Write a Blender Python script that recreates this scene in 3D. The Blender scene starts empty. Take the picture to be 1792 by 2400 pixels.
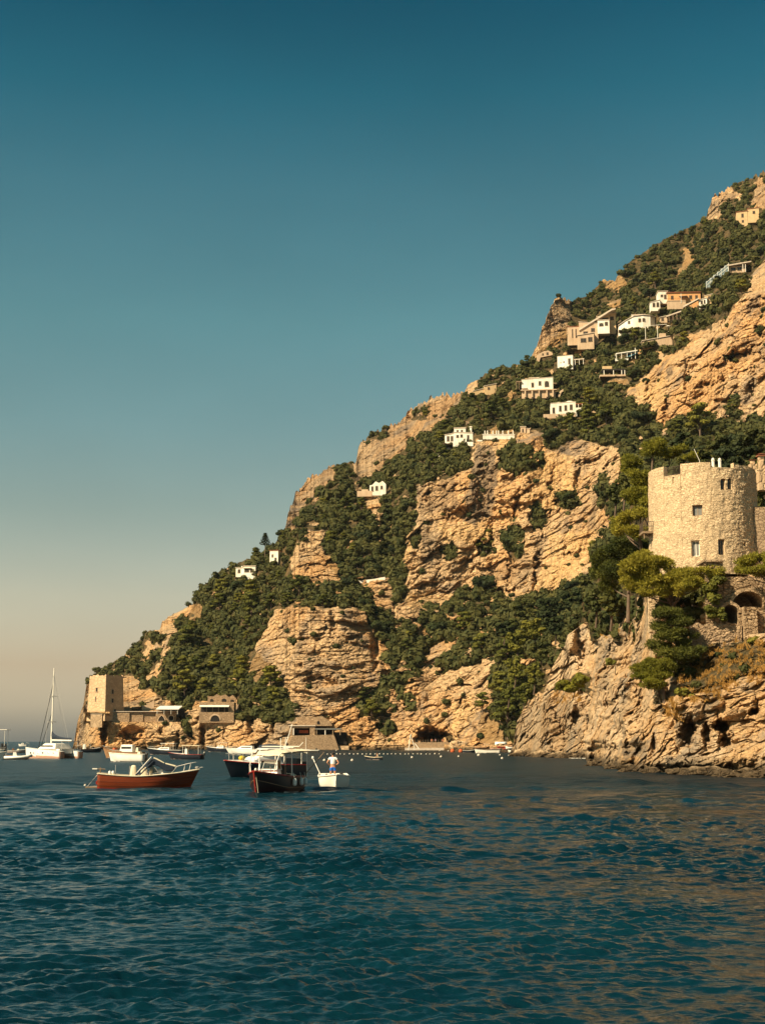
import bpy, bmesh, math, random
import numpy as np
from mathutils import Vector, Matrix, Euler
random.seed(7)
R = math.radians
scn = bpy.context.scene
col = bpy.data.collections.new("place"); scn.collection.children.link(col)
FPX, TILT, HCAM = 3400.0, math.atan(538/3400), 2.9
CT, ST = math.cos(TILT), math.sin(TILT)

# ---------- camera ----------
cam = bpy.data.cameras.new("camera"); camo = bpy.data.objects.new("camera", cam); col.objects.link(camo)
cam.sensor_fit = 'VERTICAL'; cam.sensor_height = 36; cam.lens = 36*FPX/2400
cam.clip_start = 0.2; cam.clip_end = 40000
camo.location = (0, 0, HCAM); camo.rotation_euler = (math.pi/2+TILT, 0, 0)
scn.camera = camo

def at(px, py, D):
    """world point seen at photo pixel (px,py) at ground distance D"""
    u = (np.asarray(px, float)-896)/FPX; v = (1200-np.asarray(py, float))/FPX
    yd = CT - ST*v; zd = ST + CT*v; k = D/yd
    return u*k, D+0*k, HCAM+zd*k
def atv(px, py, D):
    a = at(px, py, D); return Vector((float(a[0]), float(a[1]), float(a[2])))
def wat(px, D, z=0.0):
    """point on the water at distance D in column px"""
    t = (z-HCAM)/D
    v = (t*CT-ST)/(CT+t*ST)
    py = 1200-v*FPX
    return atv(px, py, D)
def pyw(D, z=0.0):
    t = (z-HCAM)/D; return 1200-(t*CT-ST)/(CT+t*ST)*FPX

# ---------- tags ----------
def tag(o, label=None, cat=None, group=None, kind=None):
    if label: o['label'] = label
    if cat: o['category'] = cat
    if group: o['group'] = group
    if kind: o['kind'] = kind
    return o
def empty(name, loc, rz=0, label=None, cat=None, group=None):
    o = bpy.data.objects.new(name, None); col.objects.link(o); o.empty_display_size = .5
    o.location = loc; o.rotation_euler = (0, 0, rz)
    return tag(o, label, cat, group)
def kids(o): return [c for c in bpy.data.objects if c.parent == o]
def copy_tree(o, ch, loc, rz, sc=None):
    r = o.copy(); col.objects.link(r); r.location = loc; r.rotation_euler = (0, 0, rz)
    if sc is not None: r.scale = sc
    for c in ch:
        d = c.copy(); col.objects.link(d); d.parent = r
    return r

# ---------- materials ----------
MATS = {}
def nodes(m):
    m.use_nodes = True; nt = m.node_tree; nt.nodes.clear(); return nt
def mat(name, c, c2=None, rough=.6, scale=3., bump=.15, metal=0., spec=.3, stretch=(1, 1, 1), detail=4, emis=None):
    """procedural two tone material"""
    if name in MATS: return MATS[name]
    m = bpy.data.materials.new(name); nt = nodes(m); N = nt.nodes; L = nt.links
    out = N.new('ShaderNodeOutputMaterial'); b = N.new('ShaderNodeBsdfPrincipled')
    tc = N.new('ShaderNodeTexCoord'); mp = N.new('ShaderNodeMapping'); mp.inputs['Scale'].default_value = stretch
    nz = N.new('ShaderNodeTexNoise'); nz.inputs['Scale'].default_value = scale; nz.inputs['Detail'].default_value = detail
    nz.inputs['Roughness'].default_value = .65
    cr = N.new('ShaderNodeValToRGB')
    c2 = c2 or tuple(x*.72 for x in c)
    cr.color_ramp.elements[0].position = .34; cr.color_ramp.elements[1].position = .66
    cr.color_ramp.elements[0].color = (*c2, 1); cr.color_ramp.elements[1].color = (*c, 1)
    L.new(tc.outputs['Object'], mp.inputs[0]); L.new(mp.outputs[0], nz.inputs['Vector'])
    L.new(nz.outputs[0], cr.inputs[0]); L.new(cr.outputs[0], b.inputs['Base Color'])
    b.inputs['Roughness'].default_value = rough; b.inputs['Metallic'].default_value = metal
    b.inputs['Specular IOR Level'].default_value = spec
    if bump:
        bp = N.new('ShaderNodeBump'); bp.inputs['Strength'].default_value = bump; bp.inputs['Distance'].default_value = .05
        L.new(nz.outputs[0], bp.inputs['Height']); L.new(bp.outputs[0], b.inputs['Normal'])
    L.new(b.outputs[0], out.inputs[0]); MATS[name] = m; return m

white = mat('white_paint', (.80, .76, .68), (.70, .65, .56), .55, 1.2, .1)
gel = mat('gelcoat', (.82, .79, .73), (.74, .70, .63), .25, 1.5, .03, spec=.5)
wallw = mat('lime_wash', (.82, .78, .70), (.62, .56, .46), .9, .5, .2, stretch=(1, 1, .35))
wallt = mat('tan_plaster', (.55, .40, .27), (.40, .28, .18), .9, .45, .3, stretch=(1, 1, .4))
wallo = mat('orange_plaster', (.66, .36, .15), (.55, .28, .12), .9, .5, .2)
wally = mat('ochre_plaster', (.62, .44, .24), (.50, .34, .18), .9, .5, .2)
rooft = mat('terracotta', (.34, .12, .06), (.24, .09, .05), .85, 2, .3)
roofp = mat('pale_roof', (.60, .50, .40), (.45, .36, .28), .9, .8, .2)
dark = mat('dark_glass', (.012, .014, .016), (.02, .02, .02), .2, 2, .02, spec=.5)
shut = mat('dark_shutter', (.035, .028, .022), (.02, .016, .013), .6, 5, .2)
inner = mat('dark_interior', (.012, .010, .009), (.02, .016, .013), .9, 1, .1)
wood = mat('varnished_wood', (.22, .085, .03), (.13, .05, .02), .35, 3, .15, stretch=(.3, 3, 3))
timber = mat('bare_timber', (.30, .21, .13), (.18, .12, .07), .8, 3, .3)
canvas = mat('cream_canvas', (.76, .66, .48), (.66, .56, .40), .85, 4, .2)
navycv = mat('navy_canvas', (.012, .02, .035), (.02, .03, .05), .8, 4, .2)
blackp = mat('black_plastic', (.015, .015, .015), (.03, .03, .03), .45, 4, .05)
steel = mat('stainless', (.42, .40, .37), (.34, .32, .30), .55, 6, .02, metal=.3)
buoym = mat('buoy_plastic', (.52, .48, .40), (.42, .38, .32), .6, 3, .05)
rope = mat('rope', (.45, .38, .28), (.3, .25, .18), .9, 20, .3)
navy = mat('navy_hull', (.010, .014, .022), (.016, .020, .030), .3, 1, .02, spec=.5)
maroon = mat('maroon_hull', (.035, .010, .008), (.022, .008, .007), .3, 1, .03, spec=.5)
redp = mat('red_paint', (.34, .03, .02), (.24, .02, .015), .35, 2, .05)
mahog = mat('mahogany_hull', (.20, .038, .010), (.12, .022, .007), .22, 1.4, .03, spec=.6, stretch=(.4, 1, 5))
rust = mat('orange_cover', (.50, .11, .035), (.36, .07, .02), .7, 2, .2)
tanw = mat('tan_hull', (.36, .20, .10), (.26, .14, .07), .5, 1.5, .1, stretch=(.5, 1, 4))
boot = mat('boot_stripe', (.40, .36, .32), (.3, .2, .16), .5, 2, .03)
pinkp = mat('faded_antifoul', (.50, .30, .22), (.42, .24, .17), .6, 2, .05)
skinm = mat('skin', (.50, .25, .15), (.44, .21, .12), .55, 8, .02)
shirt = mat('white_cotton', (.80, .80, .78), (.72, .72, .70), .9, 6, .3)
blues = mat('blue_shorts', (.01, .12, .50), (.008, .09, .38), .85, 8, .2)
hairm = mat('dark_hair', (.02, .014, .010), (.03, .02, .014), .7, 30, .3)
yellow = mat('yellow_plastic', (.55, .40, .03), (.45, .32, .02), .5, 4, .05)
blueg = mat('blue_tarp', (.08, .22, .30), (.05, .16, .24), .6, 3, .1)
glassy = mat('pale_glass', (.30, .36, .38), (.22, .28, .30), .15, 1, .02, spec=.6)
iron = mat('iron_rail', (.05, .045, .04), (.09, .05, .03), .7, 10, .2)
shutg = mat('grey_shutter', (.17, .17, .16), (.13, .13, .12), .6, 3, .1)

# ---------- mesh collector ----------
class MB:
    def __init__(s): s.v = []; s.f = []; s.m = []; s.slot = 0
    def add(s, vs, fs, T=None):
        o = len(s.v)
        s.v += [tuple(T @ Vector(p)) if T else tuple(p) for p in vs]
        s.f += [tuple(i+o for i in f) for f in fs]; s.m += [s.slot]*len(fs); return s
    def box(s, x0, x1, y0, y1, z0, z1, T=None):
        v = [(x, y, z) for z in (z0, z1) for y in (y0, y1) for x in (x0, x1)]
        return s.add(v, [(0, 2, 3, 1), (4, 5, 7, 6), (0, 1, 5, 4), (2, 6, 7, 3), (0, 4, 6, 2), (1, 3, 7, 5)], T)
    def prism(s, pts, y0, y1, T=None):
        """polygon in xz, extruded in y"""
        n = len(pts); v = [(x, y0, z) for x, z in pts]+[(x, y1, z) for x, z in pts]
        f = [tuple(range(n)), tuple(range(2*n-1, n-1, -1))]+[(i, i+n, (i+1) % n+n, (i+1) % n) for i in range(n)]
        return s.add(v, f, T)
    def tube(s, pts, r, n=6, r1=None, cap=True):
        pts = [Vector(p) for p in pts]; rs = [r+(((r1 if r1 is not None else r)-r)*i/(len(pts)-1)) for i in range(len(pts))]
        rings = []
        for i, p in enumerate(pts):
            d = (pts[min(i+1, len(pts)-1)]-pts[max(i-1, 0)]).normalized()
            a = d.cross(Vector((0, 0, 1)) if abs(d.z) < .9 else Vector((1, 0, 0))).normalized(); b = d.cross(a)
            rings.append([p+(a*math.cos(t*2*math.pi/n)+b*math.sin(t*2*math.pi/n))*rs[i] for t in range(n)])
        v = [q for ring in rings for q in ring]; f = []
        for i in range(len(pts)-1):
            for t in range(n): f.append((i*n+t, i*n+(t+1) % n, (i+1)*n+(t+1) % n, (i+1)*n+t))
        if cap: f += [tuple(range(n))[::-1], tuple((len(pts)-1)*n+t for t in range(n))]
        return s.add(v, f)
    def lathe(s, prof, n=16, c=(0, 0, 0), T=None):
        v = []; f = []
        for r_, z in prof:
            for t in range(n): v.append((c[0]+r_*math.cos(t*2*math.pi/n), c[1]+r_*math.sin(t*2*math.pi/n), c[2]+z))
        for i in range(len(prof)-1):
            for t in range(n): f.append((i*n+t, i*n+(t+1) % n, (i+1)*n+(t+1) % n, (i+1)*n+t))
        f += [tuple(range(n))[::-1], tuple((len(prof)-1)*n+t for t in range(n))]
        return s.add(v, f, T)
    def ball(s, c, r, n=12, T=None):
        rx, ry, rz = r if hasattr(r, '__len__') else (r, r, r); v = []; f = []; k = n//2+1
        for i in range(k+1):
            a = -math.pi/2+math.pi*i/k
            for t in range(n): v.append((c[0]+rx*math.cos(a)*math.cos(t*2*math.pi/n), c[1]+ry*math.cos(a)*math.sin(t*2*math.pi/n), c[2]+rz*math.sin(a)))
        for i in range(k):
            for t in range(n): f.append((i*n+t, i*n+(t+1) % n, (i+1)*n+(t+1) % n, (i+1)*n+t))
        return s.add(v, f, T)
    def grid(s, P):
        """P[i][j] points"""
        a = len(P); b = len(P[0]); return s.add([q for r_ in P for q in r_], [(i*b+j, i*b+j+1, (i+1)*b+j+1, (i+1)*b+j) for i in range(a-1) for j in range(b-1)])
    def build(s, name, mats, parent=None, smooth=False, solid=0, bevel=0):
        me = bpy.data.meshes.new(name); me.from_pydata(s.v, [], s.f)
        for m_ in (mats if isinstance(mats, (list, tuple)) else [mats]): me.materials.append(m_)
        me.polygons.foreach_set('material_index', s.m)
        if smooth: me.polygons.foreach_set('use_smooth', [True]*len(me.polygons))
        bm = bmesh.new(); bm.from_mesh(me); bmesh.ops.remove_doubles(bm, verts=bm.verts, dist=1e-5)
        if not solid: bmesh.ops.recalc_face_normals(bm, faces=bm.faces)
        bm.to_mesh(me); bm.free(); me.update()
        o = bpy.data.objects.new(name, me); col.objects.link(o)
        if parent: o.parent = parent
        if solid:
            md = o.modifiers.new('solid', 'SOLIDIFY'); md.thickness = solid; md.offset = 0
        if bevel:
            md = o.modifiers.new('bevel', 'BEVEL'); md.width = bevel; md.segments = 2; md.limit_method = 'ANGLE'
        return o
def npmesh(name, V, F, mats, parent=None, smooth=False, midx=None):
    """fast mesh from numpy verts and quads or tris"""
    me = bpy.data.meshes.new(name); V = np.asarray(V, np.float32); F = np.asarray(F, np.int32); k = F.shape[1]
    me.vertices.add(len(V)); me.vertices.foreach_set('co', V.ravel())
    me.loops.add(F.size); me.loops.foreach_set('vertex_index', F.ravel())
    me.polygons.add(len(F)); me.polygons.foreach_set('loop_start', np.arange(0, F.size, k, dtype=np.int32))
    me.polygons.foreach_set('loop_total', np.full(len(F), k, np.int32))
    me.polygons.foreach_set('use_smooth', np.full(len(F), smooth, bool))
    for m_ in (mats if isinstance(mats, (list, tuple)) else [mats]): me.materials.append(m_)
    if midx is not None: me.polygons.foreach_set('material_index', np.asarray(midx, np.int32))
    me.update(calc_edges=True); me.validate()
    o = bpy.data.objects.new(name, me); col.objects.link(o)
    if parent: o.parent = parent
    return o

# ---------- noise ----------
_rs = np.random.RandomState(11)
_perm = np.concatenate([_rs.permutation(1024)]*3).astype(np.int32)
_grad = _rs.normal(size=(1024, 3)).astype(np.float32); _grad /= np.linalg.norm(_grad, axis=1, keepdims=True)
_rnd = _rs.rand(1024, 4).astype(np.float32)
def pn(x, y, z):
    xi = np.floor(x).astype(np.int32); yi = np.floor(y).astype(np.int32); zi = np.floor(z).astype(np.int32)
    fx = x-xi; fy = y-yi; fz = z-zi; xi &= 1023; yi &= 1023; zi &= 1023
    u = fx*fx*fx*(fx*(fx*6-15)+10); v = fy*fy*fy*(fy*(fy*6-15)+10); w = fz*fz*fz*(fz*(fz*6-15)+10)
    def g(dx, dy, dz):
        h = _perm[_perm[_perm[xi+dx]+yi+dy]+zi+dz]; G = _grad[h]
        return G[..., 0]*(fx-dx)+G[..., 1]*(fy-dy)+G[..., 2]*(fz-dz)
    def lp(a, b, t): return a+(b-a)*t
    return 1.6*lp(lp(lp(g(0, 0, 0), g(1, 0, 0), u), lp(g(0, 1, 0), g(1, 1, 0), u), v), lp(lp(g(0, 0, 1), g(1, 0, 1), u), lp(g(0, 1, 1), g(1, 1, 1), u), v), w)
def fbm(x, y, z, s, o=4, gain=.5):
    r = 0; a = 1.; f = 1./s
    for i in range(o):
        r = r+a*pn(x*f+i*17.3, y*f+i*5.1, z*f+i*9.7); a *= gain; f *= 2.03
    return r
def ridge(x, y, z, s, o=4, gain=.5):
    r = 0; a = 1.; f = 1./s
    for i in range(o):
        r = r+a*(1-2*np.abs(pn(x*f+i*13.3, y*f+i*7.1, z*f+i*3.7))); a *= gain; f *= 2.1
    return r
def blocks(u, v, seed=0, tilt=.8):
    """cellular facets: (block height with tilt, crack distance)"""
    ui = np.floor(u).astype(np.int32); vi = np.floor(v).astype(np.int32)
    b1 = np.full(u.shape, 9., np.float32); b2 = b1.copy(); val = np.zeros_like(b1)
    for dx in (-1, 0, 1):
        for dy in (-1, 0, 1):
            cx = ui+dx; cy = vi+dy; h = _perm[_perm[(cx+seed) & 1023]+(cy & 1023)]; q = _rnd[h]
            ex = u-(cx+q[..., 0]); ey = v-(cy+q[..., 1]); d = ex*ex+ey*ey
            w = q[..., 2]*2-1+tilt*((q[..., 3]*2-1)*ex+(q[..., 0]-.5)*2*ey)
            nb = d < b1
            b2 = np.where(nb, b1, np.minimum(b2, d)); val = np.where(nb, w, val); b1 = np.where(nb, d, b1)
    return val, np.sqrt(b2)-np.sqrt(b1)
def sst(a, b, x):
    t = np.clip((x-a)/(b-a), 0, 1); return t*t*(3-2*t)
def inpoly(px, py, P):
    px = np.asarray(px, float); py = np.asarray(py, float); r = np.zeros(px.shape, bool); n = len(P)
    for i in range(n):
        x1, y1 = P[i]; x2, y2 = P[(i+1) % n]
        if y1 == y2: continue
        c = ((y1 > py) != (y2 > py)) & (px < (x2-x1)*(py-y1)/(y2-y1)+x1); r ^= c
    return r
# ---------- terrain of the coast: depth profiles (photo row, ground distance) per photo column ----------
MCOL = {
 168: [(1757, 600), (1600, 620)],
 235: [(1757, 562), (1672, 570), (1640, 600), (1590, 680), (1560, 760)],
 300: [(1757, 560), (1700, 562), (1668, 566), (1650, 590), (1600, 640), (1525, 760)],
 400: [(1757, 555), (1690, 558), (1660, 575), (1600, 600), (1500, 650), (1425, 760)],
 500: [(1757, 548), (1700, 552), (1672, 556), (1640, 575), (1500, 640), (1340, 720)],
 620: [(1757, 540), (1640, 552), (1540, 575), (1427, 610), (1360, 650), (1270, 720)],
 700: [(1757, 530), (1730, 533), (1640, 545), (1430, 562), (1395, 590), (1340, 610), (1250, 635), (1150, 800)],
 800: [(1757, 525), (1640, 540), (1430, 557), (1395, 590), (1300, 620), (1200, 660), (1130, 720), (1085, 880)],
 900: [(1757, 520), (1600, 540), (1500, 560), (1430, 575), (1350, 610), (1200, 650), (1100, 740), (1000, 860)],
 960: [(1757, 515), (1600, 535), (1450, 570), (1380, 600), (1300, 612), (1170, 630), (1110, 665), (980, 860)],
 1000: [(1757, 512), (1700, 515), (1600, 535), (1460, 575), (1400, 600), (1330, 606), (1130, 622), (1090, 660), (1000, 740), (930, 830)],
 1130: [(1760, 480), (1700, 495), (1560, 530), (1480, 550), (1400, 580), (1380, 588), (1200, 600), (1035, 618), (1000, 660), (900, 760), (860, 860)],
 1250: [(1765, 450), (1650, 470), (1500, 500), (1400, 560), (1390, 570), (1200, 585), (1030, 602), (960, 660), (880, 750), (830, 830)],
 1380: [(1768, 430), (1550, 450), (1450, 480), (1380, 530), (1300, 555), (1100, 575), (1040, 590), (950, 650), (900, 700), (800, 800), (680, 930)],
 1480: [(1768, 420), (1400, 460), (1200, 510), (1050, 560), (1000, 585), (960, 600), (920, 612), (850, 670), (780, 760), (700, 840), (600, 960)],
 1600: [(1768, 400), (1200, 450), (1040, 530), (980, 560), (850, 585), (790, 620), (740, 710), (680, 780), (560, 960)],
 1720: [(1768, 390), (1060, 480), (990, 540), (800, 565), (690, 595), (640, 690), (520, 860), (430, 960)],
 1880: [(1768, 380), (1040, 470), (950, 520), (700, 550), (600, 570), (520, 690), (380, 900)]}
MSIL = [(168, 1757), (172, 1753), (176, 1730), (182, 1690), (196, 1650), (203, 1600), (206, 1593), (232, 1571), (272, 1549), (300, 1528), (322, 1507), (340, 1484), (358, 1477), (375, 1477), (380, 1458), (400, 1443), (430, 1428), (452, 1415), (462, 1395), (475, 1372), (500, 1355), (515, 1340), (545, 1322), (590, 1308), (640, 1280), (668, 1240), (680, 1190), (700, 1150), (735, 1115), (790, 1090), (833, 1080), (840, 1050), (850, 1030), (900, 1003), (938, 992), (945, 975), (1000, 940), (1030, 925), (1060, 928), (1090, 914), (1100, 900), (1125, 885), (1160, 862), (1200, 858), (1240, 845), (1262, 800), (1270, 770), (1290, 722), (1309, 698), (1340, 706), (1360, 700), (1385, 686), (1412, 655), (1440, 657), (1471, 617), (1510, 590), (1554, 562), (1630, 527), (1655, 510), (1668, 470), (1701, 443), (1725, 430), (1775, 412), (1800, 398), (1880, 350)]
NCOL = {
 1190: [(1772, 318), (1690, 322)], 1230: [(1770, 300), (1640, 318)],
 1290: [(1776, 276), (1700, 281), (1640, 290), (1565, 300)],
 1362: [(1780, 262), (1620, 268), (1457, 285)], 1371: [(1782, 214), (1620, 224), (1457, 250)], 1408: [(1788, 192), (1620, 206), (1457, 238)],
 1418: [(1795, 172), (1640, 180), (1460, 212)], 1444: [(1800, 163), (1620, 175), (1450, 205)], 1454: [(1805, 149), (1700, 156), (1600, 166), (1450, 188), (1410, 196)],
 1540: [(1808, 140), (1650, 147), (1500, 157), (1400, 161), (1330, 164)],
 1630: [(1812, 133), (1650, 140), (1530, 149), (1480, 154), (1320, 162)],
 1720: [(1815, 128), (1650, 135), (1530, 143), (1480, 150), (1320, 160)],
 1880: [(1820, 116), (1650, 125), (1500, 135), (1320, 150)]}
NSIL = [(1190, 1775), (1203, 1740), (1211, 1690), (1236, 1644), (1272, 1626), (1293, 1565), (1322, 1515), (1329, 1488), (1372, 1457), (1390, 1462), (1419, 1470), (1451, 1447), (1465, 1414), (1480, 1390), (1500, 1352), (1520, 1332), (1700, 1325), (1880, 1320)]
KCOL = {1330: [(1500, 330), (1400, 345)], 1400: [(1500, 268), (1400, 276), (1330, 300)],
 1450: [(1520, 212), (1380, 220), (1240, 262)], 1520: [(1520, 180), (1330, 186), (1110, 262)],
 1650: [(1520, 170), (1310, 180), (1090, 268)], 1880: [(1520, 165), (1310, 172), (1100, 250), (1060, 268)]}
KSIL = [(1330, 1450), (1360, 1420), (1400, 1345), (1440, 1250), (1470, 1170), (1510, 1125), (1650, 1105), (1880, 1070)]

def coldepth(COL):
    xs = sorted(COL)
    def f(px, py):
        px = np.asarray(px, float); py = np.asarray(py, float)
        T = []
        for x in xs:
            c = sorted(COL[x]); T.append(np.interp(py, [q[0] for q in c], [q[1] for q in c]))
        T = np.array(T); ii = np.clip(np.searchsorted(xs, px)-1, 0, len(xs)-2)
        xa = np.array(xs, float); t = np.clip((px-xa[ii])/(xa[ii+1]-xa[ii]), 0, 1); t = t*t*(3-2*t)*.5+t*.5
        a = np.take_along_axis(T, ii[None], 0)[0]; b = np.take_along_axis(T, (ii+1)[None], 0)[0]
        return a*(1-t)+b*t
    return f
Mdepth, Ndepth, Kdepth = coldepth(MCOL), coldepth(NCOL), coldepth(KCOL)
def D1(f, px, py): return float(f(np.array([float(px)]), np.array([float(py)]))[0])

# ---------- bare rock areas; the rest of the mountain carries vegetation ----------
ROCK = [
 [(160, 1775), (170, 1640), (203, 1600), (240, 1590), (275, 1600), (300, 1585), (330, 1590), (345, 1500), (372, 1450), (440, 1405), (452, 1420), (415, 1470), (400, 1510), (385, 1560), (365, 1590), (330, 1612), (390, 1640), (430, 1668), (470, 1640), (560, 1640), (570, 1690), (640, 1690), (690, 1665), (690, 1775)],
 [(641, 1430), (700, 1420), (858, 1424), (871, 1480), (905, 1510), (915, 1560), (905, 1600), (840, 1640), (850, 1700), (900, 1775), (660, 1775), (680, 1650), (640, 1590), (600, 1545), (597, 1520), (622, 1470)],
 [(688, 1358), (676, 1314), (701, 1276), (726, 1241), (758, 1244), (758, 1298), (777, 1307), (795, 1326), (795, 1367), (836, 1367), (905, 1350), (925, 1370), (925, 1440), (890, 1420), (860, 1405), (833, 1372), (758, 1383)],
 [(833, 1107), (820, 1070), (845, 1020), (900, 990), (936, 985), (942, 960), (1000, 930), (1030, 910), (1057, 910), (1095, 900), (1087, 932), (1045, 986), (1012, 1007), (963, 1032), (927, 1071), (900, 1074), (891, 1101), (836, 1137)],
 [(655, 1250), (672, 1190), (690, 1140), (735, 1100), (790, 1080), (795, 1085), (775, 1130), (745, 1170), (715, 1190), (690, 1235)],
 [(972, 1153), (982, 1131), (1006, 1128), (1042, 1101), (1103, 1086), (1112, 1032), (1205, 1028), (1224, 1010), (1269, 1010), (1280, 1050), (1320, 1050), (1330, 1022), (1380, 1035), (1463, 1054), (1453, 1095), (1468, 1187), (1439, 1216), (1410, 1260), (1386, 1301), (1390, 1347), (1342, 1374), (1255, 1398), (1202, 1415), (1173, 1381), (1113, 1373), (1050, 1416), (1000, 1440), (950, 1460), (923, 1446), (935, 1400), (960, 1355), (951, 1322), (948, 1265), (975, 1222)],
 [(1761, 651), (1755, 678), (1727, 703), (1704, 735), (1685, 761), (1613, 788), (1601, 820), (1552, 834), (1533, 860), (1499, 896), (1470, 912), (1470, 945), (1524, 963), (1537, 1000), (1562, 1038), (1582, 1038), (1590, 995), (1613, 974), (1662, 982), (1690, 987), (1708, 1000), (1746, 991), (1900, 945), (1900, 560), (1790, 610)],
 [(1654, 519), (1655, 467), (1695, 433), (1742, 455), (1739, 472), (1720, 462), (1694, 479), (1694, 498), (1680, 517)],
 [(1761, 486), (1768, 426), (1780, 417), (1800, 430), (1900, 430), (1900, 493)],
 [(1262, 790), (1285, 710), (1309, 690), (1342, 700), (1331, 737), (1336, 761), (1328, 783), (1304, 790), (1280, 820), (1250, 840)],
 [(890, 1630), (923, 1620), (983, 1593), (1010, 1513), (1050, 1496), (1076, 1516), (1026, 1546), (1023, 1583), (1076, 1566), (1150, 1553), (1183, 1540), (1163, 1566), (1150, 1593), (1156, 1633), (1163, 1680), (1150, 1725), (1216, 1750), (1216, 1785), (850, 1775), (850, 1680), (910, 1686), (940, 1670)],
 [(1225, 770), (1262, 800), (1290, 830), (1250, 850), (1235, 830)], [(1085, 905), (1110, 880), (1125, 900), (1100, 935)],
 [(855, 1148), (905, 1150), (900, 1200), (885, 1235), (862, 1205)]]
SOIL = [[(1400, 650), (1450, 640), (1470, 670), (1445, 690)], [(1588, 640), (1605, 585), (1625, 590), (1620, 625), (1595, 650)],
 [(1425, 725), (1450, 700), (1470, 690), (1455, 720), (1440, 745)], [(1250, 830), (1290, 800), (1320, 770), (1330, 790), (1290, 830)],
 [(580, 1570), (600, 1530), (640, 1560), (600, 1610)], [(1130, 1660), (1165, 1690), (1190, 1745), (1120, 1740)],
 [(1150, 1005), (1175, 985), (1190, 1000), (1165, 1012)], [(975, 1475), (1010, 1470), (1000, 1505), (980, 1500)],
 [(1420, 890), (1455, 885), (1480, 900), (1440, 915)], [(760, 1300), (800, 1330), (790, 1360), (770, 1330)],
 [(1060, 1460), (1085, 1440), (1110, 1470), (1090, 1490)], [(450, 1420), (480, 1415), (470, 1470), (440, 1480)],
 [(1186, 925), (1205, 905), (1208, 935), (1192, 945)], [(1370, 1440), (1400, 1430), (1440, 1470), (1380, 1500)]]
GREEN = [  # patches of growth inside the rock
 [(1170, 1065), (1200, 1045), (1240, 1058), (1279, 1080), (1270, 1105), (1200, 1114), (1180, 1095)], [(1243, 1215), (1262, 1195), (1294, 1198), (1280, 1235), (1250, 1248)],
 [(1294, 1185), (1310, 1158), (1350, 1156), (1366, 1185), (1340, 1192)], [(1180, 1240), (1210, 1228), (1231, 1260), (1225, 1305), (1200, 1313), (1183, 1280)],
 [(1112, 1270), (1160, 1262), (1160, 1300), (1120, 1303)], [(1390, 1130), (1415, 1124), (1450, 1160), (1470, 1190), (1420, 1205), (1400, 1170)],
 [(1265, 985), (1330, 978), (1325, 1040), (1300, 1058), (1275, 1040)], [(1005, 1120), (1030, 1050), (1090, 1060), (1110, 1095), (1060, 1120), (1020, 1130)],
 [(965, 1250), (985, 1240), (985, 1290), (970, 1285)], [(1030, 1285), (1060, 1270), (1070, 1300), (1045, 1320)], [(840, 1040), (860, 1015), (905, 995), (920, 1020), (880, 1030)],
 [(1770, 760), (1792, 770), (1785, 790), (1765, 780)], [(1700, 950), (1735, 950), (1740, 985), (1705, 985)], [(1690, 830), (1720, 825), (1715, 850), (1695, 850)], [(1540, 835), (1560, 790), (1600, 790), (1590, 830)],
 [(272, 1600), (272, 1570), (300, 1520), (321, 1515), (318, 1560), (330, 1585), (345, 1540), (375, 1535), (365, 1565), (340, 1595), (330, 1605), (300, 1580)],
 [(320, 1495), (345, 1478), (362, 1482), (340, 1505)], [(360, 1505), (385, 1490), (392, 1500), (370, 1515)], [(310, 1655), (345, 1655), (345, 1668), (305, 1668)],
 [(420, 1680), (450, 1680), (455, 1740), (430, 1720)], [(580, 1560), (640, 1580), (680, 1640), (690, 1690), (640, 1700), (600, 1660)],
 [(1000, 1720), (1060, 1722), (1080, 1745), (1060, 1745)], [(860, 1640), (900, 1640), (905, 1680), (870, 1690)], [(880, 1700), (930, 1700), (940, 1720), (900, 1725)],
 [(940, 1630), (965, 1620), (975, 1660), (950, 1670)], [(1190, 1250), (1215, 1230), (1225, 1250), (1200, 1275)], [(960, 975), (1000, 950), (1010, 975), (975, 990)], [(870, 1010), (915, 1000), (915, 1025), (880, 1025)],
 [(1560, 1005), (1580, 985), (1592, 1000), (1580, 1035)], [(745, 1180), (790, 1120), (800, 1150), (760, 1200)], [(800, 1400), (860, 1400), (865, 1430), (800, 1420)], [(920, 1390), (945, 1370), (955, 1400), (930, 1420)]]
NGREEN = [[(1297, 1600), (1330, 1585), (1383, 1575), (1383, 1619), (1300, 1625)], [(1594, 1530), (1640, 1505), (1720, 1500), (1800, 1505), (1800, 1560), (1700, 1600), (1600, 1640), (1600, 1570)]]
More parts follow.
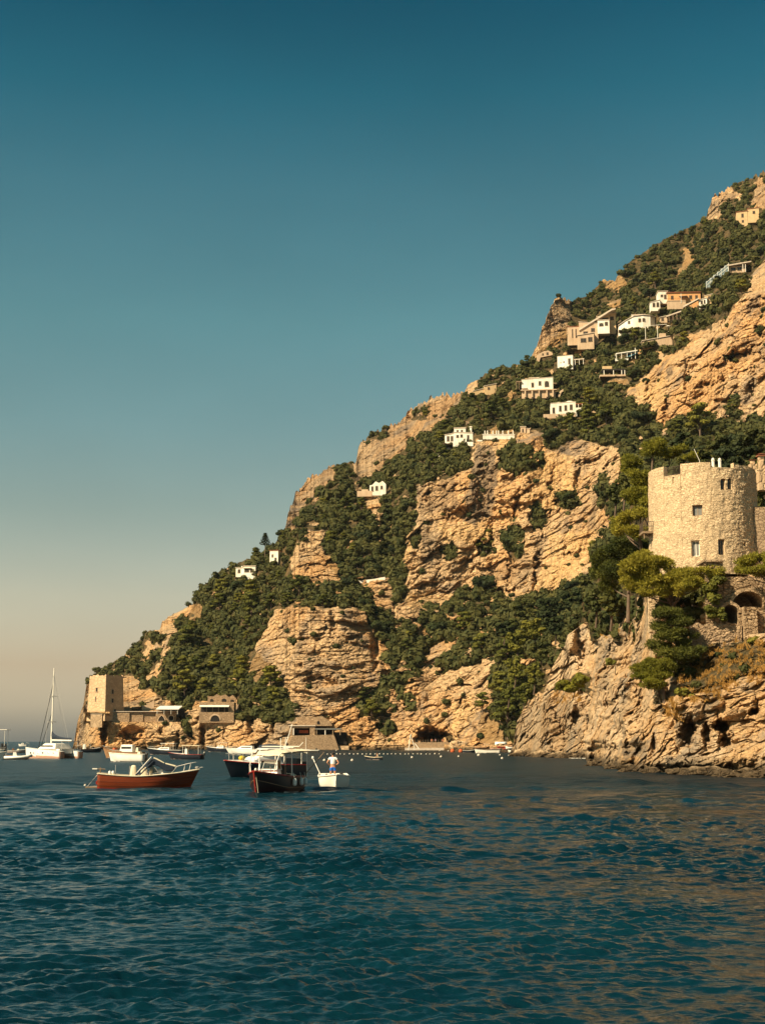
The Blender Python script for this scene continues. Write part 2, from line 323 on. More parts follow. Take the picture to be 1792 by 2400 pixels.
class Img:
    """coarse picture-space map of what grows where"""
    def __init__(s, x0, y0, x1, y1, st): s.x0, s.y0, s.st = x0, y0, st; s.X, s.Y = np.meshgrid(np.arange(x0, x1, st, dtype=float), np.arange(y0, y1, st, dtype=float)); s.a = np.zeros(s.X.shape)
    def fill(s, polys, v):
        for p in polys:
            xs = [q[0] for q in p]; ys = [q[1] for q in p]
            i0 = max(0, int((min(ys)-s.y0)/s.st)-1); i1 = int((max(ys)-s.y0)/s.st)+2; j0 = max(0, int((min(xs)-s.x0)/s.st)-1); j1 = int((max(xs)-s.x0)/s.st)+2
            if i1 <= 0 or j1 <= 0: continue
            w = s.a[i0:i1, j0:j1]; w[inpoly(s.X[i0:i1, j0:j1], s.Y[i0:i1, j0:j1], p)] = v
    def blur(s, n):
        for _ in range(n):
            p = np.pad(s.a, 1, 'edge'); s.a = (p[1:-1, 1:-1]*2+p[:-2, 1:-1]+p[2:, 1:-1]+p[1:-1, :-2]+p[1:-1, 2:])/6
    def get(s, px, py):
        x = np.clip((px-s.x0)/s.st, 0, s.a.shape[1]-1.001); y = np.clip((py-s.y0)/s.st, 0, s.a.shape[0]-1.001)
        i = y.astype(int); j = x.astype(int); fy = y-i; fx = x-j
        return (s.a[i, j]*(1-fx)+s.a[i, j+1]*fx)*(1-fy)+(s.a[i+1, j]*(1-fx)+s.a[i+1, j+1]*fx)*fy
veg = Img(140, 330, 1900, 1830, 2.); veg.a[:] = 1; veg.fill(ROCK, 0); veg.fill(GREEN, 1); soil = Img(140, 330, 1900, 1830, 2.); soil.fill(SOIL, 1)
veg.a *= 1-.85*soil.a; veg.blur(3); soil.blur(4)

# building sites on the mountain: name -> (x0, x1, ytop, ybase, forward metres)
SITES = {}
def site(n, x0, x1, y0, y1, fwd=1.0, f=Mdepth, D=None):
    D = D or D1(f, (x0+x1)/2, y1)-fwd; SITES[n] = (x0, x1, y0, y1, D); return D
site('house1', 552, 601, 1325, 1352, 4); site('house2', 631, 654, 1289, 1322, 4); site('villa', 1040, 1107, 998, 1038, 4)
site('villawall', 1131, 1205, 1014, 1029, 3); site('ruin', 838, 904, 1128, 1162, 5); site('house5', 1222, 1300, 884, 932, 6)
site('house6', 1289, 1350, 940, 972, 6); site('house7', 1305, 1366, 833, 862, 5); site('long', 1328, 1443, 756, 815, 12)
site('curved', 1450, 1534, 738, 772, 8); site('orange', 1541, 1641, 684, 724, 10); site('cottage', 1636, 1668, 686, 716, 4)
site('grey', 1703, 1758, 614, 638, 8); site('top', 1725, 1777, 489, 526, 5); site('ochre', 1109, 1163, 895, 925, 4)
site('pergola', 1442, 1495, 822, 841, 3); site('pavilion', 1406, 1464, 855, 880, 3); site('lower', 1545, 1594, 731, 755, 4); site('terr', 1505, 1574, 781, 809, 3)
site('old', 1256, 1294, 822, 850, 3); site('stower', 200, 282, 1586, 1668, 0, D=556); site('arches', 262, 432, 1668, 1692, 2)
site('rest', 468, 549, 1645, 1690, 5); site('ruinwall', 487, 553, 1629, 1645, 3); site('beach', 672, 814, 1678, 1753, 6)
site('chapel', 1219, 1240, 998, 1014, 3)

DENT_M = [(1012, 1732, 36, 24, 9), (1000, 1150, 6, 60, 5), (1072, 1100, 5, 45, 4), (1208, 1190, 5, 60, 4), (1256, 1330, 5, 60, 5), (1190, 1340, 5, 50, 3), (1335, 1300, 40, 5, 3), (1100, 1310, 50, 6, 4), (1150, 1250, 5, 45, 3.5), (1380, 1080, 40, 7, 4), (1420, 1110, 6, 50, 4), (1010, 1370, 60, 5, 3.5), (1350, 1130, 5, 70, 3), (1290, 1140, 4, 70, 2.5), (1625, 790, 50, 7, 4), (1700, 740, 7, 60, 5), (1740, 830, 50, 7, 5), (1560, 960, 7, 70, 6), (1660, 900, 60, 6, 4), (1760, 900, 7, 60, 5), (1610, 870, 6, 70, 4), (1520, 900, 6, 60, 5), (1770, 720, 30, 7, 4), (1700, 940, 40, 8, 4),
 (1010, 1728, 42, 24, 16), (752, 1598, 46, 17, 7), (1075, 1208, 44, 20, 6), (1132, 1140, 26, 72, 7), (1205, 1125, 40, 14, 4), (1215, 1165, 60, 22, -5), (905, 1590, 18, 24, 5),
 (1540, 905, 30, 30, 8), (1440, 1250, 30, 40, -4), (310, 1716, 34, 22, 6), (475, 1710, 8, 40, 7), (420, 1730, 6, 30, 4), (245, 1715, 10, 42, 7), (590, 1690, 12, 40, 7), (640, 1690, 8, 30, 5),
 (860, 1170, 18, 60, 6), (910, 1255, 20, 90, 8), (880, 1520, 14, 60, 6), (700, 1500, 60, 8, 2), (1250, 1330, 60, 8, 3), (1180, 1390, 50, 7, 4), (1130, 1330, 40, 6, 2.5), (1600, 860, 40, 10, 4), (1530, 960, 16, 50, 4), (1640, 930, 30, 12, 3),
 (780, 1450, 10, 60, 2.5), (690, 1560, 30, 6, 3), (820, 1500, 40, 5, 2), (1300, 1440, 70, 40, 6)]
DENT_N = [(1395, 1768, 19, 32, 7), (1485, 1756, 30, 21, 4), (1610, 1712, 26, 40, 3.5), (1690, 1702, 22, 18, 6), (1700, 1735, 20, 24, 5), (1655, 1720, 12, 36, 4), (1765, 1668, 14, 9, 3), (1530, 1745, 8, 26, 3), (1350, 1680, 14, 28, 5), (1300, 1735, 30, 24, 3.5),
 (1580, 1650, 40, 10, -2), (1560, 1620, 10, 50, 2), (1470, 1600, 5, 90, 1.8), (1500, 1660, 6, 60, 1.4), (1425, 1560, 6, 80, 2.2), (1620, 1785, 110, 16, -2.2), (1750, 1770, 40, 20, -2)]
def dents(L, px, py):
    r = 0; z0 = px*0
    n1 = fbm(px/14, py/14, z0, 1., 3)*.34; n2 = fbm(px/14, py/14, z0+8, 1., 3)*.34
    w1_ = 9*fbm(px/24, py/13, z0+2, 1., 3); w2_ = 9*fbm(px/13, py/24, z0+6, 1., 3); gd = .55+.75*sst(-.4, .5, fbm(px/10, py/10, z0+12, 1., 2))
    for cx, cy, rx, ry, d in L:
        if rx < 8: r = r+gd*d*(1-sst(.2, 1.15, np.sqrt(((px-cx+w1_+(py-cy)*.12)/(rx*1.5))**2+((py-cy)/ry)**2))); continue
        if ry < 8: r = r+gd*d*(1-sst(.2, 1.15, np.sqrt(((px-cx)/rx)**2+((py-cy+w2_+(px-cx)*.25*(cx > 950))/(ry*1.5))**2))); continue
        q = np.sqrt(((px-cx)/rx+n1)**2+((py-cy)/ry+n2)**2); r = r+d*(1-sst(.35, 1.1, q))
    return r

def make_sheet(name, fD, SIL, x0, x1, nx, nt, zbase, disp, back, jag, carve, m, vegf):
    pxs = np.concatenate([np.linspace(x0, x1, nx), x1+6*np.arange(1, 91)]); nx = len(pxs); sil = np.interp(pxs, [q[0] for q in SIL], [q[1] for q in SIL])
    n1 = pn(pxs/9., pxs*0+.5, pxs*0)*.6+pn(pxs/3.3, pxs*0+7.5, pxs*0)*.4
    b0 = fD(pxs, np.full(nx, 1815.)) if zbase is not None else None
    base = pyw(b0, zbase) if zbase is not None else np.interp(pxs, [1330, 1880], [1500, 1520])
    sil = sil-np.clip(pxs-1872, 0, 600)*(.35 if name == 'hills' else .05)
    if name == 'hills': cj = CRAG.get(pxs, sil+6); sil = sil+jag*n1*2*(1+1.6*cj)-cj*7*np.abs(pn(pxs/14., pxs*0+3.3, pxs*0))
    else: sil = sil+jag*n1*2
    sil = np.minimum(sil, base-1.5)
    t = np.linspace(0, 1, nt)[:, None]; PY = base[None]*(1-t)+sil[None]*t; PX = np.repeat(pxs[None], nt, 0)
    PXd = PX
    if name == 'cliff': mk_ = sst(1330, 1372, PX)*(1-sst(1470, 1540, PX)); PXd = PX+mk_*(-(1785-PY)*.13+12*fbm(PX/70, PY/45, PX*0, 1., 3)+3*pn(PX/9, PY/9, PX*0))
    D = fD(PXd, PY); X, Y, Z = [a.astype(np.float32) for a in at(PX, PY, D)]
    wx = fbm(PX/22, PY/22, PX*0, 1., 3)*9; wy = fbm(PX/22, PY/22, PX*0+9, 1., 3)*9
    V = vegf(PX+wx, PY+wy)
    if name == 'hills': V = V*(1-.95*(.35+.65*sst(640, 900, PY))*sst(.42, .62, fbm(PX/26, PY/20, PX*0+4, 1., 3)+.26*sst(1300, 1480, PY)*sst(800, 900, PX)))
    d = disp(PX, PY, X, Y, Z, V)
    D = D-d
    for (a, b, yt, yb, Dh) in carve:
        w = sst(a-5, a, PX)*(1-sst(b, b+5, PX)); up = (PY < yb) & (PY > yt-3)
        D = np.where(up & (w > .5), np.maximum(D, Dh+3.5), D)
        FB = 26 if D.mean() > 300 else 8; fl = (PY >= yb) & (PY < yb+FB); k = w*(1-sst(yb+3, yb+FB, PY)); D = np.where(fl, D*(1-k)+(Dh-.8)*k, D)
    X, Y, Z = at(PX, PY, D)
    B = []
    for dd, dz in back: B.append((X[-1]*(1+dd/D[-1]), Y[-1]+dd, Z[-1]+dz))
    X = np.vstack([X]+[q[0][None] for q in B]); Y = np.vstack([Y]+[q[1][None] for q in B]); Z = np.vstack([Z]+[q[2][None] for q in B])
    n = X.shape[0]; idx = np.arange(n*nx).reshape(n, nx)
    F = np.stack([idx[:-1, :-1], idx[:-1, 1:], idx[1:, 1:], idx[1:, :-1]], -1).reshape(-1, 4)
    o = npmesh(name, np.stack([X, Y, Z], -1).reshape(-1, 3), F, m, smooth=False)
    a = o.data.attributes.new('veg', 'FLOAT', 'POINT'); vv = np.vstack([V]+[V[-1:]]*len(back)); a.data.foreach_set('value', vv.ravel().astype(np.float32))
    a = o.data.attributes.new('soil', 'FLOAT', 'POINT'); ss = soil.get(PX+wx, PY+wy); ss = np.vstack([ss]+[ss[-1:]]*len(back)); a.data.foreach_set('value', ss.ravel().astype(np.float32))
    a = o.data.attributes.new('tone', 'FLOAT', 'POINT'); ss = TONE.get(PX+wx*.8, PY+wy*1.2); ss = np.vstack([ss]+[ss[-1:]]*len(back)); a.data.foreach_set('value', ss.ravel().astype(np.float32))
    return o, PX, PY, X[:nt], Y[:nt], Z[:nt], V

def strata(X, Z, ang, per, warp, seed):
    s = (Z*np.cos(ang)-X*np.sin(ang)); tt = s/per+warp+seed; k = np.floor(tt); f = tt-k
    amp = .35+1.0*_rnd[(k.astype(np.int32)*37+seed*91) & 1023, 1]
    return amp*(1-f)*sst(0, .10, f)
TONE = Img(140, 330, 1900, 1830, 2.)   # mineral colour and painted shade of the faces: -1 dark grey water stain and hollow shade .. +1 fresh golden rock
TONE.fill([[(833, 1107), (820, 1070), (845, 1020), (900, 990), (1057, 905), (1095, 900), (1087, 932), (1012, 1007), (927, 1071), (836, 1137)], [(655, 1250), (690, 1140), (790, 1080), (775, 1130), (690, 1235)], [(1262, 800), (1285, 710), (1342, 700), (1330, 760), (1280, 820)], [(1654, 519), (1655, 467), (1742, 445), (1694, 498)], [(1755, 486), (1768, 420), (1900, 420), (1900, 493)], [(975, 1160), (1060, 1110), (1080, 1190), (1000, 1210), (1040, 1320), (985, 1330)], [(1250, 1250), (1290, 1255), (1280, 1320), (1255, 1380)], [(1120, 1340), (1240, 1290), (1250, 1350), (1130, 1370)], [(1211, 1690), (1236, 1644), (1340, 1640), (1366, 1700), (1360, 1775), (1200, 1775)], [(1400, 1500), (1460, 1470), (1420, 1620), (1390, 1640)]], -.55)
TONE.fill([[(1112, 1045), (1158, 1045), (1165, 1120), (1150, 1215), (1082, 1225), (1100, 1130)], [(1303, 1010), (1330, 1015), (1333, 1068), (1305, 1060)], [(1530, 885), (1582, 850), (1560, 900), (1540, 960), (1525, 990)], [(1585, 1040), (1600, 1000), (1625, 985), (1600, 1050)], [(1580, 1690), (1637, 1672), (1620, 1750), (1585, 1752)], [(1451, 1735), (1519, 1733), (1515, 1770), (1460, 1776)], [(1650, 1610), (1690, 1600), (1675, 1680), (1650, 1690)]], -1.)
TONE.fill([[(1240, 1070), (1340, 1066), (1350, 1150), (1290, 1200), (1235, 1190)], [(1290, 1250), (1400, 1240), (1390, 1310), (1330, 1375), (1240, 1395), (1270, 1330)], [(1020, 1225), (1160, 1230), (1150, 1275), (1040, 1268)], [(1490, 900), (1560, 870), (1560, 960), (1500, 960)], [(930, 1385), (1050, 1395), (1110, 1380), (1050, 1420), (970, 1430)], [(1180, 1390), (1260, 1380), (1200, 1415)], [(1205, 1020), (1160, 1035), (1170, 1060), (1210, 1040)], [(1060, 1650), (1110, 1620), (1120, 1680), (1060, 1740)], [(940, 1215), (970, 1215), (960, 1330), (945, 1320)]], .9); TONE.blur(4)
CRAG = Img(140, 330, 1900, 1830, 4.); CRAG.fill([[(833, 1117), (810, 1070), (845, 1000), (900, 970), (1057, 885), (1115, 880), (1087, 932), (1012, 1007), (927, 1071), (836, 1137)], [(650, 1250), (680, 1120), (790, 1060), (785, 1130), (690, 1240)], [(1250, 800), (1275, 700), (1342, 680), (1330, 760), (1280, 820)], [(1640, 519), (1645, 440), (1742, 415), (1694, 498)], [(1755, 486), (1768, 380), (1900, 340), (1900, 493)]], 1.); CRAG.blur(2)
PLAIN = Img(140, 330, 1900, 1830, 4.)   # smooth sheer faces
PLAIN.fill([[(1230, 1060), (1340, 1050), (1350, 1160), (1290, 1200), (1240, 1160)], [(1290, 1250), (1400, 1230), (1390, 1300), (1330, 1370), (1240, 1390), (1250, 1300)], [(1010, 1210), (1160, 1220), (1170, 1290), (1080, 1280), (1000, 1260)], [(1640, 880), (1690, 870), (1690, 960), (1640, 970)], [(1105, 1060), (1165, 1060), (1160, 1210), (1110, 1200)], [(1180, 1380), (1260, 1380), (1200, 1415)]], 1.); PLAIN.blur(3)
def fac(X, Y, Z, sc, sd):
    b, c = blocks(((X+.35*Y)/sc).astype(np.float32), ((Z+.25*Y-.2*X)/(sc*.75)).astype(np.float32), sd, 1.8); return b-.5*(1-sst(0, .1, c))
def mfield(X, Y, Z, ang, wu, wp, patch):
    u = (X*np.cos(ang)+Z*np.sin(ang)); v = (Z*np.cos(ang)-X*np.sin(ang))
    st = strata(X, Z, ang, 8.5, wp, 1)*2.0*(.3+patch)+strata(X, Z, ang, 3.1, wp*2.2, 5)*.85*(.4+.6*patch)
    b1, c1 = blocks((u/14+wu*.25).astype(np.float32), (v/7+wu*.25).astype(np.float32), 3, 1.5)
    b2, c2 = blocks((u/5.2+wu*.3).astype(np.float32), (v/2.4+wu*.3).astype(np.float32), 9, 1.4)
    return st, b1*2.0-1.0*(1-sst(.0, .12, c1)), b2*.75-.4*(1-sst(0, .12, c2))
def disp_M(PX, PY, X, Y, Z, V):
    w2 = sst(900, 980, PX)*(1-sst(1450, 1540, PX)); w3 = sst(1450, 1540, PX); w1 = 1-w2-w3
    rock = 1-V; pl = PLAIN.get(PX, PY)
    big = fbm(X, Y, Z, 75., 3)*7+ridge(X, Y, Z*.45, 34., 3)*2.6
    wp = fbm(X, Y, Z, 30., 3)*.9; patch = sst(-.1, .5, fbm(X+99, Y, Z, 45., 2)); wu = fbm(X, Y+31, Z, 9., 2); st = 0; B1 = 0; B2 = 0
    for w, a in ((w1, R(2)), (w2, R(25)), (w3, R(36))):
        q = mfield(X, Y, Z, a, wu, wp, patch); st = st+w*q[0]; B1 = B1+w*q[1]; B2 = B2+w*q[2]
    fl = ridge(X, Y, Z*.16, 13., 2)*1.3*(1-patch); flu = ridge(X, Y, Z*.06, 7., 2)*.9*pl
    r = big+rock*(st*(1-.8*pl)+B1*(1-.6*pl)+B2*(1-.7*pl)+fl+flu+ridge(X, Y, Z, 3.2, 3)*.18*(1-.5*pl)+fac(X, Y, Z, 2.3, 61)*.42*(1-.5*pl)+fac(X, Y, Z, 1.2, 63)*.16)+V*(fbm(X, Y, Z, 8., 3)*1.2)
    cg = CRAG.get(PX, PY); r = r+cg*rock*(ridge(X, Y*.5, Z*.18, 15., 3)*3.4-1.5)
    lay = w1*rock*sst(590, 650, PX)*(PY > 1380); r = r-lay*(B1*.5+ridge(X, Y, Z*.45, 34., 3)*1.3)+lay*strata(X, Z, R(1.5), 1.7, wp*.5, 7)*.75
    edge = sst(165, 190, PX)
    return r*(.4+.6*edge)-dents(DENT_M, PX, PY)-2.5*V
def disp_N(PX, PY, X, Y, Z, V):
    w2 = sst(1540, 1680, PX+(PY-1600)*.25); big = fbm(X, Y, Z, 26., 3)*2.4+ridge(X, Y, Z*.5, 11., 3)*1.5+ridge(X+7, Y, Z*.7, 4.5, 2)*.6
    wu = fbm(X, Y+31, Z, 3., 2); wq = fbm(X, Y, Z, 9., 3)*.8; S_ = 0
    for w, a in ((1-w2, R(64)), (w2, R(12))):
        u = (X*np.cos(a)+Z*np.sin(a)); v = (Z*np.cos(a)-X*np.sin(a))
        b1, c1 = blocks((u/4.2+wu*.25).astype(np.float32), (v/2.2+wu*.25).astype(np.float32), 21, 1.5); b2, c2 = blocks((u/1.5+wu*.3).astype(np.float32), (v/.85+wu*.3).astype(np.float32), 29, 1.3)
        S_ = S_+w*(strata(X, Z, a, 2.6, wq, 3)*.7+b1*1.15+b2*.45-.7*(1-sst(0, .13, c1))-.2*(1-sst(0, .1, c2)))
    fl = ridge(X, Y, Z*.22, 5., 3)*.8; boul = sst(1330, 1375, PX)
    b1, c1 = blocks((X/4.6+wu*.3).astype(np.float32), (Z/3.6+wu*.3).astype(np.float32), 33, 1.2)
    r = big+(S_+fl+ridge(X, Y, Z, 1.2, 3)*.12+fac(X, Y, Z, .75, 71)*.20+fac(X, Y, Z, .34, 73)*.07)*(1-.5*V)
    r2 = fbm(X, Y, Z, 14., 3)*2+b1*1.5-1.2*(1-sst(0, .12, c1))+ridge(X, Y, Z, 2., 3)*.35+fac(X, Y, Z, 1.5, 75)*.45+fac(X, Y, Z, .6, 77)*.15
    low = sst(1.2, .2, Z)*.9
    return r*boul+r2*(1-boul)*1.3-dents(DENT_N, PX, PY)-low
def disp_K(PX, PY, X, Y, Z, V): return fbm(X, Y, Z, 20., 4)*3

def rock_mat(name, S, tan, grey, ochre, wet, bd):
    """S = size in metres of the coarse features"""
    m = bpy.data.materials.new(name); nt = nodes(m); N = nt.nodes; L = nt.links
    out = N.new('ShaderNodeOutputMaterial'); b = N.new('ShaderNodeBsdfPrincipled'); b.inputs['Roughness'].default_value = .92; b.inputs['Specular IOR Level'].default_value = .12
    tc = N.new('ShaderNodeTexCoord')
    def noise(scale, det, stretch=(1, 1, 1), rough=.6):
        mp = N.new('ShaderNodeMapping'); mp.inputs['Scale'].default_value = stretch; L.new(tc.outputs['Object'], mp.inputs[0])
        n = N.new('ShaderNodeTexNoise'); n.inputs['Scale'].default_value = scale; n.inputs['Detail'].default_value = det; n.inputs['Roughness'].default_value = rough
        L.new(mp.outputs[0], n.inputs['Vector']); return n.outputs[0]
    def ramp(x, a, b_, lo=0., hi=1.):
        r = N.new('ShaderNodeMapRange'); r.inputs[1].default_value = a; r.inputs[2].default_value = b_; r.inputs[3].default_value = lo; r.inputs[4].default_value = hi
        r.interpolation_type = 'SMOOTHSTEP'; L.new(x, r.inputs[0]); return r.outputs[0]
    def mix(f, a, b_, mode='MIX'):
        x = N.new('ShaderNodeMix'); x.data_type = 'RGBA'; x.blend_type = mode
        for i, s in ((0, f), (6, a), (7, b_)):
            if isinstance(s, (tuple, float, int)): x.inputs[i].default_value = s if i == 0 else (*s, 1)
            else: L.new(s, x.inputs[i])
        return x.outputs[2]
    def attr(n):
        a = N.new('ShaderNodeAttribute'); a.attribute_name = n; return a.outputs['Fac']
    c = mix(ramp(noise(1/S, 5), .42, .60), tan, ochre)
    c = mix(ramp(noise(1.3/S, 6, (1, 1, .3), .7), .50, .64, 0, .85), c, grey)
    c = mix(ramp(noise(4./S, 6, (1, 1, .12), .7), .52, .72, 0, .55), c, tuple(x*.55 for x in grey))
    c = mix(ramp(noise(14/S, 8, (1, 1, 1), .75), .25, .75), c, c) if False else c
    stk = noise(9./S, 5, (1, 1, .05), .7)
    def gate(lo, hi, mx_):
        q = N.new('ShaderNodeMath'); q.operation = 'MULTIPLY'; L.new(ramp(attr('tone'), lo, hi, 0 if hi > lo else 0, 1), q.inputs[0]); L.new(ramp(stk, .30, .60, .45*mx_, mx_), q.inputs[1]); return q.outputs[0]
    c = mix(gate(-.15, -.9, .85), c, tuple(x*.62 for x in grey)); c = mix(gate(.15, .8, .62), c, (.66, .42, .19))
    v1 = ramp(noise(16/S, 8, (1, 1, 1.6), .8), .30, .70, .60, 1.42)
    vc = N.new('ShaderNodeCombineColor'); [L.new(v1, vc.inputs[i]) for i in range(3)]
    c = mix(1., c, vc.outputs[0], 'MULTIPLY')
    c = mix(ramp(attr('soil'), .2, .8, 0, .7), c, (.27, .16, .06))
    sv = mix(ramp(noise(5/S, 5), .4, .6), (.035, .034, .014), (.12, .08, .035))
    c = mix(ramp(attr('veg'), .35, .7, 0, .92), c, sv)
    geo = N.new('ShaderNodeNewGeometry'); sp = N.new('ShaderNodeSeparateXYZ'); L.new(geo.outputs['Position'], sp.inputs[0])
    ad = N.new('ShaderNodeMath'); ad.operation = 'MULTIPLY_ADD'; L.new(noise(3/S, 4), ad.inputs[0]); ad.inputs[1].default_value = -wet*1.2; L.new(sp.outputs[2], ad.inputs[2])
    c = mix(ramp(ad.outputs[0], -wet*.35, wet*.5, .88, 0), c, (.035, .026, .016))
    L.new(c, b.inputs['Base Color'])
    h = N.new('ShaderNodeMath'); h.operation = 'ADD'; L.new(noise(18/S, 9, (1, 1, 1.5), .72), h.inputs[0])
    vo = N.new('ShaderNodeTexVoronoi'); vo.feature = 'DISTANCE_TO_EDGE'; vo.inputs['Scale'].default_value = 9/S
    dn = N.new('ShaderNodeTexNoise'); dn.inputs['Scale'].default_value = 9/S; dn.inputs['Detail'].default_value = 4; L.new(tc.outputs['Object'], dn.inputs['Vector'])
    mx = N.new('ShaderNodeVectorMath'); mx.operation = 'MULTIPLY_ADD'; L.new(dn.outputs['Color'], mx.inputs[0]); mx.inputs[1].default_value = (S*.12,)*3; L.new(tc.outputs['Object'], mx.inputs[2])
    L.new(mx.outputs[0], vo.inputs['Vector']); L.new(ramp(vo.outputs[0], 0, .08, 0, .35), h.inputs[1])
    bp = N.new('ShaderNodeBump'); bp.inputs['Strength'].default_value = 1.; bp.inputs['Distance'].default_value = bd; L.new(h.outputs[0], bp.inputs['Height']); L.new(bp.outputs[0], b.inputs['Normal'])
    L.new(b.outputs[0], out.inputs[0]); return m
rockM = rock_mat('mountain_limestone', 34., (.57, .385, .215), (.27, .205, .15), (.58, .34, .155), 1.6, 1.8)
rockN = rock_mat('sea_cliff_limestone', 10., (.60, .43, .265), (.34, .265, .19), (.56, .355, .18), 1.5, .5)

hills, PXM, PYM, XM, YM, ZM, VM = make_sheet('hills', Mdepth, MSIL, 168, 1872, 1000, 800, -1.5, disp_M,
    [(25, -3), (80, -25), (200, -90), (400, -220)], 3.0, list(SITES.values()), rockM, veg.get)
tag(hills, 'steep limestone mountainside with sunlit cliffs and green slopes rising from the sea', 'mountain', kind='structure')
nveg = Img(1180, 1280, 1900, 1830, 2.); nveg.fill(NGREEN, 1); nveg.a += (nveg.Y < 1400)*(nveg.X < 1640)*.8; nveg.a = np.minimum(nveg.a, 1); nveg.blur(4)
NCARVE = [(1518, 1784, 1300, 1326, 153.), (1652, 1900, 1330, 1480, 147.), (1522, 1542, 1385, 1452, 156.), (1618, 1740, 1460, 1500, 146.5)]
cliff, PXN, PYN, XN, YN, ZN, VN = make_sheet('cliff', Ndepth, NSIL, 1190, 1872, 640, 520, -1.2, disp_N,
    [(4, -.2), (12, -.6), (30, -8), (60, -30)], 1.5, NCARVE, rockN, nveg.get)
tag(cliff, 'rugged sea cliff of fluted pale rock below the round tower', 'cliff', kind='structure')
terr, PXK, PYK, XK, YK, ZK, VK = make_sheet('terrain', Kdepth, KSIL, 1330, 1872, 160, 120, None, disp_K,
    [(10, -2), (30, -10), (60, -40)], 1., [], rockM, lambda a, b: a*0+1.)
tag(terr, 'wooded hillside behind the round tower', 'hillside', kind='structure')
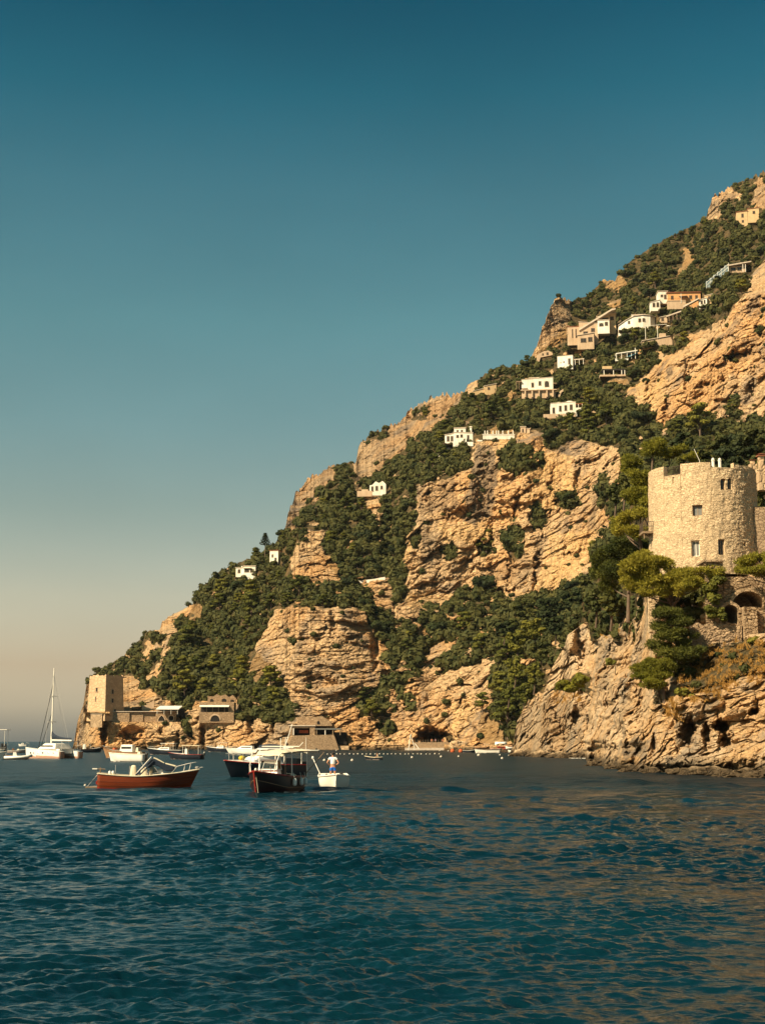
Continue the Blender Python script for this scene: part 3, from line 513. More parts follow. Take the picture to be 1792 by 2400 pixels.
# ---------- sea ----------
def sea():
    rr = [0.5, 4, 8, 11]; py = 2520.
    while py > 1741.2:
        rr.append((HCAM*FPX)/(py-1738)*.985); py -= 1.2 if py < 1850 else (.75 if py < 2250 else 1.1)
    rr += [4200, 6000, 9000, 14000, 24000]; rr = np.array([r for i, r in enumerate(rr) if i == 0 or r > rr[i-1]])
    a = list(np.linspace(-.29, .29, 960)); st = a[1]-a[0]; ex = [.29+st*2.6*k for k in range(1, 160)]; a = [-q for q in ex[::-1]]+a+ex; st *= 2.6; side = []; x = ex[-1]
    while x < math.pi*.97: st *= 1.35; st = min(st, .15); x += st; side.append(min(x, math.pi*.999))
    th = np.array([-q for q in side[::-1]]+a+side)
    Rr, T = np.meshgrid(rr, th, indexing='ij'); X = Rr*np.sin(T); Y = Rr*np.cos(T)
    dr = np.gradient(rr)[:, None]+0*T; rs = np.random.RandomState(5); H = np.zeros_like(X); dense = 1-sst(.48, .53, np.abs(T))
    amp = 1+.4*fbm(X, Y, X*0, 22., 2); G1 = fbm(X, Y, X*0, 3., 2); G3 = .62+.75*sst(-.35, .45, fbm(X+9, Y*.6, X*0, 5., 3)); G2 = fbm(X+50, Y, X*0, 2.2, 2)
    for i in range(112):
        lam = .14*(52**(i/111.))*rs.uniform(.93, 1.07); k = 2*math.pi/lam
        dirn = -math.pi/2+rs.normal()*(.75 if lam < 1 else .5)+.2; sl = .045 if lam < .6 else .045*(.6/lam)**1.0
        w = sst(1.5, 2.8, lam/dr); A = sl/k
        ph = k*(X*math.cos(dirn)+Y*math.sin(dirn))+rs.uniform(0, 6.28)+1.2*G1
        far = 1+3.6*sst(32, 110, Rr) if lam > 1.6 else (1+.8*sst(20, 45, Rr))*G3
        if lam > 4: far = far*(1+2.2*sst(110, 240, Rr))
        H += w*A*far*(np.sin(ph)+.22*np.sin(2*ph+.9))*dense*(1+.55*(G2 if i % 2 else -G2))
    H *= amp; Z = H; chop = sst(.15, 1.4, dr)
    n, m_ = X.shape; idx = np.arange(n*m_).reshape(n, m_)
    F = np.stack([idx[:-1, :-1], idx[1:, :-1], idx[1:, 1:], idx[:-1, 1:]], -1).reshape(-1, 4)
    m = bpy.data.materials.new('sea_water'); nt = nodes(m); N = nt.nodes; L = nt.links
    out = N.new('ShaderNodeOutputMaterial'); b = N.new('ShaderNodeBsdfPrincipled')
    b.inputs['Roughness'].default_value = .07; b.inputs['IOR'].default_value = 1.33; b.inputs['Specular IOR Level'].default_value = .40
    tc = N.new('ShaderNodeTexCoord'); nz = N.new('ShaderNodeTexNoise'); nz.inputs['Scale'].default_value = .06; nz.inputs['Detail'].default_value = 3
    cr = N.new('ShaderNodeValToRGB'); cr.color_ramp.elements[0].color = (.0009, .011, .018, 1); cr.color_ramp.elements[1].color = (.0019, .022, .033, 1)
    cr.color_ramp.elements[0].position = .35; cr.color_ramp.elements[1].position = .65
    L.new(tc.outputs['Object'], nz.inputs['Vector']); L.new(nz.outputs[0], cr.inputs[0]); L.new(cr.outputs[0], b.inputs['Base Color'])
    hs = None
    for sc, st in ((7., .16), (2.2, .6), (.7, 1.5), (.22, 3.)):
        mp = N.new('ShaderNodeMapping'); mp.inputs['Scale'].default_value = (.6, 1.15, 1); mp.inputs['Rotation'].default_value = (0, 0, .2)
        L.new(tc.outputs['Object'], mp.inputs[0]); q = N.new('ShaderNodeTexNoise'); q.inputs['Scale'].default_value = sc; q.inputs['Detail'].default_value = 5; q.inputs['Roughness'].default_value = .6
        L.new(mp.outputs[0], q.inputs['Vector']); h = N.new('ShaderNodeMath'); h.operation = 'MULTIPLY'; h.inputs[1].default_value = st; L.new(q.outputs[0], h.inputs[0])
        if hs: s = N.new('ShaderNodeMath'); L.new(hs, s.inputs[0]); L.new(h.outputs[0], s.inputs[1]); hs = s.outputs[0]
        else: hs = h.outputs[0]
    bp = N.new('ShaderNodeBump'); bp.inputs['Strength'].default_value = 1.; L.new(hs, bp.inputs['Height'])
    at_ = N.new('ShaderNodeAttribute'); at_.attribute_name = 'chop'; mr = N.new('ShaderNodeMapRange'); mr.inputs[3].default_value = .07; mr.inputs[4].default_value = .48; L.new(at_.outputs['Fac'], mr.inputs[0]); L.new(mr.outputs[0], bp.inputs['Distance']); m4 = N.new('ShaderNodeMapRange'); m4.inputs[3].default_value = .10; m4.inputs[4].default_value = .30; L.new(at_.outputs['Fac'], m4.inputs[0]); L.new(m4.outputs[0], b.inputs['Roughness'])
    L.new(bp.outputs[0], b.inputs['Normal']); L.new(b.outputs[0], out.inputs[0])
    o = npmesh('water', np.stack([X, Y, Z], -1).reshape(-1, 3), F, m, smooth=True)
    a_ = o.data.attributes.new('chop', 'FLOAT', 'POINT'); a_.data.foreach_set('value', chop.ravel().astype(np.float32))
    tag(o, 'dark teal rippled sea filling the bay', 'sea', kind='structure')
sea()

# ---------- daylight ----------
SUN_EL, SUN_AZ = R(40), R(232)      # compass style: 0 = +Y, clockwise; the sun stands to the left behind the camera
w = bpy.data.worlds.new("World"); scn.world = w; w.use_nodes = True; nt = w.node_tree; nt.nodes.clear(); N = nt.nodes; L = nt.links
out = N.new('ShaderNodeOutputWorld'); bg = N.new('ShaderNodeBackground'); bg.inputs[1].default_value = .10
sky = N.new('ShaderNodeTexSky'); sky.sky_type = 'NISHITA'; sky.sun_disc = False; sky.sun_elevation = SUN_EL; sky.sun_rotation = SUN_AZ
sky.air_density = 1.0; sky.dust_density = 1.6; sky.ozone_density = 1.5
tc = N.new('ShaderNodeTexCoord'); sp = N.new('ShaderNodeSeparateXYZ'); L.new(tc.outputs['Generated'], sp.inputs[0])
cr = N.new('ShaderNodeValToRGB'); E = cr.color_ramp.elements
STOPS = [(0.0, (0.7237, 0.6986, 0.6712)), (0.0223, (0.8836, 0.7463, 0.6375)), (0.051, (0.8238, 0.592, 0.4421)), (0.0972, (0.8341, 0.6266, 0.4295)), (0.155, (0.5839, 0.5415, 0.3723)), (0.2122, (0.4529, 0.5422, 0.3904)), (0.2822, (0.3251, 0.5351, 0.3884)), (0.3624, (0.2028, 0.4604, 0.3632)), (0.4253, (0.0562, 0.3645, 0.3208)), (0.4714, (0.0076, 0.2665, 0.2608)), (1.0, (0.0061, 0.2132, 0.2086))]
E[0].position, E[0].color = STOPS[0][0], (*STOPS[0][1], 1); E[1].position, E[1].color = 1., (*STOPS[-1][1], 1)
for p, c in STOPS[1:-1]: e = E.new(p); e.color = (*c, 1)
L.new(sp.outputs[2], cr.inputs[0])
mx = N.new('ShaderNodeMix'); mx.data_type = 'RGBA'; mx.blend_type = 'MULTIPLY'; mx.inputs[0].default_value = 1
L.new(sky.outputs[0], mx.inputs[6]); L.new(cr.outputs[0], mx.inputs[7]); nz = N.new('ShaderNodeTexNoise'); nz.inputs['Scale'].default_value = 2.2; nz.inputs['Detail'].default_value = 5; nz.inputs['Roughness'].default_value = .5; mp = N.new('ShaderNodeMapping'); mp.inputs['Scale'].default_value = (1, 1, 2.4); mp.inputs['Rotation'].default_value = (.3, .5, 0); L.new(tc.outputs['Generated'], mp.inputs[0]); L.new(mp.outputs[0], nz.inputs['Vector'])
mr = N.new('ShaderNodeMapRange'); mr.inputs[1].default_value = .3; mr.inputs[2].default_value = .7; mr.inputs[3].default_value = .90; mr.inputs[4].default_value = 1.10; L.new(nz.outputs[0], mr.inputs[0])
m2 = N.new('ShaderNodeVectorMath'); m2.operation = 'SCALE'; L.new(mx.outputs[2], m2.inputs[0]); L.new(mr.outputs[0], m2.inputs['Scale']); L.new(m2.outputs[0], bg.inputs[0]); L.new(bg.outputs[0], out.inputs[0])
sl = bpy.data.lights.new('sun', 'SUN'); sl.energy = 5.0; sl.angle = R(.5); sl.color = (1, .805, .53)
so = bpy.data.objects.new('sun', sl); col.objects.link(so)
sd = Vector((math.sin(SUN_AZ)*math.cos(SUN_EL), math.cos(SUN_AZ)*math.cos(SUN_EL), math.sin(SUN_EL)))
so.rotation_euler = sd.to_track_quat('Z', 'Y').to_euler(); so.location = (0, 0, 300)
scn.view_settings.view_transform = 'Standard'; scn.view_settings.look = 'None'; scn.view_settings.exposure = .92; scn.view_settings.gamma = 1

# ---------- the air over the bay ----------
def haze():
    m = bpy.data.materials.new('haze'); nt = nodes(m); N = nt.nodes; o = N.new('ShaderNodeOutputMaterial'); v = N.new('ShaderNodeVolumePrincipled'); v.inputs['Color'].default_value = (.80, .90, 1., 1); v.inputs['Density'].default_value = .00002; v.inputs['Anisotropy'].default_value = .0; nt.links.new(v.outputs[0], o.inputs['Volume'])
    q = MB(); q.box(-900, 900, -60, 1600, -8, 480); h = q.build('haze', m); tag(h, 'thin summer haze over the bay', 'haze', kind='stuff')
haze()
# ---------- stone round tower ----------
def stone_mat(name, c, c2, mort, sx, sz):
    m = bpy.data.materials.new(name); nt = nodes(m); N = nt.nodes; L = nt.links
    out = N.new('ShaderNodeOutputMaterial'); b = N.new('ShaderNodeBsdfPrincipled'); b.inputs['Roughness'].default_value = .92; b.inputs['Specular IOR Level'].default_value = .12
    tc = N.new('ShaderNodeTexCoord'); mp = N.new('ShaderNodeMapping'); mp.inputs['Scale'].default_value = (1/sx, 1/sx, 1/sz); L.new(tc.outputs['Object'], mp.inputs[0])
    nz = N.new('ShaderNodeTexNoise'); nz.inputs['Scale'].default_value = 1.2; nz.inputs['Detail'].default_value = 3; L.new(mp.outputs[0], nz.inputs['Vector'])
    ad = N.new('ShaderNodeVectorMath'); ad.operation = 'MULTIPLY_ADD'; ad.inputs[1].default_value = (.5,)*3; L.new(nz.outputs['Color'], ad.inputs[0]); L.new(mp.outputs[0], ad.inputs[2])
    v = N.new('ShaderNodeTexVoronoi'); v.inputs['Scale'].default_value = 1; L.new(ad.outputs[0], v.inputs['Vector'])
    e = N.new('ShaderNodeTexVoronoi'); e.feature = 'DISTANCE_TO_EDGE'; e.inputs['Scale'].default_value = 1; L.new(ad.outputs[0], e.inputs['Vector'])
    cr = N.new('ShaderNodeValToRGB'); cr.color_ramp.elements[0].color = (*c2, 1); cr.color_ramp.elements[1].color = (*c, 1); cr.color_ramp.elements[1].position = .8
    L.new(v.outputs['Color'], cr.inputs[0]); mr = N.new('ShaderNodeMapRange'); mr.inputs[1].default_value = .0; mr.inputs[2].default_value = .10; L.new(e.outputs[0], mr.inputs[0])
    mx = N.new('ShaderNodeMix'); mx.data_type = 'RGBA'; mx.inputs[6].default_value = (*mort, 1); L.new(mr.outputs[0], mx.inputs[0]); L.new(cr.outputs[0], mx.inputs[7])
    n2 = N.new('ShaderNodeTexNoise'); n2.inputs['Scale'].default_value = .35; n2.inputs['Detail'].default_value = 6; L.new(tc.outputs['Object'], n2.inputs['Vector'])
    m2 = N.new('ShaderNodeMapRange'); m2.inputs[1].default_value = .42; m2.inputs[2].default_value = .7; m2.inputs[4].default_value = .4; L.new(n2.outputs[0], m2.inputs[0])
    m3 = N.new('ShaderNodeMix'); m3.data_type = 'RGBA'; m3.inputs[7].default_value = tuple(x*.62 for x in c)+(1,); L.new(m2.outputs[0], m3.inputs[0]); L.new(mx.outputs[2], m3.inputs[6]); L.new(m3.outputs[2], b.inputs['Base Color'])
    n3 = N.new('ShaderNodeTexNoise'); n3.inputs['Scale'].default_value = 9; n3.inputs['Detail'].default_value = 5; L.new(tc.outputs['Object'], n3.inputs['Vector'])
    s = N.new('ShaderNodeMath'); s.operation = 'MULTIPLY_ADD'; s.inputs[1].default_value = .8; L.new(n3.outputs[0], s.inputs[0]); L.new(mr.outputs[0], s.inputs[2])
    bp = N.new('ShaderNodeBump'); bp.inputs['Strength'].default_value = .8; bp.inputs['Distance'].default_value = .04*sx/.4; L.new(s.outputs[0], bp.inputs['Height']); L.new(bp.outputs[0], b.inputs['Normal'])
    L.new(b.outputs[0], out.inputs[0]); return m
stone = stone_mat('pale_rubble_stone', (.66, .50, .32), (.46, .33, .20), (.30, .21, .125), .34, .18)
stone2 = stone_mat('brown_rubble_stone', (.42, .30, .19), (.28, .19, .12), (.16, .11, .07), .5, .28)
plast = stone_mat('weathered_plaster', (.60, .42, .26), (.50, .34, .205), (.47, .32, .19), 1.4, 1.2)
rubble = stone_mat('tan_rubble', (.42, .29, .18), (.27, .18, .11), (.15, .10, .06), .8, .45)
arcm = stone_mat('arcade_stone', (.42, .30, .185), (.28, .195, .12), (.15, .10, .06), .5, .28)

DT = 157.; tc0 = atv(1650, 1322, DT); RT = 5.75
zt = lambda py, D=DT-RT: float(at(1650, py, D)[2])
tz0 = zt(1345); tower = empty('round_tower', (tc0.x, DT, tz0), 0, 'round watchtower of pale rubble stone standing on the cliff above the pines', 'tower')
zb, ztop = 0., zt(1083)-tz0
TW = [(1632, 1644, 1183, 1207, 0), (1617, 1635, 1266, 1303, 0), (1678, 1693, 1265, 1301, 0), (1690, 1701, 1123, 1149, 1), (1706, 1716, 1123, 1149, 1), (1737, 1741, 1274, 1283, 0)]
TW[0] = (1622, 1645, 1183, 1208, 0)
def th_of(px):   # angle on the tower of a photo column (front side); 0 = facing the camera
    x = (px-896)/FPX/CT; a = math.atan(x); c = math.atan2(tc0.x, DT); dd = math.hypot(tc0.x, DT)
    s = dd*math.sin(a-c)/RT; s = max(-.999, min(.999, s)); return math.asin(s)-(a-c)
c0 = -math.atan2(tc0.x, DT)
TWA = []
for x0, x1, y0, y1, ar in TW:
    a0, a1 = th_of(x0), th_of(x1); rr = DT-RT*math.cos((a0+a1)/2); TWA.append((a0, a1, zt(y1, rr)-tz0, zt(y0, rr)-tz0, ar))
na, nz_ = 900, 330
A, Zg = np.meshgrid(np.linspace(-math.pi, math.pi, na), np.linspace(0, 1, nz_)); 
gap0, gap1 = th_of(1557), th_of(1596); zgap = zt(1107)-tz0
topz = np.where((A > gap0) & (A < gap1), zgap, ztop); topz = np.where((A > th_of(1668)) & (A < th_of(1722)), ztop-.55, topz); topz = np.where(A > th_of(1723), ztop-.15, topz)
Zt = Zg*topz
rad = RT+.20*(1-Zt/ztop)+.08*fbm(A*6, Zt*.8, A*0, 1., 3)
bl, ck = blocks((A*RT/.36+.3*fbm(A*9, Zt, A*0, 1., 2)).astype(np.float32), (Zt/.19+.25*fbm(A*9, Zt+5, A*0, 1., 2)).astype(np.float32), 55, .6)
rough = .30+.75*sst(.1, 1.1, A)
rad = rad+rough*(bl*.04-.055*(1-sst(0, .16, ck)))
for a0, a1, z0, z1, ar in TWA:
    am = (a0+a1)/2; hw = (a1-a0)/2; zarch = z1-hw*RT if ar else z1
    ins = (A > a0) & (A < a1) & (Zt > z0) & (Zt < zarch)
    if ar: ins |= (((A-am)*RT)**2+(Zt-zarch)**2 < (hw*RT)**2) & (Zt >= zarch)
    rad = np.where(ins, RT-.55, rad)
rad = np.where((np.abs(A-th_of(1579)) < .02) & (Zt > zgap-.95) & (Zt < zgap-.2), RT-.15, rad)
Xo, Yo, Zo = rad*np.sin(A+c0), -rad*np.cos(A+c0), Zt
# inner face of the parapet
Xi, Yi, Zi = [], [], []
for rr_, dz_ in ((RT-.5, 0), (RT-.55, -1.3), (.01, -1.3)):
    Xi.append(rr_*np.sin(A[-1]+c0)); Yi.append(-rr_*np.cos(A[-1]+c0)); Zi.append(np.where(dz_ == 0, Zt[-1], Zt[-1].min()-.02+0*Zt[-1]))
Xo = np.vstack([Xo, Xi]); Yo = np.vstack([Yo, Yi]); Zo = np.vstack([Zo, Zi]); n_, m_ = Xo.shape; ix = np.arange(n_*m_).reshape(n_, m_)
npmesh('wall', np.stack([Xo, Yo, Zo], -1).reshape(-1, 3), np.stack([ix[:-1, :-1], ix[:-1, 1:], ix[1:, 1:], ix[1:, :-1]], -1).reshape(-1, 4), stone, tower)
def on_tower(a, z, r=RT): return Vector((r*math.sin(a+c0), -r*math.cos(a+c0), z))
for k, (a0, a1, z0, z1, ar) in enumerate(TWA):
    am = (a0+a1)/2; T = Matrix.Translation(on_tower(am, z0, RT-.30)) @ Matrix.Rotation(am+c0, 4, 'Z'); w_ = (a1-a0)*RT/2-.03; h = z1-z0
    f = MB(); t_ = .07
    f.box(-w_, -w_+t_, -.04, .04, .02, h-(w_ if ar else .02), T); f.box(w_-t_, w_, -.04, .04, .02, h-(w_ if ar else .02), T); f.box(-w_+t_, w_-t_, -.04, .04, .02, .09, T)
    if ar: f.prism([(-w_, h-w_), (-w_+t_, h-w_)]+[((w_-t_)*math.cos(q), h-w_+(w_-t_)*math.sin(q)) for q in np.linspace(math.pi, 0, 9)][1:-1]+[(w_-t_, h-w_), (w_, h-w_)]+[(w_*math.cos(q), h-w_+w_*math.sin(q)) for q in np.linspace(0, math.pi, 9)][1:-1], -.04, .04, T)
    else: f.box(-w_+t_, w_-t_, -.04, .04, h-.10, h-.02, T); f.box(-.03, .03, -.035, .035, .09, h-.1, T)
    wn = f.build('window', timber if k != 1 else white, tower)
    p = MB(); p.box(-w_+t_*.5, w_-t_*.5, -.012, .012, .04, h-(w_ if ar else .06), T)
    if ar: p.prism([((w_-.03)*math.cos(q), h-w_+(w_-.03)*math.sin(q)) for q in np.linspace(0, math.pi, 10)], -.012, .012, T)
    p.build('shutter' if k in (0, 1) else 'pane', shutg if k in (0, 1) else dark, wn)
r_ = MB()
for q in np.linspace(gap0+.01, gap1-.01, 15): r_.tube([on_tower(q, zgap-.05, RT-.25), on_tower(q, zgap+.95, RT-.25)], .018, 5)
for hh in (.1, .95): r_.tube([on_tower(q, zgap+hh, RT-.25) for q in np.linspace(gap0, gap1, 9)], .03, 6)
r_.build('railing', iron, tower)
for px in (1678, 1696):
    c_ = MB(); a = th_of(px); p = on_tower(a, 0, RT-.7); zz = ztop-.7
    c_.lathe([(.17, zz), (.17, zz+.95), (.21, zz+.97), (.21, zz+1.05), (.16, zz+1.08), (.16, zz+1.17), (.10, zz+1.26), (.02, zz+1.3)], 14, (p.x, p.y, 0)); c_.build('chimney_pot', white, tower, smooth=False)
c_ = MB(); p = on_tower(th_of(1640), 0, RT-2.2); c_.tube([(p.x, p.y, ztop-1), (p.x, p.y, ztop+.6), (p.x-.55, p.y, ztop+1.9)], .03, 6); c_.build('flag_pole', white, tower)
c_ = MB()   # pier of brickwork and a lean-to at the sheltered right side
pr = on_tower(1.35, 0, RT+.1); c_.box(pr.x-.7, pr.x+1.0, pr.y-1.2, pr.y+1.5, 0, zt(1181)-tz0); c_.build('buttress', stone2, tower)
bal = MB(); lx = on_tower(-1.45, 0, RT).x; zb1 = zt(1249, DT)-tz0   # balcony on the left
bal.box(lx-1.15, lx+.5, -1.4, .9, zb1-.22, zb1); bal.box(lx-1.05, lx-.95, -1.3, -1.2, zb1-.8, zb1-.22); bo = bal.build('balcony', timber, tower)
b2 = MB()
for i in range(9): xx = lx-1.1+i*.18; b2.tube([(xx, -1.35, zb1), (xx, -1.35, zb1+1.05)], .02, 5)
for i in range(10): yy = -1.35+i*.24; b2.tube([(lx-1.1, yy, zb1), (lx-1.1, yy, zb1+1.05)], .02, 5)
for hh in (.55, 1.05): b2.tube([(lx+.4, -1.35, zb1+hh), (lx-1.1, -1.35, zb1+hh), (lx-1.1, .85, zb1+hh)], .03, 5)
b2.build('balcony_railing', iron, bo)
for y_ in (-1.1, .6): br = MB(); br.tube([(lx-.9, y_, zb1-.2), (lx+.3, y_, zb1-1.3)], .05, 6); br.build('balcony_bracket', iron, bo)

# chimney stacks right of the tower
def stack(px, pt, pb, D, w_, label):
    b = atv(px, pb, D); h = float(at(px, pt, D)[2])-b.z; e = empty('chimney', b, .1, label, 'chimney')
    m = MB(); m.box(-w_*.9, w_*.9, -w_, w_, -2, h*.25); m.box(-w_*.5, w_*.5, -w_*.5, w_*.5, h*.25, h*.86); m.build('stack', plast, e)
    m = MB(); m.box(-w_*.75, w_*.75, -w_*.75, w_*.75, h*.86, h*.9); m.box(-w_*.62, -w_*.3, -w_*.6, w_*.6, h*.9, h*.96); m.box(w_*.3, w_*.62, -w_*.6, w_*.6, h*.9, h*.96)
    m.add([(-w_*.8, -w_*.8, h*.96), (w_*.8, -w_*.8, h*.96), (w_*.8, w_*.8, h*.96), (-w_*.8, w_*.8, h*.96), (0, 0, h*1.02)], [(3, 2, 1, 0), (0, 1, 4), (1, 2, 4), (2, 3, 4), (3, 0, 4)]); m.build('cowl', rooft, e)
stack(1783, 1063, 1112, 172, .62, 'tall brown chimney with tiled cowl behind the right side of the round tower')
stack(1762, 1077, 1092, 176, .45, 'short brown chimney between the round tower and the tall chimney')

# ---------- arcade and walls under the tower ----------
DA = 146.
def arcade():
    b = atv(1700, 1530, DA); e = empty('arcade', b, 0, 'rubble stone arcade with two dark arches under the right side of the round tower', 'arcade')
    X = lambda px: float(at(px, 1430, DA)[0])-b.x; Z = lambda py: float(at(1700, py, DA)[2])-b.z
    def arch(cx, spr, r, n=12): return [(cx+r*math.cos(q), spr+r*math.sin(q)) for q in np.linspace(math.pi, 0, n)]
    # wall as grid with arched openings pushed back
    x0, x1, z0, z1 = X(1652), X(1900), Z(1500), Z(1338); nx, nz = 330, 230
    gx, gz = np.meshgrid(np.linspace(x0, x1, nx), np.linspace(z0, z1, nz)); gz = gz
    topl = np.where(gx < X(1697), Z(1322)+.2, Z(1352)); gz = z0+(gz-z0)*(topl-z0)/(z1-z0)
    bl, ck = blocks((gx/.5+.2*fbm(gx, gz, gx*0, 1., 2)).astype(np.float32), (gz/.3).astype(np.float32), 77, .6)
    y = -.08*bl+.10*(1-sst(0, .16, ck))+.15*fbm(gx, gz, gx*0, 3., 3)
    A1 = (X(1752), Z(1424), X(1790)-X(1752)); A2 = (X(1709), Z(1437), X(1728)-X(1709))
    for k, (cx, sp, r) in enumerate((A1, A2)):
        ins = ((gx-cx)**2+(gz-sp)**2 < r*r) & (gz >= sp) | (np.abs(gx-cx) < r) & (gz < sp) & (gz > (Z(1420) if k == 0 else Z(1462)))
        ring = ((gx-cx)**2+(gz-sp)**2 < (r+.35)**2) & (gz >= sp) & ~ins
        y = np.where(ring, -.22, y); y = np.where(ins, 4.2 if k == 0 else 4.6, y)
    pier = (gx > X(1736)) & (gx < X(1768)) & (gz < Z(1422)); y = np.where(pier, y-.9, y)
    lowl = (gx < X(1706)) & (gz < Z(1465)); y = np.where(lowl, y+1.5, y)
    idx = np.arange(nx*nz).reshape(nz, nx); V = np.stack([gx, y, gz], -1).reshape(-1, 3)
    npmesh('wall', V, np.stack([idx[:-1, :-1], idx[:-1, 1:], idx[1:, 1:], idx[1:, :-1]], -1).reshape(-1, 4), arcm, e)
    m = MB(); m.box(x0, x1, .6, 3.3, z0+1, Z(1356)); 
    m2 = MB(); m2.box(x0-.05, X(1697), -.25, 3.4, Z(1322)+.21, Z(1322)+.42); m2.build('coping', stone2, e)
    m3 = MB(); m3.box(X(1697)+.02, x1, .15, 8, Z(1352)-.5, Z(1352)-.1); m3.build('vault', stone2, e)
arcade()
def ragged_wall(name, label, px0, px1, pt, pb, D, th, m, cat='wall', seed=1):
    b = atv((px0+px1)/2, pb, D); e = empty(name, b, 0, label, cat); x0 = float(at(px0, pb, D)[0])-b.x; x1 = -x0; h = float(at(px0, pt, D)[2])-b.z
    nx, nz = int((x1-x0)/.09)+4, int((h+1)/.09)+4; gx, gz = np.meshgrid(np.linspace(x0, x1, nx), np.linspace(-1.2, h, nz))
    hh = h+.25*fbm(gx+seed*9, gx*0, gx*0, .8, 3); gz = -1.2+(gz+1.2)*(hh+1.2)/(h+1.2)
    bl, ck = blocks((gx/.42).astype(np.float32), (gz/.26).astype(np.float32), seed*7, .6); y = -.06*bl+.09*(1-sst(0, .16, ck))
    X_ = np.vstack([gx, gx[-1:], gx[-1:]]); Y_ = np.vstack([y, y[-1:]+th*.6, y[-1:]+th]); Z_ = np.vstack([gz, gz[-1:], gz[-1:]*0-1.2])
    X_ = np.hstack([X_[:, :1], X_, X_[:, -1:]]); Y_ = np.hstack([Y_[:, :1]*0+th, Y_, Y_[:, -1:]*0+th]); Z_ = np.hstack([Z_[:, :1], Z_, Z_[:, -1:]])
    n, q = X_.shape; ix = np.arange(n*q).reshape(n, q)
    npmesh('stonework', np.stack([X_, Y_, Z_], -1).reshape(-1, 3), np.stack([ix[:-1, :-1], ix[:-1, 1:], ix[1:, 1:], ix[1:, :-1]], -1).reshape(-1, 4), m, e); return e
ragged_wall('stone_wall', 'low dry stone wall under the dark arch below the round tower', 1618, 1738, 1462, 1500, 145.5, .6, stone2, seed=3)
ragged_wall('stone_pillar', 'ruined upright stone pillar on the cliff edge left below the round tower', 1520, 1542, 1388, 1456, 155., .9, stone, 'pillar', seed=5)

# ---------- houses on the slope ----------
def frame_of(sn, yaw=0.):
    x0, x1, y0, y1, D = SITES[sn]; o = atv(x0, y1, D); c = math.cos(yaw)
    return o, D, (lambda px: (float(at(px, y1, D)[0])-o.x)/c), (lambda py: float(at(x0, py, D)[2])-o.z)
def window(parent, x0, x1, z0, z1, y, arch=False, mt=None, pm=None, sill=True):
    w_ = x1-x0; t = min(.12, w_*.16); f = MB(); f.box(x0-t, x0, y-.09, y+.04, z0, z1); f.box(x1, x1+t, y-.09, y+.04, z0, z1); f.box(x0-t, x1+t, y-.09, y+.04, z1, z1+t)
    if sill: f.box(x0-t*1.6, x1+t*1.6, y-.16, y+.04, z0-t, z0)
    if w_ > .9: f.box((x0+x1)/2-.035, (x0+x1)/2+.035, y-.07, y+.04, z0, z1)
    o = f.build('window', mt or timber, parent)
    p = MB()
    if arch:
        r = w_/2; cx = (x0+x1)/2; p.prism([(x0, z0), (x1, z0)]+[(cx+r*math.cos(q), z1-r+r*math.sin(q)) for q in np.linspace(0, math.pi, 9)], y-.03, y+.01)
    else: p.box(x0, x1, y-.03, y+.01, z0, z1)
    p.build('pane', pm or shut, o); return o
def block(root, fx, fz, px0, px1, pt, pb, y0, dep, wm, rm=None, slope=0, over=.25, name='wall', found=1.5, parapet=0):
    """house body with roof slab; slope in metres falling to the left"""
    a, b, z0, z1 = fx(px0), fx(px1), fz(pb), fz(pt); m = MB()
    m.prism([(a, z0-found), (b, z0-found), (b, z1), (a, z1-slope)], y0, y0+dep); w_ = m.build(name, wm, root)
    if rm:
        r = MB(); r.prism([(a-over, z1-slope+.01), (b+over, z1+.01), (b+over, z1+.26), (a-over, z1-slope+.26)], y0-over, y0+dep+over)
        if parapet:
            for q in ((a-over, a-over+.25), (b+over-.25, b+over)): r.box(*q, y0-over, y0+dep, z1+.27, z1+.27+parapet)
        r.build('roof', rm, root)
    return w_
def posts(root, fx, fz, pxs, pt, pb, y, m, r=.09, name='post'):
    for p in pxs: q = MB(); q.box(fx(p)-r, fx(p)+r, y-r, y+r, fz(pb), fz(pt)); q.build(name, m, root)
def win(root, fx, fz, L_, y0, **k):
    for q in L_: window(root, fx(q[0]), fx(q[1]), fz(q[3]), fz(q[2]), y0, arch=len(q) > 4, **k)
def new(sn, name, label, cat='house', yaw=0.):
    o, D, fx, fz = frame_of(sn, yaw); return empty(name, o, -yaw, label, cat), fx, fz

e, fx, fz = new('house1', 'house', 'small white flat-roofed house among the pines on the left ridge', yaw=.12)
block(e, fx, fz, 552.5, 572, 1331, 1352, 0, 6, wallw, roofp); block(e, fx, fz, 572, 600, 1328, 1351, -.9, 7, wallw, roofp)
win(e, fx, fz, [(557.8, 562.6, 1335, 1342.6)], 0); win(e, fx, fz, [(574.5, 584.5, 1334.5, 1341.5), (588, 593, 1335, 1342)], -.9)
m = MB(); m.box(fx(571), fx(590), -1.7, -.92, fz(1333)+.02, fz(1332)+.1); m.build('awning', canvas, e); m = MB(); m.box(fx(562), fx(565), 3, 3.6, fz(1331)+.27, fz(1325)); m.build('chimney', wallw, e)
e, fx, fz = new('house2', 'house', 'narrow white two-storey house half hidden by trees behind the conical pine', yaw=.25)
block(e, fx, fz, 632, 652, 1291, 1322, 0, 6, wallw, rooft); win(e, fx, fz, [(637, 640, 1300, 1306), (644, 648, 1308, 1319)], 0)
e, fx, fz = new('villa', 'villa', 'white villa with stepped roofs at the brink of the high cliff', 'villa', .15)
block(e, fx, fz, 1062, 1089, 1001, 1020, 3.2, 7, wallw, roofp); block(e, fx, fz, 1063, 1107, 1017, 1040, 0, 8, wallw, roofp, slope=-.5); block(e, fx, fz, 1041, 1063, 1014, 1034, 2, 6, wallw, roofp, slope=.8)
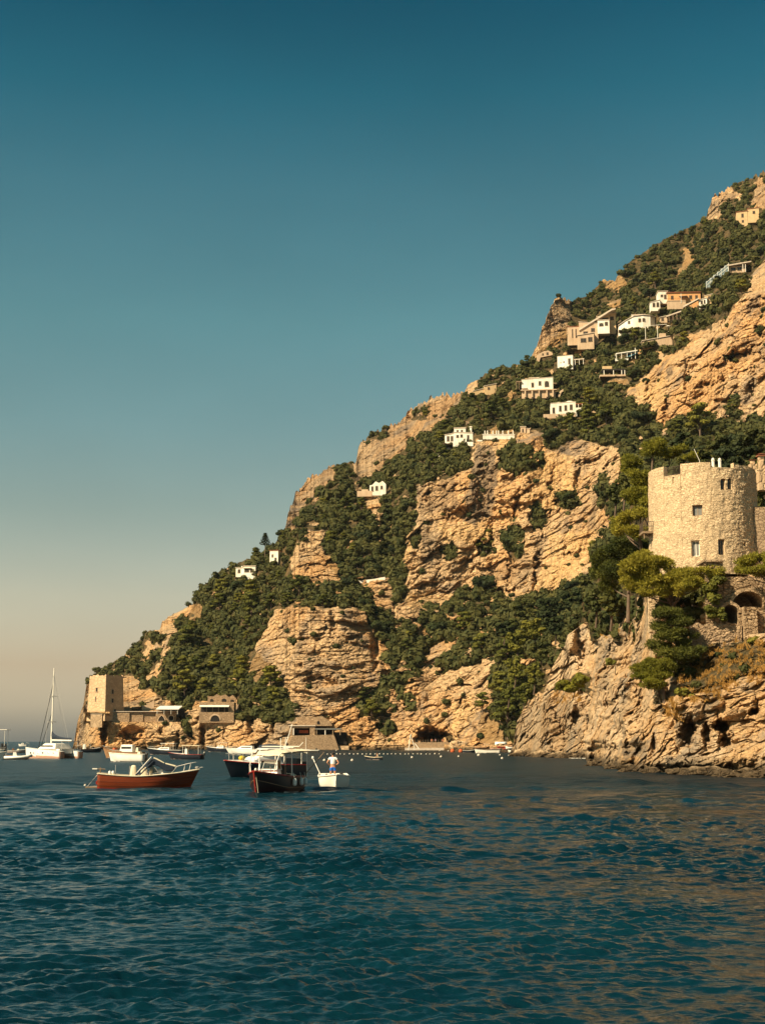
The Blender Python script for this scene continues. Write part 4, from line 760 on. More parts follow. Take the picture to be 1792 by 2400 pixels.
win(e, fx, fz, [(1069, 1074, 1021, 1026.5), (1078.5, 1083, 1020, 1026), (1094, 1098, 1022, 1033)], 0); win(e, fx, fz, [(1046, 1051, 1021, 1032), (1055, 1060, 1021, 1032)], 2); win(e, fx, fz, [(1068, 1072, 1006, 1012), (1078, 1082, 1006, 1012)], 3.2)
m = MB(); q = fx(1101); m.box(q-.4, q+.5, 2, 3, fz(1017), fz(1001)); m.box(q-.6, q+.7, 1.8, 3.2, fz(1001), fz(999)); m.build('chimney', wallw, e)
posts(e, fx, fz, (1065, 1074, 1083, 1092), 1031, 1044, -2.2, wallw, .3, 'gate_pier')
m = MB(); m.box(fx(1062), fx(1110), -2.4, -2.1, fz(1050), fz(1040)); m.build('terrace_wall', wallw, e)
o = atv(1027, 1066, D1(Mdepth, 1045, 1066)-6); D_ = o.y; e = empty('garden_wall', o, 0, 'curving white wall of the terrace below the villa on the brink', 'wall')
m = MB(); pts = [(float(at(x, y, D_)[0])-o.x, float(at(x, y, D_)[2])-o.z, dy) for x, y, dy in ((1026, 1062, 2), (1034, 1056, 1), (1044, 1051, 0), (1054, 1048, -.5), (1064, 1046, 0))]
for (xa, za, ya), (xb, zb_, yb_) in zip(pts[:-1], pts[1:]): m.add([(xa, ya, za-1.6), (xb, yb_, zb_-1.6), (xb, yb_, zb_), (xa, ya, za), (xa, ya+.5, za-1.6), (xb, yb_+.5, zb_-1.6), (xb, yb_+.5, zb_), (xa, ya+.5, za)], [(0, 1, 2, 3), (5, 4, 7, 6), (3, 2, 6, 7), (0, 3, 7, 4), (1, 5, 6, 2)])
m.build('wall', wallw, e)
e, fx, fz = new('villawall', 'terrace', 'long white balustraded terrace wall right of the villa on the brink', 'terrace')
m = MB(); m.box(fx(1131), fx(1205), 0, .5, fz(1038)-2, fz(1019)); m.box(fx(1118), fx(1131)-.01, .3, .8, fz(1034), fz(1031)); m.build('wall', wallw, e)
m = MB(); m.box(fx(1131)-.2, fx(1205)+.2, -.2, .7, fz(1019)+.01, fz(1017.5)); m.build('coping', white, e)
for p in (1136, 1142, 1155, 1163, 1168, 1178, 1191, 1202): m = MB(); q = fx(p); m.lathe([(.22, 0), (.2, .7), (.34, .75), (.34, .9), (.2, .95), (.28, 1.3), (.12, 1.6)], 8, (q, .2, fz(1017.5)+.01)); m.build('finial', white, e)
e, fx, fz = new('chapel', 'hut', 'little tan masonry hut at the right end of the white terrace wall', 'hut', .2)
block(e, fx, fz, 1219, 1231, 1001, 1014, 0, 4, wallt, roofp); block(e, fx, fz, 1231, 1240, 1006, 1014, .5, 3, wallt, roofp, slope=-.3); win(e, fx, fz, [(1223, 1226, 1006, 1013)], 0)
e, fx, fz = new('ruin', 'ruined_house', 'roofless pale ruin on a spur left of the big cliff', 'ruin', .1)
m = MB(); m.prism([(fx(866), fz(1162)), (fx(904), fz(1162)), (fx(904), fz(1136)), (fx(896), fz(1128)), (fx(888), fz(1133)), (fx(880), fz(1129)), (fx(872), fz(1137)), (fx(866), fz(1138))], 0, 5); m.build('wall', wallw, e)
win(e, fx, fz, [(870, 874, 1141, 1152, 1), (880, 885, 1140, 1150, 1), (892, 896, 1140, 1147)], 0)
m = MB(); m.box(fx(838), fx(873), -2.5, -2, fz(1166), fz(1153)); m.box(fx(848), fx(863), -2, 1, fz(1153)+.01, fz(1149)); m.build('terrace_wall', wallt, e)
e, fx, fz = new('house5', 'house', 'white house with one arched and two plain openings on stone arches, highest on the left', yaw=.1)
block(e, fx, fz, 1222, 1295, 886, 915, 0, 8, wallw, roofp, slope=.9, over=.12); block(e, fx, fz, 1240, 1262, 883, 887, 3, 4, wallw, roofp)
win(e, fx, fz, [(1245, 1250, 898, 908, 1), (1262, 1267, 895, 904), (1276, 1285, 895, 908, 1)], 0)
m = MB(); m.box(fx(1222), fx(1234), -1.8, -.01, fz(912), fz(908.5)); m.build('bay', wallw, e)
m = MB(); m.box(fx(1209), fx(1222), -1, 2, fz(896), fz(894)); m.build('pergola_roof', timber, e); m = MB(); m.box(fx(1295), fx(1303), -1, 2, fz(902), fz(900)); m.build('door_canopy', timber, e); posts(e, fx, fz, (1210, 1216), 896, 914, -.8, timber, .12)
m = MB(); m.box(fx(1219), fx(1303), -2.6, -.02, fz(918.5), fz(916.5)); m.build('terrace_floor', wallt, e)
m = MB(); m.box(fx(1222), fx(1300), -1.5, -1., fz(936), fz(918.6)); m.build('terrace_wall', wallt, e)
for p in (1230, 1246, 1262, 1280, 1294): m = MB(); m.box(fx(p)-.35, fx(p)+.35, -2.5, -1.51, fz(934), fz(918.6)); m.build('pier', wallt, e)
m = MB(); r = fx(1309)-fx(1300); cx, zc = fx(1322), fz(930)   # arch beside it
m.prism([(cx-3.2, zc-4), (cx-2.2, zc-4), (cx-2.2, zc)]+[(cx+2.2*math.cos(q), zc+2.2*math.sin(q)) for q in np.linspace(math.pi, 0, 9)][1:]+[(cx+2.2, zc-4), (cx+3.2, zc-4), (cx+3.2, zc)]+[(cx+3.2*math.cos(q), zc+3.2*math.sin(q)) for q in np.linspace(0, math.pi, 9)][1:], -1, -.2); m.build('garden_arch', wallt, e)
e, fx, fz = new('house6', 'house', 'white house with four tall dark windows and a porch on stilts above the cliff', yaw=.08)
block(e, fx, fz, 1290, 1348, 943, 970, 0, 8, wallw, roofp, slope=.6, over=.1); m = MB(); cx = fx(1336); m.lathe([(2.6, 0), (2.2, .5), (1.2, .9), (.1, 1.05)], 14, (cx, 4, fz(943)+.28)); m.build('dome', wallw, e)
m = MB(); cx = fx(1310); m.lathe([(2.2, 0), (1.9, .4), (1., .75), (.1, .85)], 14, (cx, 4, fz(943)-.05)); m.build('dome', wallw, e)
win(e, fx, fz, [(1294.5, 1299, 956, 968.5), (1309.7, 1314.3, 952, 964), (1322, 1327, 951, 962.5), (1334.6, 1340, 949.5, 961)], 0)
m = MB(); m.box(fx(1348)+.01, fx(1368), -.4, 5, fz(964), fz(962.2)); m.box(fx(1348)+.01, fx(1368), -.4, -.2, fz(962.2), fz(957)); m.box(fx(1368)-.2, fx(1368), -.19, 5, fz(962.2), fz(957)); m.build('porch', wallw, e)
m = MB(); m.box(fx(1348)+.01, fx(1364), -.3, 5, fz(948.5), fz(947)); m.build('porch_roof', rooft, e); posts(e, fx, fz, (1354, 1363), 948.5, 957, -.2, wallw, .12); posts(e, fx, fz, (1349.5, 1357, 1366.5), 964, 977, 0, white, .16, 'stilt')
m = MB(); m.box(fx(1272), fx(1346), -3, -2.5, fz(984), fz(974)); m.build('terrace_wall', wallt, e)
e, fx, fz = new('house7', 'house', 'small white house with a round window and a little porch roof to its right', yaw=.35)
block(e, fx, fz, 1305.5, 1340, 836, 861.5, 0, 6, wallw, roofp, over=.08); win(e, fx, fz, [(1330, 1334.5, 843, 856)], 0)
m = MB(); m.lathe([(.45, 0), (.45, .06)], 14, T=Matrix.Translation((fx(1320), -.01, fz(850))) @ Matrix.Rotation(R(90), 4, 'X')); o = m.build('round_window', dark, e)
m = MB(); m.box(fx(1313)-.2, fx(1313)+.25, -.05, .02, fz(852.5), fz(849.5)); m.build('pane', dark, e); m = MB(); m.box(fx(1343), fx(1366), -1, 2, fz(848.5), fz(846.5)); m.build('porch_roof', roofp, e); posts(e, fx, fz, (1346, 1355, 1364), 848.5, 860, -.8, white, .1)
e, fx, fz = new('long', 'terraced_house', 'long tan house stepping up the slope under a slanting pale roof', 'terraced house', .15)
block(e, fx, fz, 1329, 1358, 764, 797, 2, 8, wallt, rooft, found=2.5); block(e, fx, fz, 1356, 1400, 762, 800, 0, 8, wallt, roofp, slope=-1.5, found=2.5); block(e, fx, fz, 1398, 1441, 733, 772, 4, 9, wally, roofp, slope=2.2, over=.5, found=2.5)
block(e, fx, fz, 1399, 1426, 755, 776, -1, 4.9, wallw, roofp, over=.3, found=2.5); block(e, fx, fz, 1352, 1390, 788, 817, -4.5, 4.4, wallt, roofp, slope=1.2, over=.4, found=2)
m = MB(); m.prism([(fx(1356), fz(773)), (fx(1432), fz(729)), (fx(1441), fz(728)), (fx(1441), fz(731)), (fx(1432), fz(733)), (fx(1356), fz(777))], -.8, 3.9); m.build('long_roof', roofp, e)
win(e, fx, fz, [(1340, 1342, 770, 790), (1348, 1350, 770, 790)], 2); win(e, fx, fz, [(1366, 1376, 779, 787), (1384, 1392, 772, 780)], 0); win(e, fx, fz, [(1403, 1412, 762, 769, 1), (1416, 1422, 760, 768)], -1); win(e, fx, fz, [(1408, 1424, 744, 750), (1428, 1436, 742, 750)], 4); win(e, fx, fz, [(1360, 1372, 800, 809), (1377, 1386, 798, 808)], -4.5)
e, fx, fz = new('curved', 'villa', 'bright white villa with a long bowed front and flat roof between pine and terraces', 'villa', .1)
m = MB(); A_ = [(1450, 772, 761, 2.5), (1466, 768, 751, .8), (1484, 764, 743, -.3), (1505, 761, 741, -.6), (1522, 760, 742, 0), (1534, 762, 744, 2.5)]
P0 = [(fx(a), y, fz(b)-6) for a, b, c, y in A_]; P1 = [(fx(a), y, fz(c)) for a, b, c, y in A_]; m.grid([P0, P1]); m.grid([P1, [(p[0], 9, p[2]) for p in P1]]); m.grid([[(P0[0][0], 9, P0[0][2]), P0[0]], [(P1[0][0], 9, P1[0][2]), P1[0]]]); m.grid([[(P0[-1][0], 9, P0[-1][2]), P0[-1]], [(P1[-1][0], 9, P1[-1][2]), P1[-1]]]); m.build('wall', wallw, e)
m = MB(); m.grid([[(p[0]+dx, p[1]-.5, p[2]+.05) for p, dx in zip(P1, (-.5, 0, 0, 0, 0, .5))], [(p[0]+dx, p[1]-.5, p[2]+.4) for p, dx in zip(P1, (-.5, 0, 0, 0, 0, .5))], [(p[0], 9, p[2]+.4) for p in P1]]); m.build('roof', roofp, e)
block(e, fx, fz, 1481, 1512, 734, 742, 4, 5, wallw, roofp, found=0)
win(e, fx, fz, [(1494.7, 1500, 749, 756), (1504, 1509, 748.5, 755.5)], -.62); win(e, fx, fz, [(1471, 1476, 753, 758.6)], .25); win(e, fx, fz, [(1456, 1461, 764, 768.5)], 1.9)
m = MB(); m.box(fx(1525), fx(1528), 4, 5, fz(742), fz(733)); m.build('chimney', wallw, e)
e, fx, fz = new('orange', 'villa', 'large orange villa with a dark red eave above its walled terrace', 'villa', .06)
block(e, fx, fz, 1564, 1640, 687, 710, 0, 9, wallo, rooft, over=.6, found=3); block(e, fx, fz, 1543, 1565, 681, 703, 1.5, 7, wallw, roofp, over=.3); block(e, fx, fz, 1524, 1546, 703, 722, 0, 5, wallw, roofp, slope=1.2)
win(e, fx, fz, [(1549, 1554, 689, 694), (1557, 1562, 689, 699, 1)], 1.5); win(e, fx, fz, [(1572, 1577, 694, 702), (1614, 1620, 694, 702), (1628, 1633, 694, 702)], 0); win(e, fx, fz, [(1529, 1534, 710, 719, 1), (1538, 1543, 709, 719, 1)], 0)
m = MB(); m.add([(fx(1590), -2.2, fz(699)), (fx(1609), -2.2, fz(698)), (fx(1609), -.02, fz(694)), (fx(1590), -.02, fz(695)), (fx(1590), -2.2, fz(700)), (fx(1609), -2.2, fz(699))], [(0, 1, 2, 3), (0, 4, 5, 1)]); m.build('awning', shut, e, solid=.05)
m = MB(); m.box(fx(1560), fx(1603), -3.8, -.05, fz(711), fz(709.5)); m.box(fx(1560), fx(1603), -3.6, -3.2, fz(730), fz(711.1)); m.build('terrace', wallt, e)
m = MB()
for p in np.linspace(1560, 1603, 20): m.tube([(fx(p), -3.6, fz(709.5)), (fx(p), -3.6, fz(704.5))], .035, 4)
m.tube([(fx(1560), -3.6, fz(704.5)), (fx(1603), -3.6, fz(704.5))], .06, 5); m.build('railing', iron, e); m = MB(); m.tube([(fx(1592.5), -3.8, fz(716)), (fx(1592.5), -3.8, fz(694))], .12, 6); m.build('lamp_post', white, e)
e, fx, fz = new('cottage', 'cottage', 'small cream cottage with slanting eaves right of the orange villa', 'cottage', .2)
block(e, fx, fz, 1637, 1655, 699, 717, 0, 5, wallw, roofp, slope=1.); block(e, fx, fz, 1650, 1668, 689, 704, 1.5, 5, wally, roofp, slope=.8); win(e, fx, fz, [(1641, 1645, 705, 713), (1648, 1651, 704, 712)], 0); win(e, fx, fz, [(1658, 1662, 694, 700)], 1.5)
m = MB(); m.prism([(fx(1601), fz(716)), (fx(1637), fz(699)), (fx(1637), fz(702)), (fx(1601), fz(720))], -1, 1.6); m.build('lean_to_roof', roofp, e); posts(e, fx, fz, (1606, 1620, 1632), 714, 722, -.8, timber, .12)
e, fx, fz = new('lower', 'garden_house', 'low tan garden house with an open front beneath the orange villa', 'garden house', .12)
block(e, fx, fz, 1546, 1562, 741, 755, 0, 4, wallt, roofp, slope=.8, over=.4); m = MB(); m.prism([(fx(1560), fz(742)), (fx(1594), fz(731)), (fx(1594), fz(734)), (fx(1560), fz(745))], -1.2, 3); m.build('roof', roofp, e); posts(e, fx, fz, (1566, 1575, 1584, 1592), 737, 755, -1, timber, .14); m = MB(); m.box(fx(1562), fx(1594), 2, 3, fz(755), fz(742)); m.build('back_wall', wallt, e); win(e, fx, fz, [(1549, 1554, 746, 752)], 0)
e, fx, fz = new('grey', 'house', 'grey flat-roofed house with a glass stair wing on the upper right slope', yaw=.05)
block(e, fx, fz, 1706, 1746, 624, 640, 0, 6, wallt, None); m = MB(); m.prism([(fx(1703), fz(623)), (fx(1758), fz(614.5)), (fx(1758), fz(617)), (fx(1703), fz(626))], -1.6, 6.5); m.build('roof', roofp, e); posts(e, fx, fz, (1704.5, 1738, 1744), 622, 640, -1.4, white, .12); win(e, fx, fz, [(1712, 1722, 628, 635), (1727, 1736, 627, 634)], 0, pm=dark)
m = MB(); n = 6
for i in range(n): xa, xb = fx(1653+i*8.8), fx(1653+(i+1)*8.8); za, zb_ = fz(672-i*7.2), fz(672-(i+1)*7.2); m.box(xa, xb-.08, -1+.02*i, .8, za-.5, zb_+1.2)
m.build('glass_wing', glassy, e); m = MB()
for i in range(n+1): x_ = fx(1653+i*8.8); z_ = fz(672-i*7.2); m.tube([(x_, -1.2, z_-1), (x_, -1.2, z_+2.4)], .08, 5)
m.tube([(fx(1653), -1.2, fz(672)+2), (fx(1706), -1.2, fz(629)+2)], .08, 5); m.tube([(fx(1653), -1.2, fz(672)+.4), (fx(1706), -1.2, fz(629)+.4)], .08, 5); m.build('stair_frame', white, e)
e, fx, fz = new('top', 'house', 'ochre two-storey house beneath the crag at the top right', yaw=.18)
block(e, fx, fz, 1725, 1750, 496, 526, 0, 7, wally, rooft, slope=.5, over=.3); block(e, fx, fz, 1750.3, 1776, 490, 518, .2, 7, wally, rooft, slope=.4, over=.3)
win(e, fx, fz, [(1736.5, 1741, 502, 510), (1737, 1741, 517, 522)], 0); win(e, fx, fz, [(1762, 1767, 497, 503)], .2)
e, fx, fz = new('ochre', 'house', 'yellowish blank-walled house with a sloping roof near the skyline', yaw=-.1)
block(e, fx, fz, 1135, 1163, 898, 925, 0, 5, wally, roofp, slope=1.5); block(e, fx, fz, 1110, 1135, 909, 925, .6, 4, wally, roofp, slope=1.6); win(e, fx, fz, [(1143, 1147, 907, 912)], 0)
e, fx, fz = new('pergola', 'pergola', 'white pergola with slim posts over a blue sheet on the green slope', 'pergola', .05)
m = MB(); m.prism([(fx(1442), fz(829)), (fx(1492), fz(822)), (fx(1492), fz(824)), (fx(1442), fz(831))], -1, 3.5); m.build('pergola_roof', white, e); posts(e, fx, fz, (1443, 1455, 1468, 1478), 829, 842, -.8, white, .13); posts(e, fx, fz, (1487,), 817, 842, -.8, white, .14)
m = MB(); m.add([(fx(1466), -1.4, fz(842)), (fx(1495), -1.4, fz(828)), (fx(1495), 1, fz(825)), (fx(1466), 1, fz(834))], [(0, 1, 2, 3)]); m.build('blue_sheet', blueg, e, solid=.08); m = MB(); m.box(fx(1440), fx(1470), -1.5, -1., fz(848), fz(842)); m.build('terrace_wall', wallw, e)
e, fx, fz = new('pavilion', 'pavilion', 'dark-roofed open pavilion with white posts at the edge of the upper cliff', 'pavilion', .05)
m = MB(); m.box(fx(1410), fx(1463), -1, 4.5, fz(869), fz(866)); m.build('roof', shut, e); m = MB(); m.box(fx(1412), fx(1434), 1, 3, fz(866)+.01, fz(857)); m.build('loft', wally, e); posts(e, fx, fz, (1414, 1436, 1455, 1462), 869, 881, -.8, white, .16); m = MB(); m.box(fx(1404), fx(1464), -1.5, 3, fz(884), fz(880)); m.build('floor', wallt, e)
e, fx, fz = new('terr', 'terrace', 'stone terrace with a coping below the white bowed villa', 'terrace', .05)
m = MB(); m.prism([(fx(1505), fz(815)), (fx(1574), fz(815)), (fx(1574), fz(788)), (fx(1505), fz(800))], 0, 4); m.build('wall', wallt, e); m = MB(); m.box(fx(1545), fx(1560), .5, 3, fz(792), fz(781)); m.build('hut', wallt, e)
m = MB(); m.prism([(fx(1503), fz(800)+.1), (fx(1575), fz(788)+.1), (fx(1575), fz(786.5)), (fx(1503), fz(798))], -.4, 4.3); m.build('coping', roofp, e); posts(e, fx, fz, (1512, 1540), 765, 795, -.2, white, .1, 'pole'); m = MB(); m.tube([(fx(1508), -.2, fz(765)), (fx(1562), -.2, fz(761))], .12, 5); m.build('beam', white, e)
o = atv(1565, 775, SITES['terr'][4]-1); e = empty('parasol', o, 0, 'small white parasol standing on the terrace right of the bowed villa', 'parasol'); m = MB(); m.tube([(0, 0, -1), (0, 0, 2.3)], .05, 6); m.build('pole', white, e); m = MB(); m.lathe([(1.5, 1.9), (.7, 2.35), (.05, 2.6)], 10); m.build('canopy', white, e)
e, fx, fz = new('old', 'ruined_terrace', 'crumbling tan terrace walls near the ridge left of the round-window house', 'ruin', .1)
m = MB(); m.prism([(fx(1256), fz(850)), (fx(1262), fz(850)), (fx(1266), fz(838)), (fx(1294), fz(833)), (fx(1294), fz(828)), (fx(1284), fz(822)), (fx(1270), fz(825)), (fx(1258), fz(832))], 0, 3); m.build('wall', wallt, e); win(e, fx, fz, [(1270, 1273, 829, 833), (1280, 1284, 827, 832)], 0)

# coast road parapet
D_ = D1(Mdepth, 850, 1358)-4; o = atv(798, 1367, D_); e = empty('road_parapet', o, 0, 'pale parapet of a cliff road with a thin railing, right of the layered cliff top', 'wall')
X_ = lambda p: float(at(p, 1360, D_)[0])-o.x; Z_ = lambda p: float(at(800, p, D_)[2])-o.z
m = MB(); m.prism([(X_(798), Z_(1366)-2), (X_(902), Z_(1352)-2), (X_(902), Z_(1352)), (X_(875), Z_(1357)), (X_(840), Z_(1361)), (X_(798), Z_(1365.5))], 0, .6); m.build('wall', wallw, e)
m = MB()
for p in np.linspace(800, 901, 22): q = X_(p); zz = Z_(np.interp(p, [798, 840, 875, 902], [1365.5, 1361, 1357, 1352])); m.tube([(q, .3, zz), (q, .3, zz+1.1)], .04, 4)
m.tube([(X_(p), .3, Z_(q)+1.1) for p, q in ((798, 1365.5), (840, 1361), (875, 1357), (902, 1352))], .05, 5); m.build('railing', iron, e)

# ---------- shore buildings ----------
Dq = SITES['stower'][4]; o = atv(246.5, 1671, Dq); s_ = Dq/FPX*1.01; e = empty('square_tower', o, 0, 'square medieval tower of plain tan plaster on the far left headland', 'tower')
a_ = 54*s_; th = R(36); h = 87*s_; ux = Vector((-math.cos(th), math.sin(th), 0)); uy = Vector((math.sin(th), math.cos(th), 0))   # edges going left and right from the near corner
def sq(u, v, z, b=1.): return tuple(ux*(u*a_*b)+uy*(v*a_*b)+Vector((0, 0, z)))
n = 40; m = MB()
def face(c0_, c1_):
    rows = []
    for k in range(n+1):
        z = -3+(h+3)*k/n; bt = .05*(1-z/h)
        row = []
        for i in range(n+1):
            t = i/n; u = c0_[0]*(1-t)+c1_[0]*t; v = c0_[1]*(1-t)+c1_[1]*t; u = u+(u-.5)*bt*2; v = v+(v-.5)*bt*2
            top = .35*math.sin(t*17+c0_[0]*3)*math.sin(t*7+1) if k == n else 0
            row.append(sq(u, v, z+top))
        rows.append(row)
    m.grid(rows)
for c0_, c1_ in (((1, 0), (0, 0)), ((0, 0), (0, 1)), ((0, 1), (1, 1)), ((1, 1), (1, 0))): face(c0_, c1_)
m.add([sq(0, 0, h-.8), sq(1, 0, h-.8), sq(1, 1, h-.8), sq(0, 1, h-.8)], [(0, 1, 2, 3)]); m.build('wall', plast, e)
def sqwin(side, t, z, w_, hh, arch=0):
    bt = .05*(1-z/h)+.004; T = Matrix.Translation(Vector(sq(t, -bt, z) if side == 0 else sq(-bt, t, z)))
    ang = math.atan2((-ux).y, (-ux).x) if side == 0 else math.atan2(uy.y, uy.x); T = T @ Matrix.Rotation(ang, 4, 'Z')
    f = MB(); f.box(-w_-.14, -w_, -.12, .05, 0, hh, T); f.box(w_, w_+.14, -.12, .05, 0, hh, T); f.box(-w_-.14, w_+.14, -.12, .05, hh, hh+.15, T); f.box(-w_-.2, w_+.2, -.2, .05, -.15, 0, T); o_ = f.build('window', wallt, e)
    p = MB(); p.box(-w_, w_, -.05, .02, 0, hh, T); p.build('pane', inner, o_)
sqwin(0, .52, (1671-1622)*s_, .42, 1.5); sqwin(0, .56, (1671-1643)*s_, .2, 1.6); sqwin(1, .38, (1668-1624)*s_, .42, 1.6); sqwin(1, .38, (1668-1644)*s_, .42, 1.5); sqwin(1, .52, (1668-1665)*s_, .45, 1.)
m = MB(); T = Matrix.Translation(Vector(sq(.35, -.12, -1.4))); m.box(-2.1, 2.2, -1.5, 1.4, -4, .9, T); m.build('plinth', plast, e); m = MB(); m.box(-2.2, 2.3, -1.6, 1.5, .91, 1.1, T); m.build('plinth_cap', roofp, e)

D_ = 560.; o = atv(345, 1691, D_); X_ = lambda p: float(at(p, 1680, D_)[0])-o.x; Z_ = lambda p: float(at(345, p, D_)[2])-o.z
e = empty('terrace_wall', o, 0, 'long stone sea wall with a pointed arch and a round opening, right of the square tower', 'sea wall')
m = MB(); m.box(X_(265), X_(305), -1.2, 4, Z_(1704), Z_(1670.5)); m.box(X_(305)+.01, X_(336), -.6, 4, Z_(1702), Z_(1669.5)); m.box(X_(336)+.01, X_(366), -.2, 4, Z_(1700), Z_(1668.5)); m.box(X_(366)+.01, X_(414), -1., 4, Z_(1694), Z_(1669)); m.build('wall', rubble, e)
m = MB(); m.box(X_(262), X_(416), -1.5, .4, Z_(1668.4), Z_(1667)); m.build('coping', roofp, e)
def ring(cx, cz, r, y, q0=0, q1=2*math.pi, n=18, w_=.35): return [[(cx+(r+dr)*math.cos(q), y+dy, cz+(r+dr)*math.sin(q)) for q in np.linspace(q0, q1, n)] for dr, dy in ((0, 0), (0, -.25), (w_, -.25), (w_, 0))]
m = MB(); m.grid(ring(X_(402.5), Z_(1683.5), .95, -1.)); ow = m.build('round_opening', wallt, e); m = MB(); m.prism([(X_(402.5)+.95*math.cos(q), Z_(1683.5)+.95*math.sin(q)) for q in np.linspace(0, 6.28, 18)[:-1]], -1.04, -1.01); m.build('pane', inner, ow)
cx = X_(380); w_ = 1.25; pts = [(cx-w_, Z_(1690)), (cx+w_, Z_(1690)), (cx+w_*.95, Z_(1686)), (cx+w_*.6, Z_(1681)), (cx, Z_(1677)), (cx-w_*.6, Z_(1681)), (cx-w_*.95, Z_(1686))]; zc_ = Z_(1684)
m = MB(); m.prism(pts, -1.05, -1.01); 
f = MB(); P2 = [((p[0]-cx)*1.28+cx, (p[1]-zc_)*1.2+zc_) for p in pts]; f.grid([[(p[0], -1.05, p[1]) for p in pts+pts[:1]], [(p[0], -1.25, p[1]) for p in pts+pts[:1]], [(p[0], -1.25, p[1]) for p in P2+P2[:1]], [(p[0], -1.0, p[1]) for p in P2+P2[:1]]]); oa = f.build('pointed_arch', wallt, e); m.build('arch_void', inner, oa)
o = atv(395, 1668, 557); s_ = 557/FPX; e = empty('awning', o, 0, 'long flat white awning on posts over the sea wall terrace', 'awning')
m = MB(); m.add([(-27*s_, -2.5, 5*s_), (26*s_, -2.5, 5*s_), (30*s_, 2.5, 13*s_), (-22*s_, 2.5, 13*s_)], [(0, 1, 2, 3)]); m.build('canopy', white, e, solid=.3)
for q in (-24, -8, 8, 23): m = MB(); m.tube([(q*s_, -2.2, -1), (q*s_, -2.2, 5.2*s_)], .08, 6); m.build('post', white, e)
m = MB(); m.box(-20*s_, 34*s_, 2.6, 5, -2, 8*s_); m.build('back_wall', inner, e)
o = atv(365, 1664, 575); e = empty('garden_wall', o, 0, 'low pale wall climbing the rocks behind the sea wall terrace', 'wall'); m = MB(); T0 = 575/FPX
m.prism([((240-365)*T0+16, -1), ((300-365)*T0+8, -1), (-3*T0, 1), (-3*T0, 4), ((300-365)*T0+8, 2), ((240-365)*T0+16, 1.6)], -1, -.4); m.build('wall', wallt, e)
# ledge restaurant
D_ = SITES['rest'][4]-1; o = atv(508, 1670, D_); X_ = lambda p: float(at(p, 1660, D_)[0])-o.x; Z_ = lambda p: float(at(508, p, D_)[2])-o.z
e = empty('terrace_house', o, 0, 'long low terrace house with a shaded gallery and an arched window below', 'terrace house')
m = MB(); m.box(X_(468), X_(549), 1.6, 7, Z_(1670), Z_(1646)); m.box(X_(468), X_(549), -1, 1.59, Z_(1654.5), Z_(1646)); m.box(X_(468), X_(549), -1, 1.59, Z_(1694), Z_(1669)); m.box(X_(536), X_(549), -1, 1.59, Z_(1669)+.01, Z_(1654.5)-.01); m.build('wall', rubble, e)
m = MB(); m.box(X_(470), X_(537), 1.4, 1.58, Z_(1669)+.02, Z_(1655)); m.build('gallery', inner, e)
m = MB(); m.add([(X_(469), -2.4, Z_(1657)), (X_(538), -2.4, Z_(1657)), (X_(538), -1.02, Z_(1653.5)), (X_(469), -1.02, Z_(1653.5))], [(0, 1, 2, 3)]); m.build('awning', white, e, solid=.2)
for p in (471, 485, 499, 513, 527): m = MB(); m.box(X_(p)-.13, X_(p)+.13, -.9, -.6, Z_(1669)+.01, Z_(1655)); m.build('post', timber, e)
m = MB()
for p in np.linspace(470, 536, 30): m.tube([(X_(p), -.85, Z_(1669)), (X_(p), -.85, Z_(1669)+1.)], .04, 4)
m.tube([(X_(470), -.85, Z_(1669)+1), (X_(536), -.85, Z_(1669)+1)], .06, 5); m.build('railing', iron, e)
cx = X_(505.5); r = X_(516)-cx; m = MB(); m.prism([(cx-r, Z_(1691)), (cx+r, Z_(1691))]+[(cx+r*math.cos(q), Z_(1688)+(Z_(1677)-Z_(1688))*math.sin(q)) for q in np.linspace(0, math.pi, 12)], -1.04, -1.01); f = MB(); f.grid(ring(cx, Z_(1687), r, -1.01, 0, math.pi, 14, .5)); oa = f.build('arched_window', wallt, e); m.build('pane', inner, oa)
# ruined wall above with dark openings
D_ = SITES['ruinwall'][4]-.5; o = atv(520, 1646, D_); s_ = D_/FPX; e = empty('ruined_wall', o, 0, 'ragged tan wall with three dark gaps above the gallery of the terrace house', 'ruin')
m = MB(); m.prism([(-33*s_, -2), (33*s_, -2), (33*s_, 9*s_), (25*s_, 17*s_), (16*s_, 12*s_), (8*s_, 18*s_), (-4*s_, 15*s_), (-12*s_, 19*s_), (-20*s_, 13*s_), (-33*s_, 15*s_)], 0, 1); m.build('wall', rubble, e)
for x0, x1, z1 in ((-27, -19, 8), (0, 11, 9), (20, 29, 6)): m = MB(); m.prism([(x0*s_, 1*s_), (x1*s_, 1*s_), (x1*s_, z1*s_*.7), ((x0+x1)/2*s_, z1*s_), (x0*s_, z1*s_*.8)], -.05, -.01); m.build('gap', inner, e)
# beach building
D_ = SITES['beach'][4]-3; o = atv(735, 1753, D_); s_ = D_/FPX*1.0; X_ = lambda p: float(at(p, 1720, D_)[0])-o.x; Z_ = lambda p: float(at(735, p, D_)[2])-o.z
e = empty('beach_house', o, 0, 'stone beach bar with a wide dark opening on a sloping stone wall at the water', 'beach bar')
m = MB(); m.prism([(X_(672), Z_(1757)), (X_(795), Z_(1757)), (X_(783), Z_(1722)), (X_(688), Z_(1724)), (X_(680), Z_(1740))], -3, 5); m.build('sea_wall', rubble, e)
m = MB(); m.box(X_(678), X_(686), -1, 5, Z_(1724)+.02, Z_(1702)); m.box(X_(726), X_(738), -1, 5, Z_(1724)+.02, Z_(1702)); m.box(X_(686)+.01, X_(726)-.01, -1, 5, Z_(1706), Z_(1702)); m.box(X_(686)+.01, X_(726)-.01, 3, 5, Z_(1724)+.02, Z_(1706)-.01); m.build('bar_wall', rubble, e)
